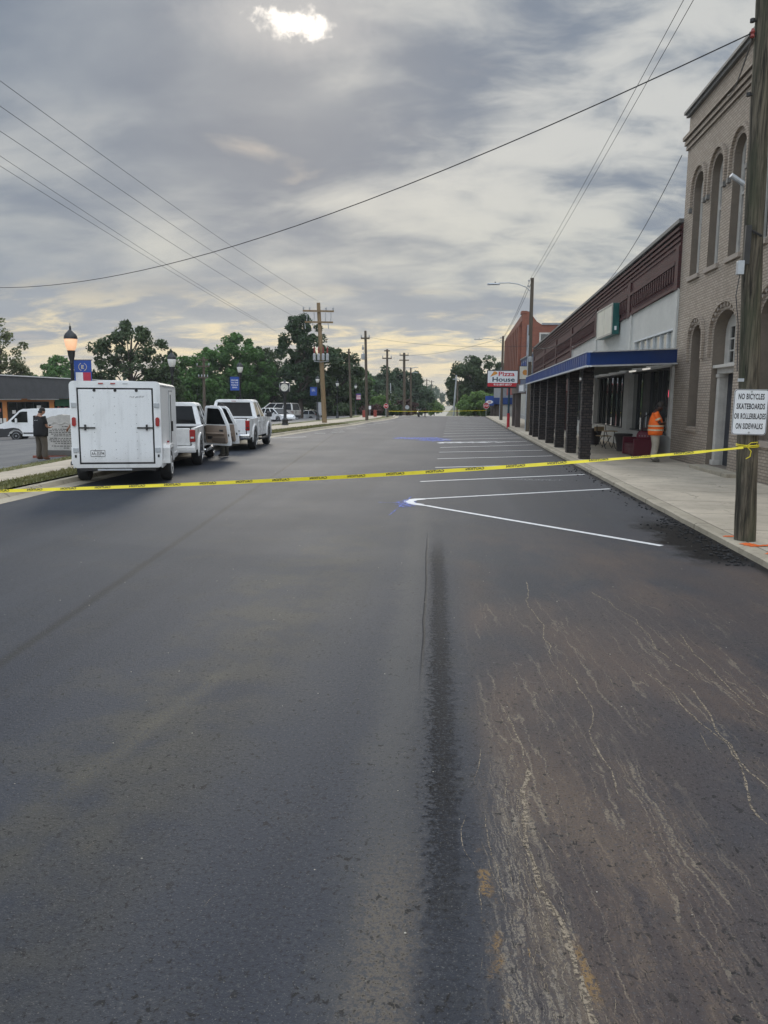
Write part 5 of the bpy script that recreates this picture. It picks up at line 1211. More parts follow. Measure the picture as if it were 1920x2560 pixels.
# street clock
p = on(713, 1064); ck = thing('street_clock', 'black four-sided post clock with a white dial on the brick-edged walk', 'clock', (p.x, p.y, p.z), R(8))
s_ = p.y/57*0.97
ck.scale = (s_, s_, s_)
b = MB(); b.lathe([(0.30, -0.1), (0.30, 0.06), (0.24, 0.10), (0.22, 0.42), (0.25, 0.46), (0.15, 0.56), (0.12, 0.62), (0.105, 1.9), (0.13, 1.95), (0.115, 2.3), (0.16, 2.40), (0.24, 2.52), (0.24, 2.56), (0.0, 2.57)], n=16); smooth_by_angle(b.build('post', M['black_metal'], ck))
b = MB(); b.box(-0.35, 0.35, -0.35, 0.35, 2.571, 3.24); b.lathe([(0.42, 3.241), (0.36, 3.27), (0.14, 3.33), (0.10, 3.40), (0.03, 3.44), (0.02, 3.56), (0, 3.57)], n=16); b.build('case', M['black_metal'], ck, bevel=0.09, seg=3)
for k in range(4):
    Xr = RZ(k*math.pi/2) @ T(0, -0.352, 2.905) @ RX(R(90))
    b = MB(); b.X = Xr; b.lathe([(0.275, -0.006), (0.275, 0.006)], n=28); dl = b.build('dial', M['clock_face'], ck)
    b = MB(); b.X = Xr
    for h_ in range(12):
        a = h_*math.pi/6; b.cbox((0, 0, 0), (0.016, 0.055, 0.004), T(0.215*math.sin(a), 0.215*math.cos(a), 0.009) @ RZ(-a))
    b.cbox((0, 0, 0), (0.02, 0.17, 0.004), T(-0.05, -0.05, 0.012) @ RZ(R(-42+180))); b.cbox((0, 0, 0), (0.014, 0.22, 0.004), T(0.05, -0.08, 0.012) @ RZ(R(30))); b.build('hands', M['ink_black'], dl)
    b = MB(); b.X = Xr; ring = [[((r_)*math.cos(2*math.pi*j/28), r_*math.sin(2*math.pi*j/28), z_) for j in range(28)] for r_, z_ in ((0.276, 0.0), (0.276, 0.03), (0.30, 0.03), (0.30, 0.0))]; b.rings(ring, cap=False); b.build('bezel', M['steel'], dl)

# stone monument with an engraved text
mo = thing('monument', 'upright grey stone memorial slab with engraved lines of text and rough top', 'monument', (-13.92, 27.0, left_z(-13.9, 27.0)))
zb = 0.22; rnd = random.Random(3); ol = []
ol += [(-0.86, zb), (0.86, zb)]
for i in range(15):
    k = i/14; x = 0.86-1.72*k; ol.append((x+rnd.uniform(-.01, .01), 1.30+0.20*math.sin(math.pi*k)**0.7+rnd.uniform(-0.02, 0.02)))
b = MB(); b.plate(ol, [], 0.32, AX_XZ); b.build('slab', M['stone'], mo, bevel=0.03)
b = MB(); b.box(-1.0, 1.0, -0.26, 0.26, 0.03, zb-0.002); b.build('plinth', M['stone_cut'], mo, bevel=0.015)
b = MB(); b.box(-1.15, 1.15, -0.42, 0.36, -0.1, 0.029); b.build('brick_border', M['brick_base'], mo)
b = MB(); rnd = random.Random(8)
rows = [(1.08, 0.25, 1), (0.98, 1.0, 0), (0.92, 1.2, 0), (0.86, 1.25, 0), (0.80, 1.1, 0), (0.74, 0.9, 0), (0.65, 1.2, 0), (0.59, 1.25, 0), (0.53, 1.15, 0), (0.47, 0.8, 0), (0.37, 1.1, 0), (0.30, 0.2, 0)]
for z, w_, _ in rows:
    x = -w_/2
    while x < w_/2:
        L_ = rnd.uniform(0.04, 0.13); b.box(x, min(x+L_, w_/2), -0.166, -0.158, z-0.014, z+0.014); x += L_+0.035
b.build('inscription', M['stone_cut'], mo)
b = MB(); vs_ = [(-0.86+1.72*i/16, -0.168, 1.19+0.05*math.sin(i*1.7)) for i in range(17)]; b.tube(vs_, 0.014, 6); b.build('carved_ridge', M['stone'], mo)

# bins and little things at the far left corner
for k, (zx, zy_, Y, lab) in enumerate(((508, 1212, 76, 'red-brown litter bin beside the slim dark pole'), (635, 1206, 79, 'red-brown litter bin standing nearer the stop sign'))):
    p = atY(800+zx/4.608, 780+zy_/4.608, Y); t = thing('litter_bin', lab, 'bin', (p.x, Y, p.z), 0, 'red litter bins on the far verge')
    b = MB(); b.box(-0.16, 0.16, -0.16, 0.16, 0.0, 0.62); b.build('body', M['bin_red'], t, bevel=0.02)
    b = MB(); b.box(-0.18, 0.18, -0.18, 0.18, 0.621, 0.68); b.build('lid', M['bin_red'], t, bevel=0.02)
for zx, zt_, zb_, Y, lab, mm in ((575, 1085, 1210, 80, 'white narrow sign on a thin post behind the litter bins', 'sign_white'),):
    p = atY(800+zx/4.608, 780+zb_/4.608, Y); q = atY(800+zx/4.608, 780+zt_/4.608, Y); t = thing('traffic_sign', lab, 'sign', (p.x, Y, p.z))
    b = MB(); b.tube([(0, 0, -0.2), (0, 0, q.z-p.z)], 0.025, 6); b.build('post', M['galv'], t)
    b = MB(); b.plate(rrect(0.24, 0.36, 0.05), [], 0.006, T(0, -0.03, q.z-p.z-0.15) @ FRONT); b.build('panel', M[mm], t)
sb_ = atY(801, 1040, 76); t = thing('notice_board', 'blank pale notice board standing behind the tan wooden pole', 'sign', (sb_.x, 76, left_z(sb_.x, 76)-0.1))
for dx_ in (-0.3, 0.3): b = MB(); b.tube([(dx_, 0, -0.2), (dx_, 0, 1.3)], 0.03, 6); b.build('leg', M['black_metal'], t)
b = MB(); b.box(-0.34, 0.34, -0.05, 0.02, 0.45, 1.75); b.build('panel', M['insul_grey'], t, bevel=0.01)

# ------------------------------------------------------------------ pavement furniture by the shops
PZ = 0.07
bn = thing('bench', 'maroon moulded plastic bench with solid arms by the shop window', 'bench', (6.38, 27.15, PZ), R(0))
# faces the street (-x): back along the wall side
b = MB(); b.box(-0.30, 0.22, -0.75, 0.75, 0.30, 0.40); b.build('seat', M['maroon'], bn, bevel=0.02)
b = MB(); b.hexa([(0.18, -0.75, 0.32), (0.30, -0.75, 0.32), (0.30, 0.75, 0.32), (0.18, 0.75, 0.32)], [(0.24, -0.75, 0.80), (0.32, -0.75, 0.80), (0.32, 0.75, 0.80), (0.24, 0.75, 0.80)]); b.build('backrest', M['maroon'], bn, bevel=0.015)
for s_ in (-1, 1):
    b = MB(); y = s_*0.80; b.box(-0.34, 0.33, y-0.06, y+0.06, 0.0, 0.60); b.build('arm', M['maroon'], bn, bevel=0.02)
b = MB(); b.box(-0.30, -0.24, -0.74, 0.74, 0.04, 0.299); b.build('apron', M['maroon'], bn)
hb = thing('handbag', 'maroon handbag with pale studs standing on the near arm of the bench', 'handbag', (6.40, 26.36, PZ+0.602), R(-8))
b = MB(); b.rings([[(sx*wx_, sy*wy_, z) for sx, sy in ((-1, -.7), (-.6, -1), (.6, -1), (1, -.7), (1, .7), (.6, 1), (-.6, 1), (-1, .7))] for z, wx_, wy_ in ((0, .22, .085), (0.02, .25, .10), (0.12, .26, .10), (0.22, .22, .07), (0.27, .17, .03))]); o = b.build('body', M['bag_red'], hb, smooth=True)
b = MB(); b.tube([(0.13*math.cos(a), -0.05, 0.20+0.15*math.sin(a)) for a in [math.pi*i/12 for i in range(13)]], 0.012, 6); b.build('handle', M['bag_red'], hb)
b = MB()
for i in range(5): b.ell((-0.18+i*0.09, -0.104, 0.10), (0.012, 0.008, 0.012), n=6, k=4)
b.build('studs', M['ink_white'], hb)
def planter(loc, lab, s_=1.0):
    t = thing('planter', lab, 'planter', loc, 0, 'dark pots on the shop pavement'); t.scale = (s_, s_, s_)
    b = MB(); b.lathe([(0.20, 0), (0.23, 0.03), (0.22, 0.10), (0.25, 0.30), (0.30, 0.52), (0.34, 0.60), (0.34, 0.64), (0.30, 0.645), (0.27, 0.58), (0.0, 0.57)], n=18); smooth_by_angle(b.build('pot', M['planter'], t))
    b = MB(); rnd = random.Random(9)
    for k in range(26): a = rnd.uniform(0, 6.28); r_ = rnd.uniform(0, 0.22); b.cbox((0, 0, 0), (0.05, 0.02, 0.003), T(r_*math.cos(a), r_*math.sin(a), 0.585+rnd.uniform(0, 0.05)) @ RZ(a) @ RY(rnd.uniform(-.6, .6)))
    b.build('dead_leaves', M['bark'], t); return t
planter((6.35, 29.35, PZ), 'dark flared plant pot left of the maroon bench', 1.0)
planter((6.05, 33.6, PZ), 'dark plant pot farther along beside the first pillar', 1.05)
cr = thing('bench', 'old iron and wood folding seat standing between the two dark pots', 'bench', (6.15, 32.0, PZ), R(20))
b = MB(); b.box(-0.22, 0.22, -0.25, 0.25, 0.42, 0.45); b.build('seat', M['wood_seat'], cr)
b = MB(); b.box(-0.22, 0.22, 0.26, 0.29, 0.66, 0.84, RX(R(-8))); b.build('backrest', M['wood_seat'], cr)
for s_ in (-1, 1):
    b = MB(); x = s_*0.2
    b.tube([(x, -0.28, 0), (x, -0.20, 0.05), (x, -0.05, 0.22), (x, 0.05, 0.42), (x, 0.2, 0.62), (x, 0.22, 0.86)], 0.016, 6); b.tube([(x, 0.28, 0), (x, 0.2, 0.06), (x, 0.05, 0.2), (x, -0.2, 0.42)], 0.016, 6); b.build('leg', M['iron'], cr)
ds_ = thing('school_desk', 'small iron-legged desk top with wooden shelf next to the old seat', 'desk', (6.15, 30.9, PZ), R(10))
b = MB(); b.box(-0.25, 0.25, -0.2, 0.2, 0.66, 0.69); b.build('desktop', M['wood_seat'], ds_)
for s_ in (-1, 1): b = MB(); x = s_*0.2; b.tube([(x, -0.22, 0), (x, -0.1, 0.06), (x, 0.05, 0.3), (x, 0, 0.65)], 0.016, 6); b.tube([(x, 0.22, 0), (x, 0.12, 0.06), (x, 0.05, 0.3)], 0.016, 6); b.build('leg', M['iron'], ds_)
hr = thing('handrail', 'slim black metal handrail post standing behind the maroon bench', 'handrail', (6.85, 28.6, PZ))
b = MB(); b.tube([(0, 0, 0), (0, 0, 1.25)], 0.022, 8); b.tube([(0, 0, 1.25), (0.1, -0.5, 1.42)], 0.022, 8); b.build('rail', M['black_metal'], hr)
b = MB(); b.lathe([(0.07, 0), (0.07, 0.015)], n=12); b.build('base_plate', M['black_metal'], hr)

# ------------------------------------------------------------------ low orange shop building, left
XB = -38.0; zg_ = -1.25
ob_ = thing('shop_building', 'low orange shop building with dark shingle mansard roof and window posters', 'building', (XB, 75, zg_))
b = wb(ob_); b.box(XB-18, XB, 48, 112, zg_-0.3, 1.84); b.build('wall', M['orange_wall'], ob_)
b = wb(ob_); b.hexa([(XB-18.5, 47.5, 1.70), (XB+0.8, 47.5, 1.70), (XB+0.8, 112.5, 1.70), (XB-18.5, 112.5, 1.70)], [(XB-18, 48.2, 3.60), (XB+0.55, 48.2, 3.60), (XB+0.55, 112, 3.60), (XB-18, 112, 3.60)]); b.build('roof', M['shingle'], ob_)
b = wb(ob_); b.box(XB+0.40, XB+0.64, 48.1, 112.1, 3.601, 3.70); b.build('roof_edge', M['white_trim'], ob_)
for (ya, yb) in ((60, 64.5), (66, 71)): b = wb(ob_); b.box(XB+0.4, XB+0.7, ya, yb, 1.60, 1.699); b.build('soffit_light', M['white_trim'], ob_)
for (xa, xb, dark) in ((17, 120, 0), (-60, 2, 0), (135, 190, 1), (215, 300, 0)):
    ya = atX(xa, 1000, XB).y; yb = atX(xb, 1000, XB).y
    b = wb(ob_)
    for y in [ya+(yb-ya)*i/5 for i in range(6)]: b.box(XB+0.03, XB+0.08, y-0.04, y+0.04, -0.55, 1.35)
    b.box(XB+0.03, XB+0.085, ya, yb, -0.62, -0.551); b.box(XB+0.03, XB+0.085, ya, yb, 1.351, 1.42); fr = b.build('shop_window', M['black_metal'], ob_)
    b = wb(ob_); b.box(XB+0.001, XB+0.025, ya, yb, -0.6, 1.4); b.build('pane', M['glass'], fr)
    rnd = random.Random(xa+70)
    for k in range(5):
        y = ya+(yb-ya)*rnd.uniform(0.04, 0.9); z = rnd.uniform(-0.4, 0.8); b = wb(ob_); b.box(XB+0.0255, XB+0.03, y, y+rnd.uniform(0.4, 1.0), z, z+rnd.uniform(0.25, 0.5)); b.build('poster', M['poster' if k < 3 else 'ink_white'], fr)
ya = atX(135, 1000, XB).y; yb = atX(176, 1000, XB).y
b = wb(ob_); b.box(XB+0.09, XB+0.12, ya, yb, 1.0, 1.66); b.build('green_panel', M['green_panel'], ob_)
struct(strip('shop_walk', [46+i*4 for i in range(17)], lambda y: XB+0.05, lambda y: XB+2.6, lambda x, y: left_z(x, y)+0.10, M['left_walk'], 1))

# ------------------------------------------------------------------ vehicles
def wheel(t, x, y, r, w_, side, rim=None, name='wheel', spokes=8):
    b = MB(); b.X = T(x, y, r) @ RY(R(90))
    b.lathe([(r*0.60, -w_/2), (r*0.9, -w_/2), (r*0.985, -w_*0.36), (r, -w_*0.2), (r, w_*0.2), (r*0.985, w_*0.36), (r*0.9, w_/2), (r*0.60, w_/2)], n=24); o = smooth_by_angle(b.build(name, M['tyre'], t), 35)
    b = MB(); b.X = T(x+side*w_*0.36, y, r) @ RY(R(90)*side)
    b.lathe([(r*0.62, -0.03), (r*0.64, 0.03), (r*0.58, 0.045), (r*0.54, 0.0), (r*0.50, -0.02), (0.0, -0.02)], n=24)
    for k in range(spokes): b.cbox((0, 0, 0), (r*0.46, r*0.13, 0.03), RZ(2*math.pi*k/spokes) @ T(r*0.30, 0, 0.012))
    b.lathe([(r*0.14, -0.01), (r*0.13, 0.05), (0, 0.055)], n=12); b.build('rim', rim or M['chrome'], o); return o
def archpoly(y0, y1, zs, ztop, arches, top):
    # lower body outline with wheel arches cut into its bottom edge, drawn from rear (y0) to front (y1)
    pts = []
    y = y0; pts.append((y0, zs))
    for (cy, r, zc) in arches:
        a0 = math.asin(max(-1, min(1, (zs-zc)/r)))
        for i in range(13):
            a = math.pi-a0-(math.pi-2*a0)*i/12; pts.append((cy+r*math.cos(a), zc+r*math.sin(a)))
    pts.append((y1, zs)); pts += top; return pts

# enclosed cargo trailer
tr = thing('cargo_trailer', 'white enclosed cargo trailer with rear ramp door parked at the left kerb', 'trailer', (-7.34, 16.42, 0), R(15))
W2, LT, Z0, Z1 = 0.925, 4.2, 0.40, 2.27
b = MB(); b.hexa([(-W2, 0.03, Z0), (W2, 0.03, Z0), (W2, LT-0.25, Z0), (W2*0.5, LT, Z0), (-W2*0.5, LT, Z0), (-W2, LT-0.25, Z0)], [(-W2, 0.03, Z1-0.09), (W2, 0.03, Z1-0.09), (W2, LT-0.25, Z1-0.09), (W2*0.5, LT, Z1-0.09), (-W2*0.5, LT, Z1-0.09), (-W2, LT-0.25, Z1-0.09)]); b.build('body', M['trailer_white'], tr)
b = MB(); rr = []
for y, s_, dz_ in ((0.0, 1, 0), (LT-0.5, 1, -0.01), (LT-0.1, 0.97, -0.05), (LT+0.01, 0.9, -0.12)):
    rr.append([(-W2*s_-0.012, y, Z1-0.088), (-W2*s_-0.012, y, Z1-0.05+dz_), (-W2*s_+0.05, y, Z1-0.005+dz_), (0, y, Z1+0.03+dz_), (W2*s_-0.05, y, Z1-0.005+dz_), (W2*s_+0.012, y, Z1-0.05+dz_), (W2*s_+0.012, y, Z1-0.088)])
b.rings(rr); b.build('roof', M['white_paint'], tr, bevel=0.012)
b = MB(); b.plate(rrect(2*W2+0.05, Z1-Z0+0.02, 0.10), [[(-0.80, -0.865), (0.80, -0.865), (0.80, 0.80), (-0.80, 0.80)]], 0.07, T(0, 0.005, (Z0+Z1)/2) @ AX_XZ); b.build('rear_frame', M['trailer_white'], tr, bevel=0.012)
dzc = (Z0+Z1)/2
b = MB(); b.box(-0.80, 0.80, 0.0, 0.02, dzc-0.865, dzc+0.80); b.build('door_seal', M['ink_black'], tr)
b = MB(); b.box(-0.765, 0.765, -0.035, -0.001, dzc-0.825, dzc+0.765); dr_ = b.build('ramp_door', M['trailer_white'], tr, bevel=0.006)
b = MB()
for x in (-0.46, -0.02, 0.43):
    for k in range(9): b.X = T(x, -0.037, Z0+0.2+k*0.19) @ RX(R(90)); b.lathe([(0.0085, -0.004), (0.006, 0.003)], n=6)
b.build('rivet_row', M['iron'], dr_)
for x in (-0.43, 0.005, 0.45):
    b = MB(); b.X = T(x, -0.040, Z1-0.19) @ RX(R(90)); b.lathe([(0.032, -0.008), (0.032, 0.006), (0.014, 0.006), (0.012, 0.0), (0, 0.0)], n=12); b.build('rubber_stop', M['ink_black'], dr_)
for s_ in (-1, 1):
    b = MB(); xa, xb = sorted((s_*0.78, s_*0.44)); b.box(xa, xb, -0.065, -0.04, 1.255, 1.285); b.box(s_*0.645-0.018, s_*0.645+0.018, -0.075, -0.036, 1.215, 1.34); b.build('lock_bar', M['iron'], dr_)
    for z in (1.76, 0.78):
        b = MB(); b.box(s_*0.865-0.055, s_*0.865+0.055, -0.05, -0.031, z-0.05, z+0.05); b.build('hinge_plate', M['galv'], tr, bevel=0.006)
    b = MB(); b.X = T(s_*0.875, -0.045, 1.40); b.plate(rrect(0.085, 0.20, 0.042), [], 0.03, AX_XZ); b.build('tail_light', M['red_lens'], tr, bevel=0.006)
    b = MB(); b.box(s_*0.875-0.02, s_*0.875+0.02, -0.04, -0.031, 0.62, 0.68); b.build('side_latch', M['iron'], tr)
for x in (-0.29, -0.035): b = MB(); b.box(x-0.05, x+0.05, -0.05, -0.031, Z1-0.055, Z1-0.03); b.build('marker_light', M['red_lens'], tr)
b = MB(); b.box(0.17, 0.27, -0.04, -0.031, Z1-0.05, Z1-0.035); b.build('maker_plate', M['galv'], tr)
b = MB(); b.box(-0.565, -0.255, -0.042, -0.0365, 0.64, 0.785); lp = b.build('licence_plate', M['ink_white'], dr_)
b = MB(); b.text('AA-35394', 0.26, 0.068, T(-0.41, -0.0435, 0.708) @ FRONT, bold=0.016); b.plate(rrect(0.305, 0.140, 0.012), [rrect(0.288, 0.123, 0.008)], 0.001, T(-0.41, -0.0435, 0.7125) @ FRONT); b.box(-0.5, -0.32, -0.0438, -0.0425, 0.757, 0.766); b.box(-0.47, -0.35, -0.0438, -0.0425, 0.657, 0.662); b.build('lettering', M['ink_black'], lp)
b = MB(); rnd = random.Random(4)
for k, x in enumerate((0.31, 0.345, 0.385, 0.44, 0.47, 0.50, 0.53, 0.56, 0.59)):
    z = 1.945+rnd.uniform(-.006, .006); b.tube([(x, -0.037, z-0.018), (x+0.008, -0.037, z+0.018), (x+0.018, -0.037, z-0.014 if k % 2 else z+0.012)], 0.0035, 4)
b.build('scrawl', M['ink_black'], dr_)
b = MB(); b.box(-0.80, 0.80, -0.06, 0.02, 0.33, 0.375); b.build('rear_sill', M['iron'], tr)
b = MB(); b.box(-0.42, 0.30, -0.08, -0.061, 0.335, 0.372); b.build('step_bar', M['galv'], tr)
b = MB(); b.box(-0.8, -0.72, 0.05, LT+0.2, 0.30, 0.395); b.box(0.72, 0.8, 0.05, LT+0.2, 0.30, 0.395); b.tube([(-0.95, 1.0, 0.36), (0.95, 1.0, 0.36)], 0.035, 8); b.hexa([(-0.8, LT, 0.30), (0.8, LT, 0.30), (0.05, LT+1.1, 0.38), (-0.05, LT+1.1, 0.38)], [(-0.8, LT, 0.38), (0.8, LT, 0.38), (0.05, LT+1.1, 0.46), (-0.05, LT+1.1, 0.46)]); b.build('chassis', M['iron'], tr)
for s_ in (-1, 1):
    wheel(tr, s_*0.92, 1.12, 0.355, 0.25, s_, M['ink_white'], spokes=6)
    b = MB(); xa, xb = sorted((s_*W2, s_*(W2+0.15))); b.plate([(0.48, 0.44), (0.51, 0.80), (0.61, 0.86), (1.39, 0.86), (1.49, 0.80), (1.52, 0.44), (1.45, 0.44), (1.41, 0.78), (0.59, 0.78), (0.55, 0.44)], [], 0.149, T((xa+xb)/2, 0, 0) @ AX_YZ); b.box(xa+0.01, xb-0.01, 0.49, 0.51, 0.44, 0.80); b.build('fender', M['white_paint'], tr, bevel=0.012)
    b = MB(); b.box(s_*(W2+0.012)-0.014, s_*(W2+0.012)+0.014, 0.05, LT-0.3, Z0-0.02, Z0+0.10); b.build('lower_trim', M['white_paint'], tr)
    b = MB(); b.box(s_*(W2+0.03)-0.02, s_*(W2+0.03)+0.02, 1.3, 1.42, 0.87, 0.91); b.build('side_marker', M['red_lens'], tr)
b = MB(); b.box(W2+0.001, W2+0.03, 2.05, 2.85, 0.55, 2.06); sd2 = b.build('side_door', M['trailer_white'], tr, bevel=0.006)
b = MB(); b.box(W2+0.031, W2+0.045, 2.10, 2.14, 0.6, 2.0); b.build('hinge_strip', M['iron'], sd2)
b = MB(); b.box(W2+0.031, W2+0.07, 2.25, 2.30, 1.1, 1.35); b.build('handle', M['iron'], sd2)
b = MB(); b.plate([(2.0, 0.5), (2.9, 0.5), (2.9, 2.11), (2.0, 2.11)], [[(2.045, 0.545), (2.855, 0.545), (2.855, 2.065), (2.045, 2.065)]], 0.012, T(W2+0.006, 0, 0) @ AX_YZ); b.build('door_frame', M['galv'], tr)

# crew-cab pickups
def pickup(label, loc, rz, doors_open, WB_=3.35, scale=1.0, paint='white_paint', rough_model=0):
    t = thing('pickup_truck', label, 'pickup truck', loc, rz); t.scale = (scale,)*3
    P = M[paint]; HW = 0.97; RT = 0.40 if rough_model else 0.385
    yr, yf = -1.12, WB_+0.88; zb = 1.20 if rough_model else 1.14; sl_ = 0.50
    cb, cf = 0.72, 2.75        # cab back, cab front (base of windscreen)
    ra = 0.47
    top_ = [(yf, 0.78), (yf-0.06, 0.98), (WB_+0.35, zb-0.02), (cf, zb+0.02), (cb, zb+0.02), (cb, zb), (yr, zb-0.01)]
    dz0 = sl_+0.02
    ol = archpoly(yr, yf, sl_, 0, [(0, ra, RT+0.02), (WB_, ra, RT+0.02)], top_)
    for s_ in (-1, 1):
        b = MB(); holes_ = []
        if doors_open and s_ > 0: holes_ = [[(0.86, 0.56), (2.62, 0.56), (2.62, zb-0.03), (0.86, zb-0.03)]]
        b.plate(ol, holes_, 0.10, T(s_*(HW-0.05), 0, 0) @ AX_YZ); b.build('body_side', P, t, bevel=0.025, seg=3)
        for cy in (0, WB_):
            b = MB(); n = 14
            rings_ = []
            for i in range(n+1):
                a = math.pi*(-0.06+1.12*i/n); rings_.append([(s_*(HW+0.0), cy+ra*math.cos(a), RT+0.02+ra*math.sin(a)), (s_*(HW+0.045), cy+(ra+0.005)*math.cos(a), RT+0.02+(ra+0.005)*math.sin(a)), (s_*(HW+0.035), cy+(ra+0.08)*math.cos(a), RT+0.02+(ra+0.08)*math.sin(a)), (s_*HW, cy+(ra+0.12)*math.cos(a), RT+0.02+(ra+0.12)*math.sin(a))])
            b.rings(rings_); b.build('wheel_flare', P, t, smooth=True)
        if not (doors_open and s_ > 0):
            for (da, db) in ((0.86, 1.72), (1.74, 2.66)):
                b = MB(); b.box(s_*HW-0.006, s_*HW+0.012, da, db, 0.56, zb-0.02); dd = b.build('door', P, t, bevel=0.012)
                b = MB(); b.box(s_*HW-0.0, s_*(HW)+s_*0.05, da+0.08, da+0.26, zb-0.16, zb-0.12) if s_ > 0 else b.box(-HW-0.05, -HW, da+0.08, da+0.26, zb-0.16, zb-0.12); b.build('handle', P, dd)
        b = MB(); b.tube([(s_*(HW+0.03), 0.65, 0.40), (s_*(HW+0.05), 0.75, 0.37), (s_*(HW+0.05), WB_-0.62, 0.37), (s_*(HW+0.03), WB_-0.52, 0.40)], 0.05, 8); b.build('side_step', M['chrome'] if not rough_model else M['black_plastic'], t, smooth=True)
        b = MB(); b.cbox((s_*(HW+0.17), cf-0.25, zb+0.10), (0.22, 0.12, 0.20)); b.cbox((s_*(HW+0.04), cf-0.22, zb+0.06), (0.12, 0.06, 0.06)); b.build('mirror', M['black_plastic'], t, bevel=0.03, seg=3)
    # hood, nose, floor, bed
    b = MB(); b.hexa([(-HW+0.1, cf-0.1, 0.62), (HW-0.1, cf-0.1, 0.62), (HW-0.1, yf-0.05, 0.62), (-HW+0.1, yf-0.05, 0.62)], [(-HW+0.09, cf-0.1, zb+0.05), (HW-0.09, cf-0.1, zb+0.05), (HW-0.14, yf-0.12, 0.99), (-HW+0.14, yf-0.12, 0.99)]); b.build('hood', P, t, bevel=0.03, seg=3)
    b = MB(); b.box(-HW+0.12, HW-0.12, yf-0.049, yf+0.03, 0.60, 0.95); b.build('grille', M['black_plastic'], t, bevel=0.02)
    b = MB(); b.box(-HW, HW, yf-0.02, yf+0.12, 0.42, 0.62); b.build('front_bumper', M['chrome'], t, bevel=0.04, seg=3)
    for s_ in (-1, 1): b = MB(); b.box(s_*0.78-0.15, s_*0.78+0.15, yf-0.03, yf+0.025, 0.72, 0.92); b.build('headlight', M['clear_lens'], t, bevel=0.02)
    b = MB(); b.box(-HW+0.1, HW-0.1, yr+0.06, cf+0.2, 0.42, 0.61); b.box(-0.4, 0.4, yr, WB_+0.6, 0.32, 0.42); b.build('underbody', M['iron'], t)
    b = MB(); b.box(-HW+0.1, HW-0.1, yr+0.06, cb-0.02, 0.611, 0.68); b.box(-HW+0.1, HW-0.1, cb-0.07, cb-0.02, 0.68, zb-0.02); b.build('bed_floor', M['black_plastic'], t)
    b = MB(); b.box(-HW+0.14, HW-0.14, yr-0.03, yr+0.05, 0.64, zb-0.01); tg = b.build('tailgate', P, t, bevel=0.02, seg=3)
    b = MB(); b.box(-0.14, 0.14, yr-0.045, yr-0.031, zb-0.19, zb-0.11); b.build('handle', M['black_plastic'], tg, bevel=0.01)
    if rough_model: b = MB(); b.box(-0.62, 0.62, yr-0.038, yr-0.031, 0.70, 0.78); b.build('badge_panel', M['insul_grey'], tg)
    for s_ in (-1, 1):
        b = MB(); xa, xb = sorted((s_*(HW-0.17), s_*(HW+0.004))); b.box(xa, xb, yr-0.03, yr+0.07, 0.74, zb-0.05) if not rough_model else b.box(xa, xb, yr-0.03, yr+0.06, 0.76, zb-0.06)
        tl = b.build('tail_light', M['red_lens'], t, bevel=0.025, seg=3)
        b = MB(); b.box(xa+0.05, xb-0.03, yr-0.036, yr-0.0301, 0.84, 0.89); b.build('reverse_lens', M['clear_lens'] if not rough_model else M['black_plastic'], tl)
    b = MB(); b.rings([[(x, yr-0.16+0.10*(abs(x)/HW)**3+dy_, z) for dy_, z in ((0, 0.44), (-0.015, 0.50), (-0.015, 0.58), (0, 0.63), (0.14, 0.63), (0.14, 0.44))] for x in [-HW-0.01+i*(2*HW+0.02)/12 for i in range(13)]]); bp = b.build('rear_bumper', P if not rough_model else M['chrome'], t, smooth=False, bevel=0.01)
    b = MB(); b.box(-0.38, 0.38, yr-0.19, yr-0.17, 0.45, 0.56); b.build('bumper_pad', M['black_plastic'], bp)
    b = MB(); b.box(-0.05, 0.05, yr-0.22, yr+0.3, 0.36, 0.43); b.build('tow_hitch', M['iron'], t)
    # cab
    zr = zb+0.66; wr = 0.74; b0, b1, r0_, r1_ = cb, cf-0.06, cb+0.16, cf-0.78
    gl = MB(); q = 0.012
    gl.hexa([(-HW+0.05, b0+0.02, zb+0.0), (HW-0.05, b0+0.02, zb+0.0), (HW-0.05, b1, zb+0.0), (-HW+0.05, b1, zb+0.0)], [(-wr+q, r0_+q, zr-0.03), (wr-q, r0_+q, zr-0.03), (wr-q, r1_-q, zr-0.03), (-wr+q, r1_-q, zr-0.03)]); gl.build('cab_glass', M['car_glass'], t)
    b = MB(); b.rings([[(x*k1, y, z) for x, y in ((-wr, r0_-0.02), (-wr*0.6, r0_-0.05), (wr*0.6, r0_-0.05), (wr, r0_-0.02), (wr, r1_+0.02), (wr*0.6, r1_+0.06), (-wr*0.6, r1_+0.06), (-wr, r1_+0.02))] for z, k1 in ((zr-0.07, 1.04), (zr-0.02, 1.0), (zr+0.025, 0.92), (zr+0.045, 0.75))]); rf = b.build('roof', P, t, bevel=0.01)
    b = MB(); b.box(-0.09, 0.09, r0_-0.055, r0_+0.0, zr-0.03, zr-0.012); b.build('brake_light', M['red_lens'], rf)
    def bar(p, q_, w_, dep, X=None):
        p, q_ = Vector(p), Vector(q_); d = (q_-p).normalized(); return p, q_
    b = MB()
    for s_ in (-1, 1):
        def strip_(pa, pb, qa, qb, th):
            o_ = Vector((s_*th, 0, 0)); b.hexa([pa, pb, pb+o_, pa+o_], [qa, qb, qb+o_, qa+o_])
        lo_x, hi_x = s_*(HW-0.055), s_*(wr-0.005)
        for (ya, yb_, yc_, yd_) in ((b0+0.0, b0+0.15, r0_-0.0, r0_+0.13), (1.66, 1.80, 1.62, 1.72), (b1-0.16, b1+0.02, r1_-0.10, r1_+0.02)):
            strip_(Vector((lo_x, ya, zb-0.01)), Vector((lo_x, yb_, zb-0.01)), Vector((hi_x, yc_, zr-0.04)), Vector((hi_x, yd_, zr-0.04)), 0.014)
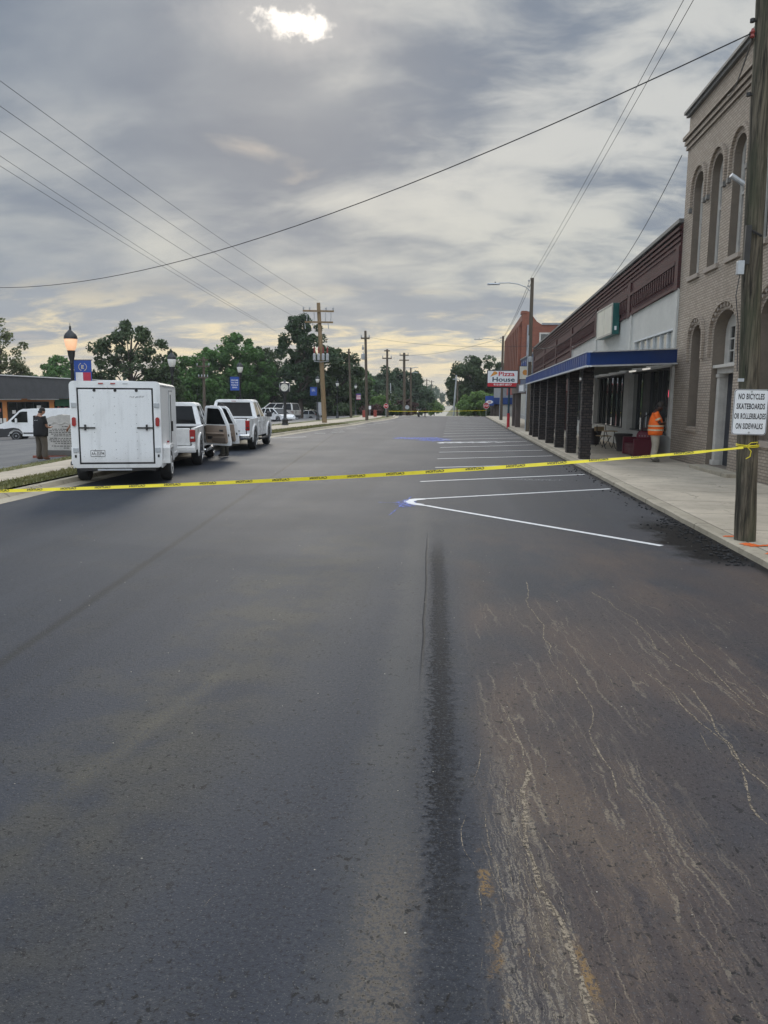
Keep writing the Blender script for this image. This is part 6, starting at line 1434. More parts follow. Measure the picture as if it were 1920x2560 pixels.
        o2 = Vector((0, -0.014, 0)); b.hexa([Vector((s_*(HW-0.055), b0+0.01, zb)), Vector((s_*(HW-0.20), b0+0.01, zb)), Vector((s_*(HW-0.20), b0+0.01, zb))+o2, Vector((s_*(HW-0.055), b0+0.01, zb))+o2], [Vector((s_*wr, r0_, zr-0.04)), Vector((s_*(wr-0.11), r0_, zr-0.04)), Vector((s_*(wr-0.11), r0_, zr-0.04))+o2, Vector((s_*wr, r0_, zr-0.04))+o2])
    b.box(-HW+0.06, HW-0.06, b0-0.03, b0+0.05, zb-0.12, zb+0.05)
    b.build('cab_pillars', P, t)
    for (x, y) in ((-1, 0), (1, 0), (-1, WB_), (1, WB_)): wheel(t, x*(HW-0.10), y, RT, 0.27, x)
    if doors_open:
        b = MB(); b.box(-HW+0.12, HW-0.2, cb+0.02, cf, 0.62, zb); b.build('cab_interior', M['interior'], t)
        for k, (hy, L_, ang) in enumerate(((1.66, 1.06, 53), (2.60, 1.10, 66))):
            # hinged at the front edge; local x runs from hinge to free edge, swung out to the right
            dt = bpy.data.objects.new('d', None); Sh = Matrix(((1, 0, -0.16, 0.08), (0, 1, 0, 0), (0, 0, 1, 0), (0, 0, 0, 1))); Xd = T(HW-0.02, hy, 0) @ RZ(R(-90+ang)) @ Sh
            def dl(): q2 = MB(); q2.X = Xd; return q2
            def outl(i): return [(0.0+i, 0.50+i), (L_-0.02-i, 0.50+i), (L_-i, 0.62), (L_-i*0.6, zb), (L_-0.20-i*0.3, zb+0.50-i), (L_-0.30-i*0.3, zb+0.58-i), (0.26+i*0.2, zb+0.60-i), (0.20+i, zb+0.56-i), (0.02+i, zb)]
            win = [(0.10, zb+0.01), (L_-0.10, zb+0.01), (L_-0.27, zb+0.47), (L_-0.33, zb+0.51), (0.29, zb+0.53), (0.25, zb+0.50)]
            b = dl(); b.plate(outl(0), [win], 0.07, AX_XZ); dr2 = b.build('door', P, t, bevel=0.015, seg=2)
            b = dl(); b.plate(win, [], 0.012, T(0, 0.01, 0) @ AX_XZ); b.build('window', M['car_glass'], dr2)
            b = dl(); b.plate([(0.07, 0.60), (0.12, 0.565), (L_-0.14, 0.565), (L_-0.09, 0.63), (L_-0.08, zb-0.01), (0.08, zb-0.01)], [], 0.035, T(0, -0.053, 0) @ AX_XZ); tp_ = b.build('trim_panel', M['beige_trim'], dr2, bevel=0.012)
            b = dl(); b.box(0.14, L_-0.16, -0.14, -0.0715, zb-0.30, zb-0.24); b.build('armrest', M['beige_trim'], tp_, bevel=0.02)
            b = dl(); b.box(0.34, L_-0.14, -0.10, -0.0715, 0.60, 0.74); b.build('pocket', M['beige_dark'], tp_, bevel=0.015)
            b = dl(); b.box(0.16, 0.38, -0.085, -0.0715, zb-0.46, zb-0.36); b.build('speaker_grille', M['black_plastic'], tp_, bevel=0.01)
            b = dl(); b.box(L_-0.36, L_-0.2, -0.085, -0.0715, zb-0.2, zb-0.14); b.build('handle', M['black_plastic'], tp_, bevel=0.01)
            b = dl(); b.box(L_-0.045, L_-0.005, -0.05, -0.036, zb-0.35, zb-0.28); b.build('latch', M['iron'], dr2)
            bpy.data.objects.remove(dt)
    return t
pickup('white older pickup with both right-hand doors standing open in front of the trailer', (-8.20, 21.70, 0), R(11), True, 3.05, 0.97)
f2 = pickup('white newer pickup with closed doors parked ahead of the open-door pickup', (-8.40, 28.75, 0), R(4.5), False, 3.3, 0.98, rough_model=1)

# panel van
vn = thing('van', 'white high panel van parked across the lot before the orange shop', 'van', (-27.4, 53.6, -1.2), R(104))
b = MB(); ol = archpoly(-0.95, 4.5, 0.34, 0, [(0, 0.44, 0.36), (3.45, 0.44, 0.36)], [(4.62, 0.55), (4.66, 0.98), (4.45, 1.18), (3.95, 1.36), (3.15, 2.12), (2.9, 2.24), (0, 2.30), (-0.9, 2.26), (-1.0, 1.2)])
for s_ in (-1, 1):
    b = MB(); b.plate(ol, [], 0.12, T(s_*0.93, 0, 0) @ AX_YZ); b.build('body_side', M['white_paint'], vn, bevel=0.05, seg=3)
prof = [(-0.98, 0.45), (-1.0, 1.2), (-0.9, 2.25), (0, 2.29), (2.9, 2.23), (3.15, 2.11), (3.95, 1.35), (4.45, 1.17), (4.65, 0.97), (4.6, 0.5)]
b = MB(); b.rings([[(s_*0.871, y, z) for y, z in prof] for s_ in (-1, 1)]); b.build('shell', M['white_paint'], vn)
b = MB(); b.rings([[(s_*0.80, y, z) for y, z in [(3.22, 2.09), (3.92, 1.42), (3.97, 1.40), (3.27, 2.12)]] for s_ in (-1, 1)]); b.build('windscreen', M['car_glass'], vn)
b = MB(); b.rings([[(x, y, z) for y, z in [(3.99, 0.28), (4.75, 0.28), (4.82, 0.62), (4.74, 0.86), (4.30, 0.88), (3.99, 0.74)]] for x in (-1.02, -0.8, 0.8, 1.02)]); b.build('front_bumper', M['black_plastic'], vn, bevel=0.05, seg=3)
for s_ in (-1, 1):
    b = MB(); b.plate([(2.62, 1.30), (3.62, 1.30), (3.72, 1.40), (3.10, 2.02), (2.95, 2.06), (2.62, 2.06)], [], 0.02, T(s_*0.993, 0, 0) @ AX_YZ); b.build('side_window', M['car_glass'], vn)
    b = MB(); b.plate([(3.0, 0.40), (3.02, 0.62), (3.22, 0.86), (3.6, 0.93), (4.1, 0.86), (4.35, 0.82), (4.35, 0.40), (3.93, 0.40), (3.85, 0.62), (3.6, 0.80), (3.3, 0.79), (3.08, 0.62), (3.02, 0.40)], [], 0.03, T(s_*1.0, 0, 0) @ AX_YZ); b.build('arch_cladding', M['black_plastic'], vn, bevel=0.01)
    b = MB(); b.box(s_*0.995-0.012, s_*0.995+0.012, 0.5, 2.95, 0.50, 0.60); b.build('side_moulding', M['black_plastic'], vn)
    b = MB(); b.hexa([(s_*0.74, 4.42, 0.92), (s_*0.985, 4.2, 0.92), (s_*0.985, 4.3, 0.92), (s_*0.74, 4.66, 0.92)], [(s_*0.76, 4.2, 1.18), (s_*0.985, 3.98, 1.22), (s_*0.99, 4.1, 1.22), (s_*0.76, 4.50, 1.16)]); b.build('headlight', M['clear_lens'], vn, bevel=0.02)
    b = MB(); b.cbox((s_*1.12, 3.35, 1.42), (0.2, 0.12, 0.34)); b.build('mirror', M['white_paint'], vn, bevel=0.04, seg=3)
    for y in (0, 3.45): wheel(vn, s_*0.87, y, 0.35, 0.24, s_, M['galv'])

# estate-type cars behind the clock
def car(name, label, cat, loc, rz, prof, glass, hw, axles, r, paint, scale=1.0, extra=None):
    t = thing(name, label, cat, loc, rz); t.scale = (scale,)*3; P = M[paint]
    zs = 0.30; y0 = prof[0][0]; y1 = prof[-1][0]
    ol = archpoly(y0, y1, zs, 0, [(a, r+0.07, r) for a in axles], prof[::-1])
    for s_ in (-1, 1):
        b = MB(); b.plate(ol, [], 0.14, T(s_*(hw-0.07), 0, 0) @ AX_YZ); b.build('body_side', P, t, bevel=0.05, seg=3)
    b = MB(); b.rings([[(s_*(hw-0.13), y, z) for y, z in [(y0+0.02, 0.4)]+[(y+(0.02 if y < 0 else -0.02 if y > 1 else 0), z-0.005) for y, z in prof]+[(y1-0.02, 0.4)]] for s_ in (-1, 1)]); b.build('body', P, t)
    # cabin: narrower towards the roof
    lower, upper, wr_ = glass
    b = MB(); b.hexa([(-hw+0.06, lower[0], lower[2]), (hw-0.06, lower[0], lower[2]), (hw-0.06, lower[1], lower[2]), (-hw+0.06, lower[1], lower[2])], [(-wr_, upper[0], upper[2]), (wr_, upper[0], upper[2]), (wr_, upper[1], upper[2]), (-wr_, upper[1], upper[2])]); b.build('cabin_glass', M['car_glass'], t)
    b = MB(); b.rings([[(x, y, z) for x, y in ((-wr_-.02, upper[0]-.05), (wr_+.02, upper[0]-.05), (wr_+.02, upper[1]+.05), (-wr_-.02, upper[1]+.05))] for z, k_ in ((upper[2]-0.03, 1), (upper[2]+0.03, 1))]); b.build('roof', P, t, bevel=0.025, seg=3)
    b = MB()
    for s_ in (-1, 1):
        n_ = 4
        for i in range(n_):
            k = i/(n_-1); ya = lower[0]+(lower[1]-lower[0])*k*1.0; yb_ = upper[0]+(upper[1]-upper[0])*k
            w0 = 0.05 if 0 < i < n_-1 else 0.09
            b.hexa([(s_*(hw-0.055), ya-w0, lower[2]-.01), (s_*(hw-0.055), ya+w0, lower[2]-.01), (s_*(hw-0.045), ya+w0, lower[2]-.01), (s_*(hw-0.045), ya-w0, lower[2]-.01)], [(s_*wr_, yb_-w0, upper[2]), (s_*wr_, yb_+w0, upper[2]), (s_*(wr_+.012), yb_+w0, upper[2]), (s_*(wr_+.012), yb_-w0, upper[2])])
    b.build('pillars', P, t)
    for s_ in (-1, 1):
        for a in axles: wheel(t, s_*(hw-0.12), a, r, 0.2, s_, M['galv'])
        b = MB(); b.box(s_*(hw-0.15)-0.1, s_*(hw-0.15)+0.1, y1-0.08, y1+0.015, 0.58, 0.72); b.build('headlight', M['clear_lens'], t, bevel=0.02)
        b = MB(); b.box(s_*(hw-0.09)-0.09, s_*(hw-0.09)+0.09, y0-0.012, y0+0.12, 0.75, 1.0); b.build('tail_light', M['red_lens'], t, bevel=0.02)
        b = MB(); b.cbox((s_*(hw+0.06), lower[1]-0.5, lower[2]+0.06), (0.16, 0.1, 0.13)); b.build('mirror', P, t, bevel=0.02)
    for nm, ya, yb_ in (('rear_bumper', y0-0.06, y0+0.1), ('front_bumper', y1-0.1, y1+0.06)): b = MB(); b.box(-hw+0.02, hw-0.02, ya, yb_, 0.34, 0.56); b.build(nm, M['black_plastic'] if extra == 'suv' else P, t, bevel=0.04, seg=3)
    if extra == 'suv':
        for s_ in (-1, 1): b = MB(); b.tube([(s_*0.6, upper[0]+0.2, upper[2]+0.08), (s_*0.6, upper[1]-0.3, upper[2]+0.08)], 0.02, 6); b.build('roof_rail', M['black_plastic'], t)
    return t
suvp = [(-0.95, 0.42), (-0.97, 1.05), (-0.85, 1.12), (3.1, 1.12), (3.95, 1.02), (4.02, 0.6)]
p = on(690, 1062)
car('suv', 'silver four-wheel-drive estate parked behind the street clock', 'suv', (atY(722, 1060, 85).x, 85, left_z(-18.5, 85)-0.05), R(74), suvp, ((-0.88, 2.75, 1.10), (-0.7, 1.9, 1.78), 0.68), 0.92, (0, 2.85), 0.38, 'silver', 1.05, 'suv')
carp = [(-0.8, 0.4), (-0.85, 0.78), (-0.6, 0.92), (1.8, 0.92), (3.0, 0.80), (3.25, 0.6), (3.25, 0.45)]
p = on(690, 1066)
car('car', 'small white hatchback in front of the silver estate by the clock', 'car', (atY(672, 1060, 79).x, 79, left_z(-18.5, 79)-0.05), R(-128), carp, ((-0.75, 2.45, 0.90), (-0.2, 1.5, 1.42), 0.62), 0.85, (0, 2.5), 0.32, 'white_paint', 1.0)
for (zx, zy_, Y, lab, pa, rz) in ((1320, 905, 110, 'white car half hidden left of the lamp post under the trees', 'white_paint', 80), (1590, 890, 120, 'pale blue-grey car under the trees beyond the slim poles', 'silver', 95), (1640, 900, 112, 'dark car parked under the trees farther right', 'dark_car', 85)):
    q = atY(400+zx/3.456, 780+zy_/3.456, Y); car('car', lab, 'car', (q.x, Y, left_z(q.x, Y)), R(rz), carp, ((-0.75, 2.45, 0.90), (-0.2, 1.5, 1.42), 0.62), 0.85, (0, 2.5), 0.32, pa, 1.05)
q = atY(1188, 1036, 215); car('car', 'grey old saloon car parked on grass at the far right', 'car', (q.x, 215, far_z(215)+0.05), R(93), carp, ((-0.1, 2.3, 0.90), (0.35, 1.5, 1.38), 0.62), 0.85, (0, 2.5), 0.32, 'silver', 1.3)

# ------------------------------------------------------------------ people
def skin_body(name, J, bones, mats, regions, parent, sub=2):
    idx = {k: i for i, k in enumerate(J)}
    me = bpy.data.meshes.new(name); me.from_pydata([J[k][0] for k in J], [(idx[a], idx[c_]) for a, c_ in bones], [])
    o = bpy.data.objects.new(name, me); COL.objects.link(o)
    sk = o.modifiers.new('skin', 'SKIN'); sk.use_smooth_shade = True
    lay = me.skin_vertices[0].data
    for k, i in idx.items():
        r = J[k][1]; lay[i].radius = r if isinstance(r, tuple) else (r, r); lay[i].use_root = (k == 'pelvis')
    ss_ = o.modifiers.new('sub', 'SUBSURF'); ss_.levels = sub; ss_.render_levels = sub
    bpy.context.view_layer.update(); dg = bpy.context.evaluated_depsgraph_get()
    nm = bpy.data.meshes.new_from_object(o.evaluated_get(dg)); bpy.data.objects.remove(o)
    for mt in mats: nm.materials.append(mt)
    segs = [(Vector(J[a][0]), Vector(J[c_][0]), regions.get((a, c_), 0)) for a, c_ in bones]
    for pl in nm.polygons:
        c_ = pl.center; best = (1e9, 0)
        for a, e, mi in segs:
            ab = e-a; L2 = ab.length_squared; k = max(0, min(1, (c_-a).dot(ab)/L2)) if L2 else 0
            d_ = (c_-(a+ab*k)).length
            if d_ < best[0]: best = (d_, mi)
        pl.material_index = best[1]; pl.use_smooth = True
    ob2 = bpy.data.objects.new(name, nm); COL.objects.link(ob2); ob2.parent = parent; return ob2
def person(label, loc, rz, skin, legs_m, boots, arm_pose, head_tilt=0.06, girth=1.0, scale=1.0, stance=0.0, shirt=None, band=False, hat=None, hair=True, sleeve=0.5):
    t = thing('person', label, 'person', loc, rz); t.scale = (scale,)*3
    g = girth
    J = {'pelvis': ((0, 0, 0.93), (0.155*g, 0.115*g)), 'spine': ((0, 0.0, 1.08), (0.150*g, 0.115*g)), 'chest': ((0, -0.01, 1.30), (0.165, 0.115)), 'collar': ((0, -0.015, 1.42), (0.12, 0.085)),
         'neck': ((0, 0.0, 1.50), 0.055), 'skull': ((0, 0.02+head_tilt*0.5, 1.59), (0.072, 0.085)), 'crown': ((0, 0.02+head_tilt, 1.675), (0.068, 0.082)), 'nose': ((0, 0.115+head_tilt*0.8, 1.595-head_tilt*0.3), 0.014), 'chin': ((0, 0.08+head_tilt*0.6, 1.535), 0.032)}
    B = [('pelvis', 'spine'), ('spine', 'chest'), ('chest', 'collar'), ('collar', 'neck'), ('neck', 'skull'), ('skull', 'crown'), ('skull', 'nose'), ('skull', 'chin')]
    Rg = {('pelvis', 'spine'): 1}
    for s_, n_ in ((1, 'r'), (-1, 'l')):
        st = stance*s_
        J['ear_'+n_] = ((s_*0.078, 0.01+head_tilt*0.6, 1.60), 0.016); B.append(('skull', 'ear_'+n_))
        J['hip_'+n_] = ((s_*0.095, 0, 0.86), (0.105*g, 0.105*g)); J['knee_'+n_] = ((s_*0.105+st*0.2, 0.03, 0.50), 0.074*g); J['ankle_'+n_] = ((s_*0.11+st*0.4, -0.02, 0.10), 0.062*g); J['heel_'+n_] = ((s_*0.11+st*0.4, -0.06, 0.045), 0.042); J['toe_'+n_] = ((s_*0.125+st*0.4, 0.17, 0.035), (0.045, 0.033))
        B += [('pelvis', 'hip_'+n_), ('hip_'+n_, 'knee_'+n_), ('knee_'+n_, 'ankle_'+n_), ('ankle_'+n_, 'heel_'+n_), ('ankle_'+n_, 'toe_'+n_)]
        for bn_ in (('pelvis', 'hip_'+n_), ('hip_'+n_, 'knee_'+n_), ('knee_'+n_, 'ankle_'+n_)): Rg[bn_] = 1
        for bn_ in (('ankle_'+n_, 'heel_'+n_), ('ankle_'+n_, 'toe_'+n_)): Rg[bn_] = 2
        sh, el, wr, hd = arm_pose[n_]
        sh, el, wr, hd = map(Vector, (sh, el, wr, hd))
        J['shoulder_'+n_] = (tuple(sh), 0.062); J['elbow_'+n_] = (tuple(el), 0.045); J['wrist_'+n_] = (tuple(wr), 0.030); J['palm_'+n_] = (tuple(hd), (0.040, 0.022))
        B += [('collar', 'shoulder_'+n_), ('shoulder_'+n_, 'elbow_'+n_), ('elbow_'+n_, 'wrist_'+n_), ('wrist_'+n_, 'palm_'+n_)]
        d = (hd-wr).normalized(); side = Vector((0, 0, 1)).cross(d); side = side.normalized() if side.length > 0.1 else Vector((1, 0, 0)); pn = d.cross(side)
        for f_ in range(4):
            L_ = (0.065, 0.075, 0.07, 0.055)[f_]; bs = hd+side*(f_-1.5)*0.021+d*0.02
            J['knuckle%d_%s' % (f_, n_)] = (tuple(bs+d*L_*0.5), 0.0095); J['tip%d_%s' % (f_, n_)] = (tuple(bs+d*L_-pn*0.022), 0.008); B += [('palm_'+n_, 'knuckle%d_%s' % (f_, n_)), ('knuckle%d_%s' % (f_, n_), 'tip%d_%s' % (f_, n_))]
        J['thumb_'+n_] = (tuple(wr.lerp(hd, 0.6)+side*0.05+d*0.02), 0.011); J['thumbtip_'+n_] = (tuple(wr.lerp(hd, 0.6)+side*0.055+d*0.055-pn*0.01), 0.009); B += [('palm_'+n_, 'thumb_'+n_), ('thumb_'+n_, 'thumbtip_'+n_)]
    skin_body('body', J, B, [skin, legs_m, boots], Rg, t)
    b = MB()
    for s_ in (-1, 1): b.ell((s_*0.03, 0.105+head_tilt*0.75, 1.622), (0.012, 0.006, 0.007), n=8, k=5)
    b.build('eyes', M['ink_black'], t)
    if shirt:
        b = MB(); rr = []
        for z, rx, ry, cy in ((0.80, 0.185*g, 0.150*g, 0.0), (0.90, 0.192*g, 0.158*g, 0.005), (1.02, 0.186*g, 0.160*g, 0.01), (1.16, 0.192*g, 0.150*g, 0.005), (1.30, 0.205+0.07*(g-1), 0.142*(0.4+0.6*g), -0.005), (1.38, 0.205+0.03*(g-1), 0.125, -0.01), (1.44, 0.165, 0.10, -0.015), (1.475, 0.085, 0.072, -0.005), (1.495, 0.066, 0.062, 0.0)):
            rr.append([(rx*math.cos(a)*(1+0.02*math.sin(5*a+z*9)), cy+ry*math.sin(a)*(1+0.03*math.sin(4*a+z*14)), z) for a in [2*math.pi*i/20 for i in range(20)]])
        b.rings(rr, cap=False)
        for n_ in 'rl':
            sh, el, wr, hd = map(Vector, arm_pose[n_]); d = (el-sh); b.tube([sh-d*0.22, sh, sh+d*0.45*sleeve*2*0.5, sh+d*sleeve*1.4], [0.085, 0.082, 0.078, 0.076], 12, cap=False)
        o = b.build('shirt', shirt, t, smooth=True); md = o.modifiers.new('thick', 'SOLIDIFY'); md.thickness = 0.008
        if band:
            for z0 in (0.93, 1.05):
                b = MB(); rr = []
                for z in (z0, z0+0.042):
                    rr.append([(0.200*g*math.cos(a), 0.008+0.170*g*math.sin(a), z) for a in [2*math.pi*i/24 for i in range(24)]])
                b.rings(rr, cap=False); b.build('reflective_band', M['hivis_band'], o, smooth=True)
            for n_ in 'rl':
                sh, el, wr, hd = map(Vector, arm_pose[n_]); d = el-sh; b = MB(); b.tube([sh+d*0.42, sh+d*0.60], [0.084, 0.083], 12, cap=False); b.build('reflective_band', M['hivis_band'], o, smooth=True)
    if hair:
        b = MB(); b.ell((0, 0.005+head_tilt*0.85, 1.665), (0.088, 0.103, 0.085), n=16, k=10); b.ell((0, -0.03+head_tilt*0.5, 1.60), (0.080, 0.07, 0.06), n=12, k=8); b.build('hair', M['hair_dark'], t, smooth=True)
    if hat:
        b = MB(); b.X = T(0, 0.012+head_tilt, 1.672) @ RX(R(-18)); b.lathe([(0.094, -0.02), (0.098, 0.02), (0.085, 0.07), (0.05, 0.10), (0.0, 0.105)], n=16); b.rings([[(x*1.0, y, z) for x, y in ((-0.085, 0.05), (-0.08, 0.12), (-0.05, 0.17), (0, 0.185), (0.05, 0.17), (0.08, 0.12), (0.085, 0.05))] for z in (-0.02, -0.008)]); b.build('cap', hat, t, smooth=False)
    return t
fold = {'r': ((0.185, -0.01, 1.395), (0.25, 0.10, 1.13), (0.03, 0.25, 1.15), (-0.06, 0.255, 1.16)), 'l': ((-0.185, -0.01, 1.395), (-0.25, 0.09, 1.12), (-0.04, 0.22, 1.11), (0.05, 0.235, 1.10))}
person('person in orange reflective shirt and cap standing with folded arms before the shop window', (6.22, 24.35, 0.067), R(-100), M['skin_dark'], M['khaki'], M['boot_grey'], fold, 0.09, 1.36, 1.035, 0.05, M['hivis'], True, M['cap_cloth'], True)
look = {'r': ((0.19, -0.01, 1.395), (0.25, 0.03, 1.12), (0.16, 0.25, 1.08), (0.12, 0.33, 1.10)), 'l': ((-0.19, -0.01, 1.395), (-0.26, 0.02, 1.12), (-0.10, 0.24, 1.08), (-0.03, 0.32, 1.10))}
mb_ = person('person in black t-shirt and brown trousers standing by the stone monument with back turned', (-13.62, 24.6, left_z(-13.62, 24.6)+0.03), R(-22), M['skin_tan'], M['brown_cloth'], M['boot_brown'], look, 0.12, 1.36, 1.0, 0.12, M['black_cloth'], False, None, True)
b = MB(); Xs = T(0.0, -0.160, 1.31) @ FRONT
b.text('OKE', 0.15, 0.05, Xs, bold=0.04); b.box(-0.10, 0.06, -0.166, -0.160, 1.235, 1.243); b.build('shirt_print', M['ink_white'], mb_)
ph = thing('phone', 'small dark phone held by the person in the black t-shirt', 'phone', mb_.location+Vector((0.16, 0.29, 1.13)), R(-22))
b = MB(); b.box(-0.035, 0.035, -0.005, 0.005, -0.06, 0.06, RX(R(-50))); b.build('case', M['ink_black'], ph, bevel=0.004)
hang = {'r': ((0.19, -0.01, 1.395), (0.25, -0.02, 1.12), (0.26, 0.08, 0.90), (0.255, 0.12, 0.82)), 'l': ((-0.19, -0.01, 1.395), (-0.26, 0.0, 1.12), (-0.22, 0.20, 1.0), (-0.20, 0.27, 0.98))}
person('person hidden behind the open pickup doors with only camouflage trouser legs showing', (-7.42, 24.75, 0.0), R(70), M['skin_tan'], M['camo_cloth'], M['boot_grey'], look, 0.08, 1.05, 1.0, 0.0, M['camo_cloth'], False, None, True)
fa = atY(171, 1080, 20.3); reach = {'r': ((0.19, -0.01, 1.395), (0.24, 0.08, 1.14), (0.16, 0.28, 1.0), (0.15, 0.35, 0.96)), 'l': ((-0.19, -0.01, 1.395), (-0.36, 0.0, 1.20), (-0.52, 0.06, 1.06), (-0.57, 0.07, 1.00))}
person('person mostly hidden behind the white trailer with one bare forearm reaching out', (fa.x+0.53, 20.3, left_z(fa.x+0.5, 20.3)+0.03), 0.0, M['skin_tan'], M['brown_cloth'], M['boot_brown'], reach, 0.06, 1.0, 1.0, 0.0, M['black_cloth'], False, None, True)
q = at(800/1+1210/4.608, 780+1213/4.608, -0.02)
person('tiny person standing at the far end of the street by the yellow tape', (q.x, q.y, 0.0), R(10), M['skin_dark'], M['brown_cloth'], M['boot_grey'], hang, 0.04, 1.0, 0.58, 0.0, M['black_cloth'], False, None, True)
q = at(800+1137/4.608, 780+1208/4.608, 0.0); mc = thing('motorcycle', 'small dark motorcycle parked at the far end of the asphalt', 'motorcycle', (q.x, q.y, 0.0), R(8))
for y in (-0.38, 0.38): b = MB(); b.X = T(0, y, 0.22) @ RY(R(90)); b.lathe([(0.10, -0.05), (0.20, -0.06), (0.22, 0), (0.20, 0.06), (0.10, 0.05)], n=14); b.build('wheel', M['tyre'], mc)
b = MB(); b.rings([[(s_*0.14, y, z) for y, z in ((-0.42, 0.5), (-0.3, 0.28), (0.2, 0.28), (0.36, 0.5), (0.2, 0.66), (-0.1, 0.56))] for s_ in (-1, 1)]); b.build('body', M['dark_car'], mc, bevel=0.03)
b = MB(); b.box(-0.12, 0.12, -0.45, -0.02, 0.561, 0.63); b.build('seat', M['black_plastic'], mc, bevel=0.02)
b = MB(); b.tube([(-0.3, 0.2, 0.85), (-0.1, 0.28, 0.80), (0.1, 0.28, 0.80), (0.3, 0.2, 0.85)], 0.018, 6); b.tube([(0, 0.38, 0.22), (0, 0.28, 0.82)], 0.03, 6); b.build('handlebar', M['steel'], mc)

# ------------------------------------------------------------------ trees and shrubs
def leaves_np(centres, radii, per, size, rng, aspect=1.6, flat=0.8):
    V = []; n_tot = 0
    for c_, r_ in zip(centres, radii):
        k = per
        d = rng.normal(size=(k, 3)); d /= np.linalg.norm(d, axis=1)[:, None]
        rad = rng.uniform(0.25, 1.0, size=(k, 1))**0.6
        p = np.array(c_)+d*rad*np.array([r_, r_, r_*flat])
        nrm = d*0.5+rng.normal(size=(k, 3))*0.7+np.array([0, 0, 0.5]); nrm /= np.linalg.norm(nrm, axis=1)[:, None]
        a = np.cross(nrm, rng.normal(size=(k, 3))); a /= np.linalg.norm(a, axis=1)[:, None]; b_ = np.cross(nrm, a)
        s_ = size*rng.uniform(0.6, 1.35, size=(k, 1))
        a = a*s_*aspect*0.5; b_ = b_*s_*0.5
        V.append(np.stack([p-a, p+b_*0.9, p+a, p-b_*0.9], axis=1).reshape(-1, 3))
    return np.concatenate(V)
def leaf_obj(name, V, mt, parent):
    me = bpy.data.meshes.new(name); nv = len(V); nf = nv//4
    me.vertices.add(nv); me.vertices.foreach_set('co', V.astype(np.float32).ravel())
    me.loops.add(nv); me.loops.foreach_set('vertex_index', np.arange(nv, dtype=np.int32))
    me.polygons.add(nf); me.polygons.foreach_set('loop_start', np.arange(0, nv, 4, dtype=np.int32)); me.polygons.foreach_set('loop_total', np.full(nf, 4, dtype=np.int32))
    me.materials.append(mt); me.update(calc_edges=True)
    o = bpy.data.objects.new(name, me); COL.objects.link(o); o.parent = parent; return o
def tree(label, loc, blobs, trunk_r, leaf, n_cl, per, size, seed, name='tree', group=None, spread=1.0, clump=None, cat='tree', branches=26):
    # blobs: (x, y, z, rx, ry, rz) ellipsoids of the crown outline, relative to the trunk foot
    rng = np.random.default_rng(seed); t = thing(name, label, cat, loc, 0, group)
    vol = np.array([b_[3]*b_[4]*b_[5] for b_ in blobs])**0.75; cnt = np.maximum(3, (n_cl*vol/vol.sum()).astype(int))
    C = []; Rr = []
    for b_, k in zip(blobs, cnt):
        for _ in range(k):
            d = rng.normal(size=3); d /= np.linalg.norm(d); q = rng.uniform(0.3, 1.0)**0.45
            C.append((b_[0]+d[0]*b_[3]*q, b_[1]+d[1]*b_[4]*q, b_[2]+d[2]*b_[5]*q)); Rr.append((clump or 0.9)*rng.uniform(0.6, 1.3))
    V = leaves_np(C, Rr, int(per*1.9), size*0.82, rng); leaf_obj('crown', V, leaf, t)
    b = MB(); top_ = max(b_[2]+b_[5]*0.3 for b_ in blobs); base = min(b_[2] for b_ in blobs)*0.75
    main = [(0, 0, -0.3), (0.05*trunk_r, 0.1, base*0.5), (rng.uniform(-.2, .2), 0.1, base), (rng.uniform(-.4, .4), 0, (base+top_)/2), (blobs[0][0]*0.6, blobs[0][1], top_)]
    b.tube(main, [trunk_r*1.25, trunk_r, trunk_r*0.85, trunk_r*0.55, trunk_r*0.2], 9)
    for i in rng.choice(len(C), size=min(branches, len(C)), replace=False):
        e = Vector(C[i]); z0 = max(base*0.8, min(top_*0.9, e.z*rng.uniform(0.5, 0.8))); k = min(1, max(0, (z0-base)/(max(0.1, top_-base)))); s0 = Vector((blobs[0][0]*0.6*k*k, 0, z0)); mid = s0.lerp(e, 0.5)+Vector((0, 0, (e-s0).length*0.12))
        b.tube([s0, mid, e], [trunk_r*0.33*(1-k*0.5), trunk_r*0.2*(1-k*0.4), trunk_r*0.06], 5)
    smooth_by_angle(b.build('trunk', M['bark'], t), 60); return t
def tp(px_, Y, zref=None):
    x = atY(px_, 1040, Y).x; return (x, Y, left_z(x, Y) if x < kerb_left(Y) else far_z(Y))
def topz(py, px_, Y): return atY(px_, py, Y).z
D_ = 1920/1659
gl_ = 'trees behind the left parking lot'
# loose pale tree at the left edge, in front of the others
l_ = tp(5, 82); z = topz(800, 20, 82)-l_[2]
tree('sparse pale-leaved tree at the far left edge above the orange shop', l_, [(0.5, 0, z*0.66, 3.3, 2.5, z*0.33), (1.5, 0, z*0.42, 2.5, 2, z*0.2), (-2.5, 0, z*0.55, 3, 2.5, z*0.3)], 0.2, M['leaf_autumn'], 80, 46, 0.26, 1, group=gl_, clump=0.75)
l_ = tp(150, 112); z = topz(893, 150, 112)-l_[2]
tree('round green tree just behind the glowing lamp post', l_, [(0, 0, z*0.58, 3.4, 3, z*0.42)], 0.2, M['leaf_green'], 75, 70, 0.34, 2, group=gl_)
l_ = tp(60, 125); z = topz(925, 60, 125)-l_[2]
tree('low dark green tree above the orange shop roof', l_, [(0, 0, z*0.55, 7.5, 3, z*0.42)], 0.2, M['leaf_oak'], 100, 60, 0.4, 3, group=gl_)
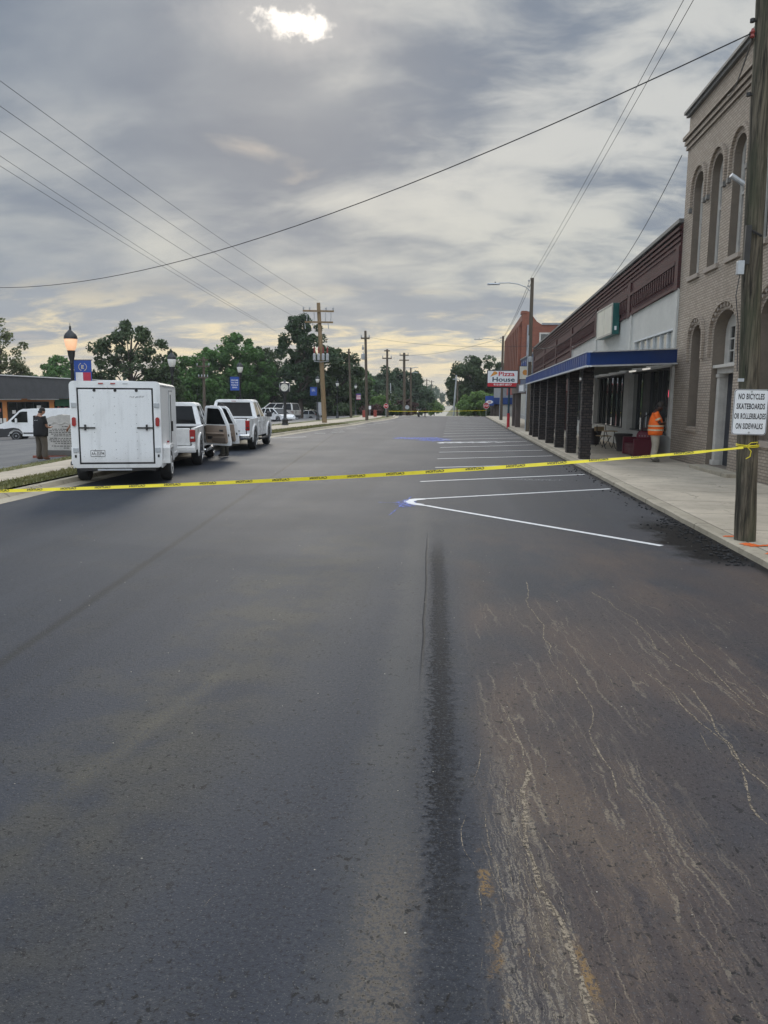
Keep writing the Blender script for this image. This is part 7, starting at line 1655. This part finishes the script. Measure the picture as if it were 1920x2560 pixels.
# big open oak
l_ = tp(330, 92); z = topz(803, 320, 92)-l_[2]
tree('large dark oak with open gaps in its crown behind the trailer', l_, [(0.6, 0, z*0.80, 2.5, 2.2, z*0.19), (-2.0, 0, z*0.82, 1.5, 1.5, z*0.13), (-3.4, 0, z*0.62, 1.9, 1.8, z*0.15), (3.2, 0, z*0.62, 2.2, 2, z*0.2), (0.3, 0, z*0.42, 5.2, 3, z*0.28), (4.0, 1, z*0.36, 2.2, 2, z*0.24), (-4.2, 1, z*0.36, 1.8, 2, z*0.2)], 0.38, M['leaf_oak'], 125, 62, 0.32, 4, group=gl_, clump=0.85, branches=44)
l_ = tp(470, 104); z = topz(862, 470, 104)-l_[2]
tree('bright green tree right of the second lamp post', l_, [(0, 0, z*0.60, 3.8, 3, z*0.38), (2.0, 0, z*0.42, 3.5, 3, z*0.34), (-2.2, 0, z*0.4, 3, 3, z*0.34)], 0.3, M['leaf_green'], 125, 70, 0.36, 5, group=gl_)
l_ = tp(590, 108); z = topz(828, 590, 108)-l_[2]
tree('tall bright green leafy tree above the second white pickup', l_, [(0, 0, z*0.70, 3.2, 3, z*0.27), (-2.4, 0, z*0.52, 3.6, 3, z*0.32), (2.6, 0, z*0.55, 3.4, 3, z*0.32), (0, 0, z*0.34, 5.4, 3.2, z*0.30)], 0.32, M['leaf_green'], 170, 74, 0.36, 6, group=gl_)
l_ = tp(672, 112); z = topz(852, 672, 112)-l_[2]
tree('dark green tree filling the gap left of the tall pine', l_, [(0, 1, z*0.62, 2.8, 2.5, z*0.36), (0, 1, z*0.34, 3.8, 3, z*0.3)], 0.3, M['leaf_oak'], 100, 66, 0.36, 7, group=gl_)
l_ = tp(752, 102); z = topz(786, 755, 102)-l_[2]
tree('tall dark pine rising behind the street clock', l_, [(0, 0, z*0.90, 1.5, 1.5, z*0.09), (-1.2, 0, z*0.82, 1.9, 1.5, z*0.09), (1.1, 0, z*0.80, 2.1, 1.6, z*0.10), (-0.4, 0, z*0.68, 2.4, 2, z*0.11), (3.1, 0, z*0.60, 1.8, 1.4, z*0.07), (-0.3, 0, z*0.52, 2.9, 2, z*0.14), (0, 0, z*0.34, 3.8, 2.5, z*0.2)], 0.30, M['leaf_pine'], 130, 74, 0.30, 8, group=gl_, clump=0.75, branches=40)
l_ = tp(838, 108); z = topz(858, 835, 108)-l_[2]
tree('broad dark green tree right of the tan utility pole', l_, [(-1.0, 0, z*0.64, 3.4, 3, z*0.33), (1.8, 0, z*0.50, 3.0, 3, z*0.36), (-3.4, 0, z*0.5, 2.4, 2.4, z*0.3), (0.4, 0, z*0.3, 5, 3, z*0.28)], 0.32, M['leaf_oak'], 165, 72, 0.36, 9, group=gl_)
l_ = tp(893, 116); z = topz(905, 893, 116)-l_[2]
tree('lighter green small tree at the right end of the left tree row', l_, [(0, 0, z*0.6, 1.9, 2, z*0.36), (0.8, 0, z*0.35, 2.2, 2, z*0.3)], 0.22, M['leaf_green'], 70, 66, 0.34, 10, group=gl_)
# dark understorey between the trunks
rng = np.random.default_rng(77); Cc = []; Rr = []
for k in range(230):
    x = rng.uniform(-52, -9); y = 116+rng.uniform(-3, 5)-max(0, (-x-30))*0.2
    Cc.append((x, y, left_z(x, y)+rng.uniform(0.2, 3.6))); Rr.append(rng.uniform(0.8, 1.5))
us = leaf_obj('undergrowth', leaves_np(Cc, Rr, 60, 0.42, rng), M['leaf_oak'], None); us['label'] = 'dark undergrowth filling in beneath the left row of trees'; us['category'] = 'undergrowth'; stuff(us)
# shrubs by the far corner
for px_, ptop, Y, w_, mm, lab, sd in ((860, 1012, 100, 1.5, 'leaf_oak', 'low dark bush under the trees near the flag banner', 31), (985, 1013, 100, 1.7, 'leaf_oak', 'dark rounded bush right of the left stop sign', 32), (952, 990, 105, 1.5, 'leaf_bright', 'bright green bush behind the left stop sign', 33), (930, 1015, 98, 1.3, 'leaf_plum', 'purplish low bush left of the stop sign', 34), (1016, 995, 118, 2.2, 'leaf_plum', 'plum-coloured small tree behind the paired-arm pole', 35)):
    x = atY(px_, 1030, Y).x; z0 = left_z(x, Y); h = topz(ptop, px_, Y)-z0
    tree(lab, (x, Y, z0), [(0, 0, h*0.55, w_, w_, h*0.42)], 0.07, M[mm], 34, 60, 0.22, sd, name='bush', clump=0.45, cat='bush', branches=10)
# far pines left of the street
for px_, ptop, Y, w_, lab, sd in ((935, 940, 150, 2.6, 'mid-distance pine with a loose top left of the far crossarm poles', 41), (965, 920, 160, 2.6, 'mid-distance pine behind the two-armed pole', 42), (992, 922, 170, 3.2, 'mid-distance broad pine left of the brown pole', 43), (1023, 926, 170, 3.6, 'dark mid-distance pine right of the brown pole', 44), (1046, 945, 190, 2.6, 'smaller mid-distance pine at the right of its group', 45)):
    x = atY(px_, 1030, Y).x; z0 = left_z(x, Y); z = topz(ptop, px_, Y)-z0
    tree(lab, (x, Y, z0), [(0, 0, z*0.86, w_*0.55, 2, z*0.13), (-w_*0.3, 0, z*0.66, w_*0.9, 2, z*0.2), (w_*0.2, 0, z*0.40, w_*1.25, 2.5, z*0.28)], 0.25, M['leaf_far'], 80, 56, 0.46, sd, group='mid-distance pines left of the street', clump=1.0)
# right-hand trees beyond the asphalt
l_ = (tp(1190, 150)[0], 150, far_z(150)); z = topz(886, 1190, 150)-l_[2]
tree('large dark spreading tree beyond the pizza sign', l_, [(1.5, 0, z*0.72, 4.2, 3.5, z*0.27), (-2.6, 0, z*0.62, 2.8, 3, z*0.26), (5.4, 0, z*0.58, 2.6, 3, z*0.25), (0.5, 0, z*0.42, 6.2, 3.5, z*0.22), (-4.2, 0, z*0.45, 1.8, 2, z*0.16)], 0.45, M['leaf_oak'], 170, 66, 0.46, 51, clump=1.1)
l_ = (tp(1196, 118)[0], 118, far_z(118)); z = topz(980, 1200, 118)-l_[2]
tree('light green drooping tree below the pizza sign', l_, [(0, 0, z*0.6, 2.9, 2.5, z*0.38), (2.0, 0, z*0.45, 2.4, 2.2, z*0.36), (-1.8, 0, z*0.4, 1.4, 2, z*0.26)], 0.2, M['leaf_bright'], 95, 66, 0.32, 52, clump=0.7)
l_ = (tp(1250, 104)[0], 104, far_z(104)); z = topz(1010, 1250, 104)-l_[2]
tree('dark green shrub under the far blue awning', l_, [(0, 0, z*0.5, 1.5, 1.5, z*0.45)], 0.1, M['leaf_oak'], 40, 60, 0.28, 53, name='bush', clump=0.6, cat='bush')
l_ = (tp(1103, 130)[0], 130, far_z(130))
l_ = (tp(1085, 175)[0], 175, far_z(175)); z = topz(1003, 1085, 175)-l_[2]
tree('small pale green tree left of the concrete road', l_, [(0, 0, z*0.6, 1.7, 1.7, z*0.36)], 0.12, M['leaf_bright'], 36, 50, 0.36, 54, clump=0.8)
# the far wood closing the street
rng = np.random.default_rng(99); Cc = []; Rr = []
for k in range(520):
    side_ = rng.random(); y = rng.uniform(260, 640); rx = frc(y)
    x = rx-8-abs(rng.normal(0, 26))-(12 if y < 330 else 0) if side_ < 0.55 else rx+8+abs(rng.normal(0, 26))
    if y > 560: x = rx+rng.normal(0, 30)
    Cc.append((x, y, far_z(y)+rng.uniform(0.5, 13)*(0.7+0.3*(y/600)))); Rr.append(rng.uniform(2.0, 3.4))
fwd = leaf_obj('far_wood', leaves_np(Cc, Rr, 46, 1.1, rng), M['leaf_far'], None); fwd['label'] = 'far wood closing the end of the street'; fwd['category'] = 'wood'; stuff(fwd)
rng = np.random.default_rng(98); Cc = []; Rr = []
for k in range(700):
    a = rng.uniform(-1.2, 1.25); d_ = rng.uniform(200, 330); x = d_*math.sin(a); y = d_*math.cos(a)
    if -22 < x < 26: continue
    Cc.append((x, y, gz(x, y)+rng.uniform(0, 9))); Rr.append(rng.uniform(2.2, 4.0))
fwd = leaf_obj('distant_treeline', leaves_np(Cc, Rr, 40, 1.3, rng), M['leaf_far'], None); fwd['label'] = 'distant belt of trees around the town'; fwd['category'] = 'treeline'; stuff(fwd)

# ------------------------------------------------------------------ air
hm_ = bpy.data.materials.new('haze'); hm_.use_nodes = True; hn = hm_.node_tree
for n in list(hn.nodes):
    if n.type == 'BSDF_PRINCIPLED': hn.nodes.remove(n)
pv = hn.nodes.new('ShaderNodeVolumePrincipled'); pv.inputs['Color'].default_value = (0.86, 0.89, 0.93, 1); pv.inputs['Density'].default_value = 0.0003
hn.links.new(pv.outputs[0], hn.nodes['Material Output'].inputs['Volume'])
b = MB(); b.box(-440, 440, -70, 1520, -60, 26); hz = b.build('haze', hm_); hz['label'] = 'thin pale morning air over the street'; hz['category'] = 'haze'; stuff(hz)
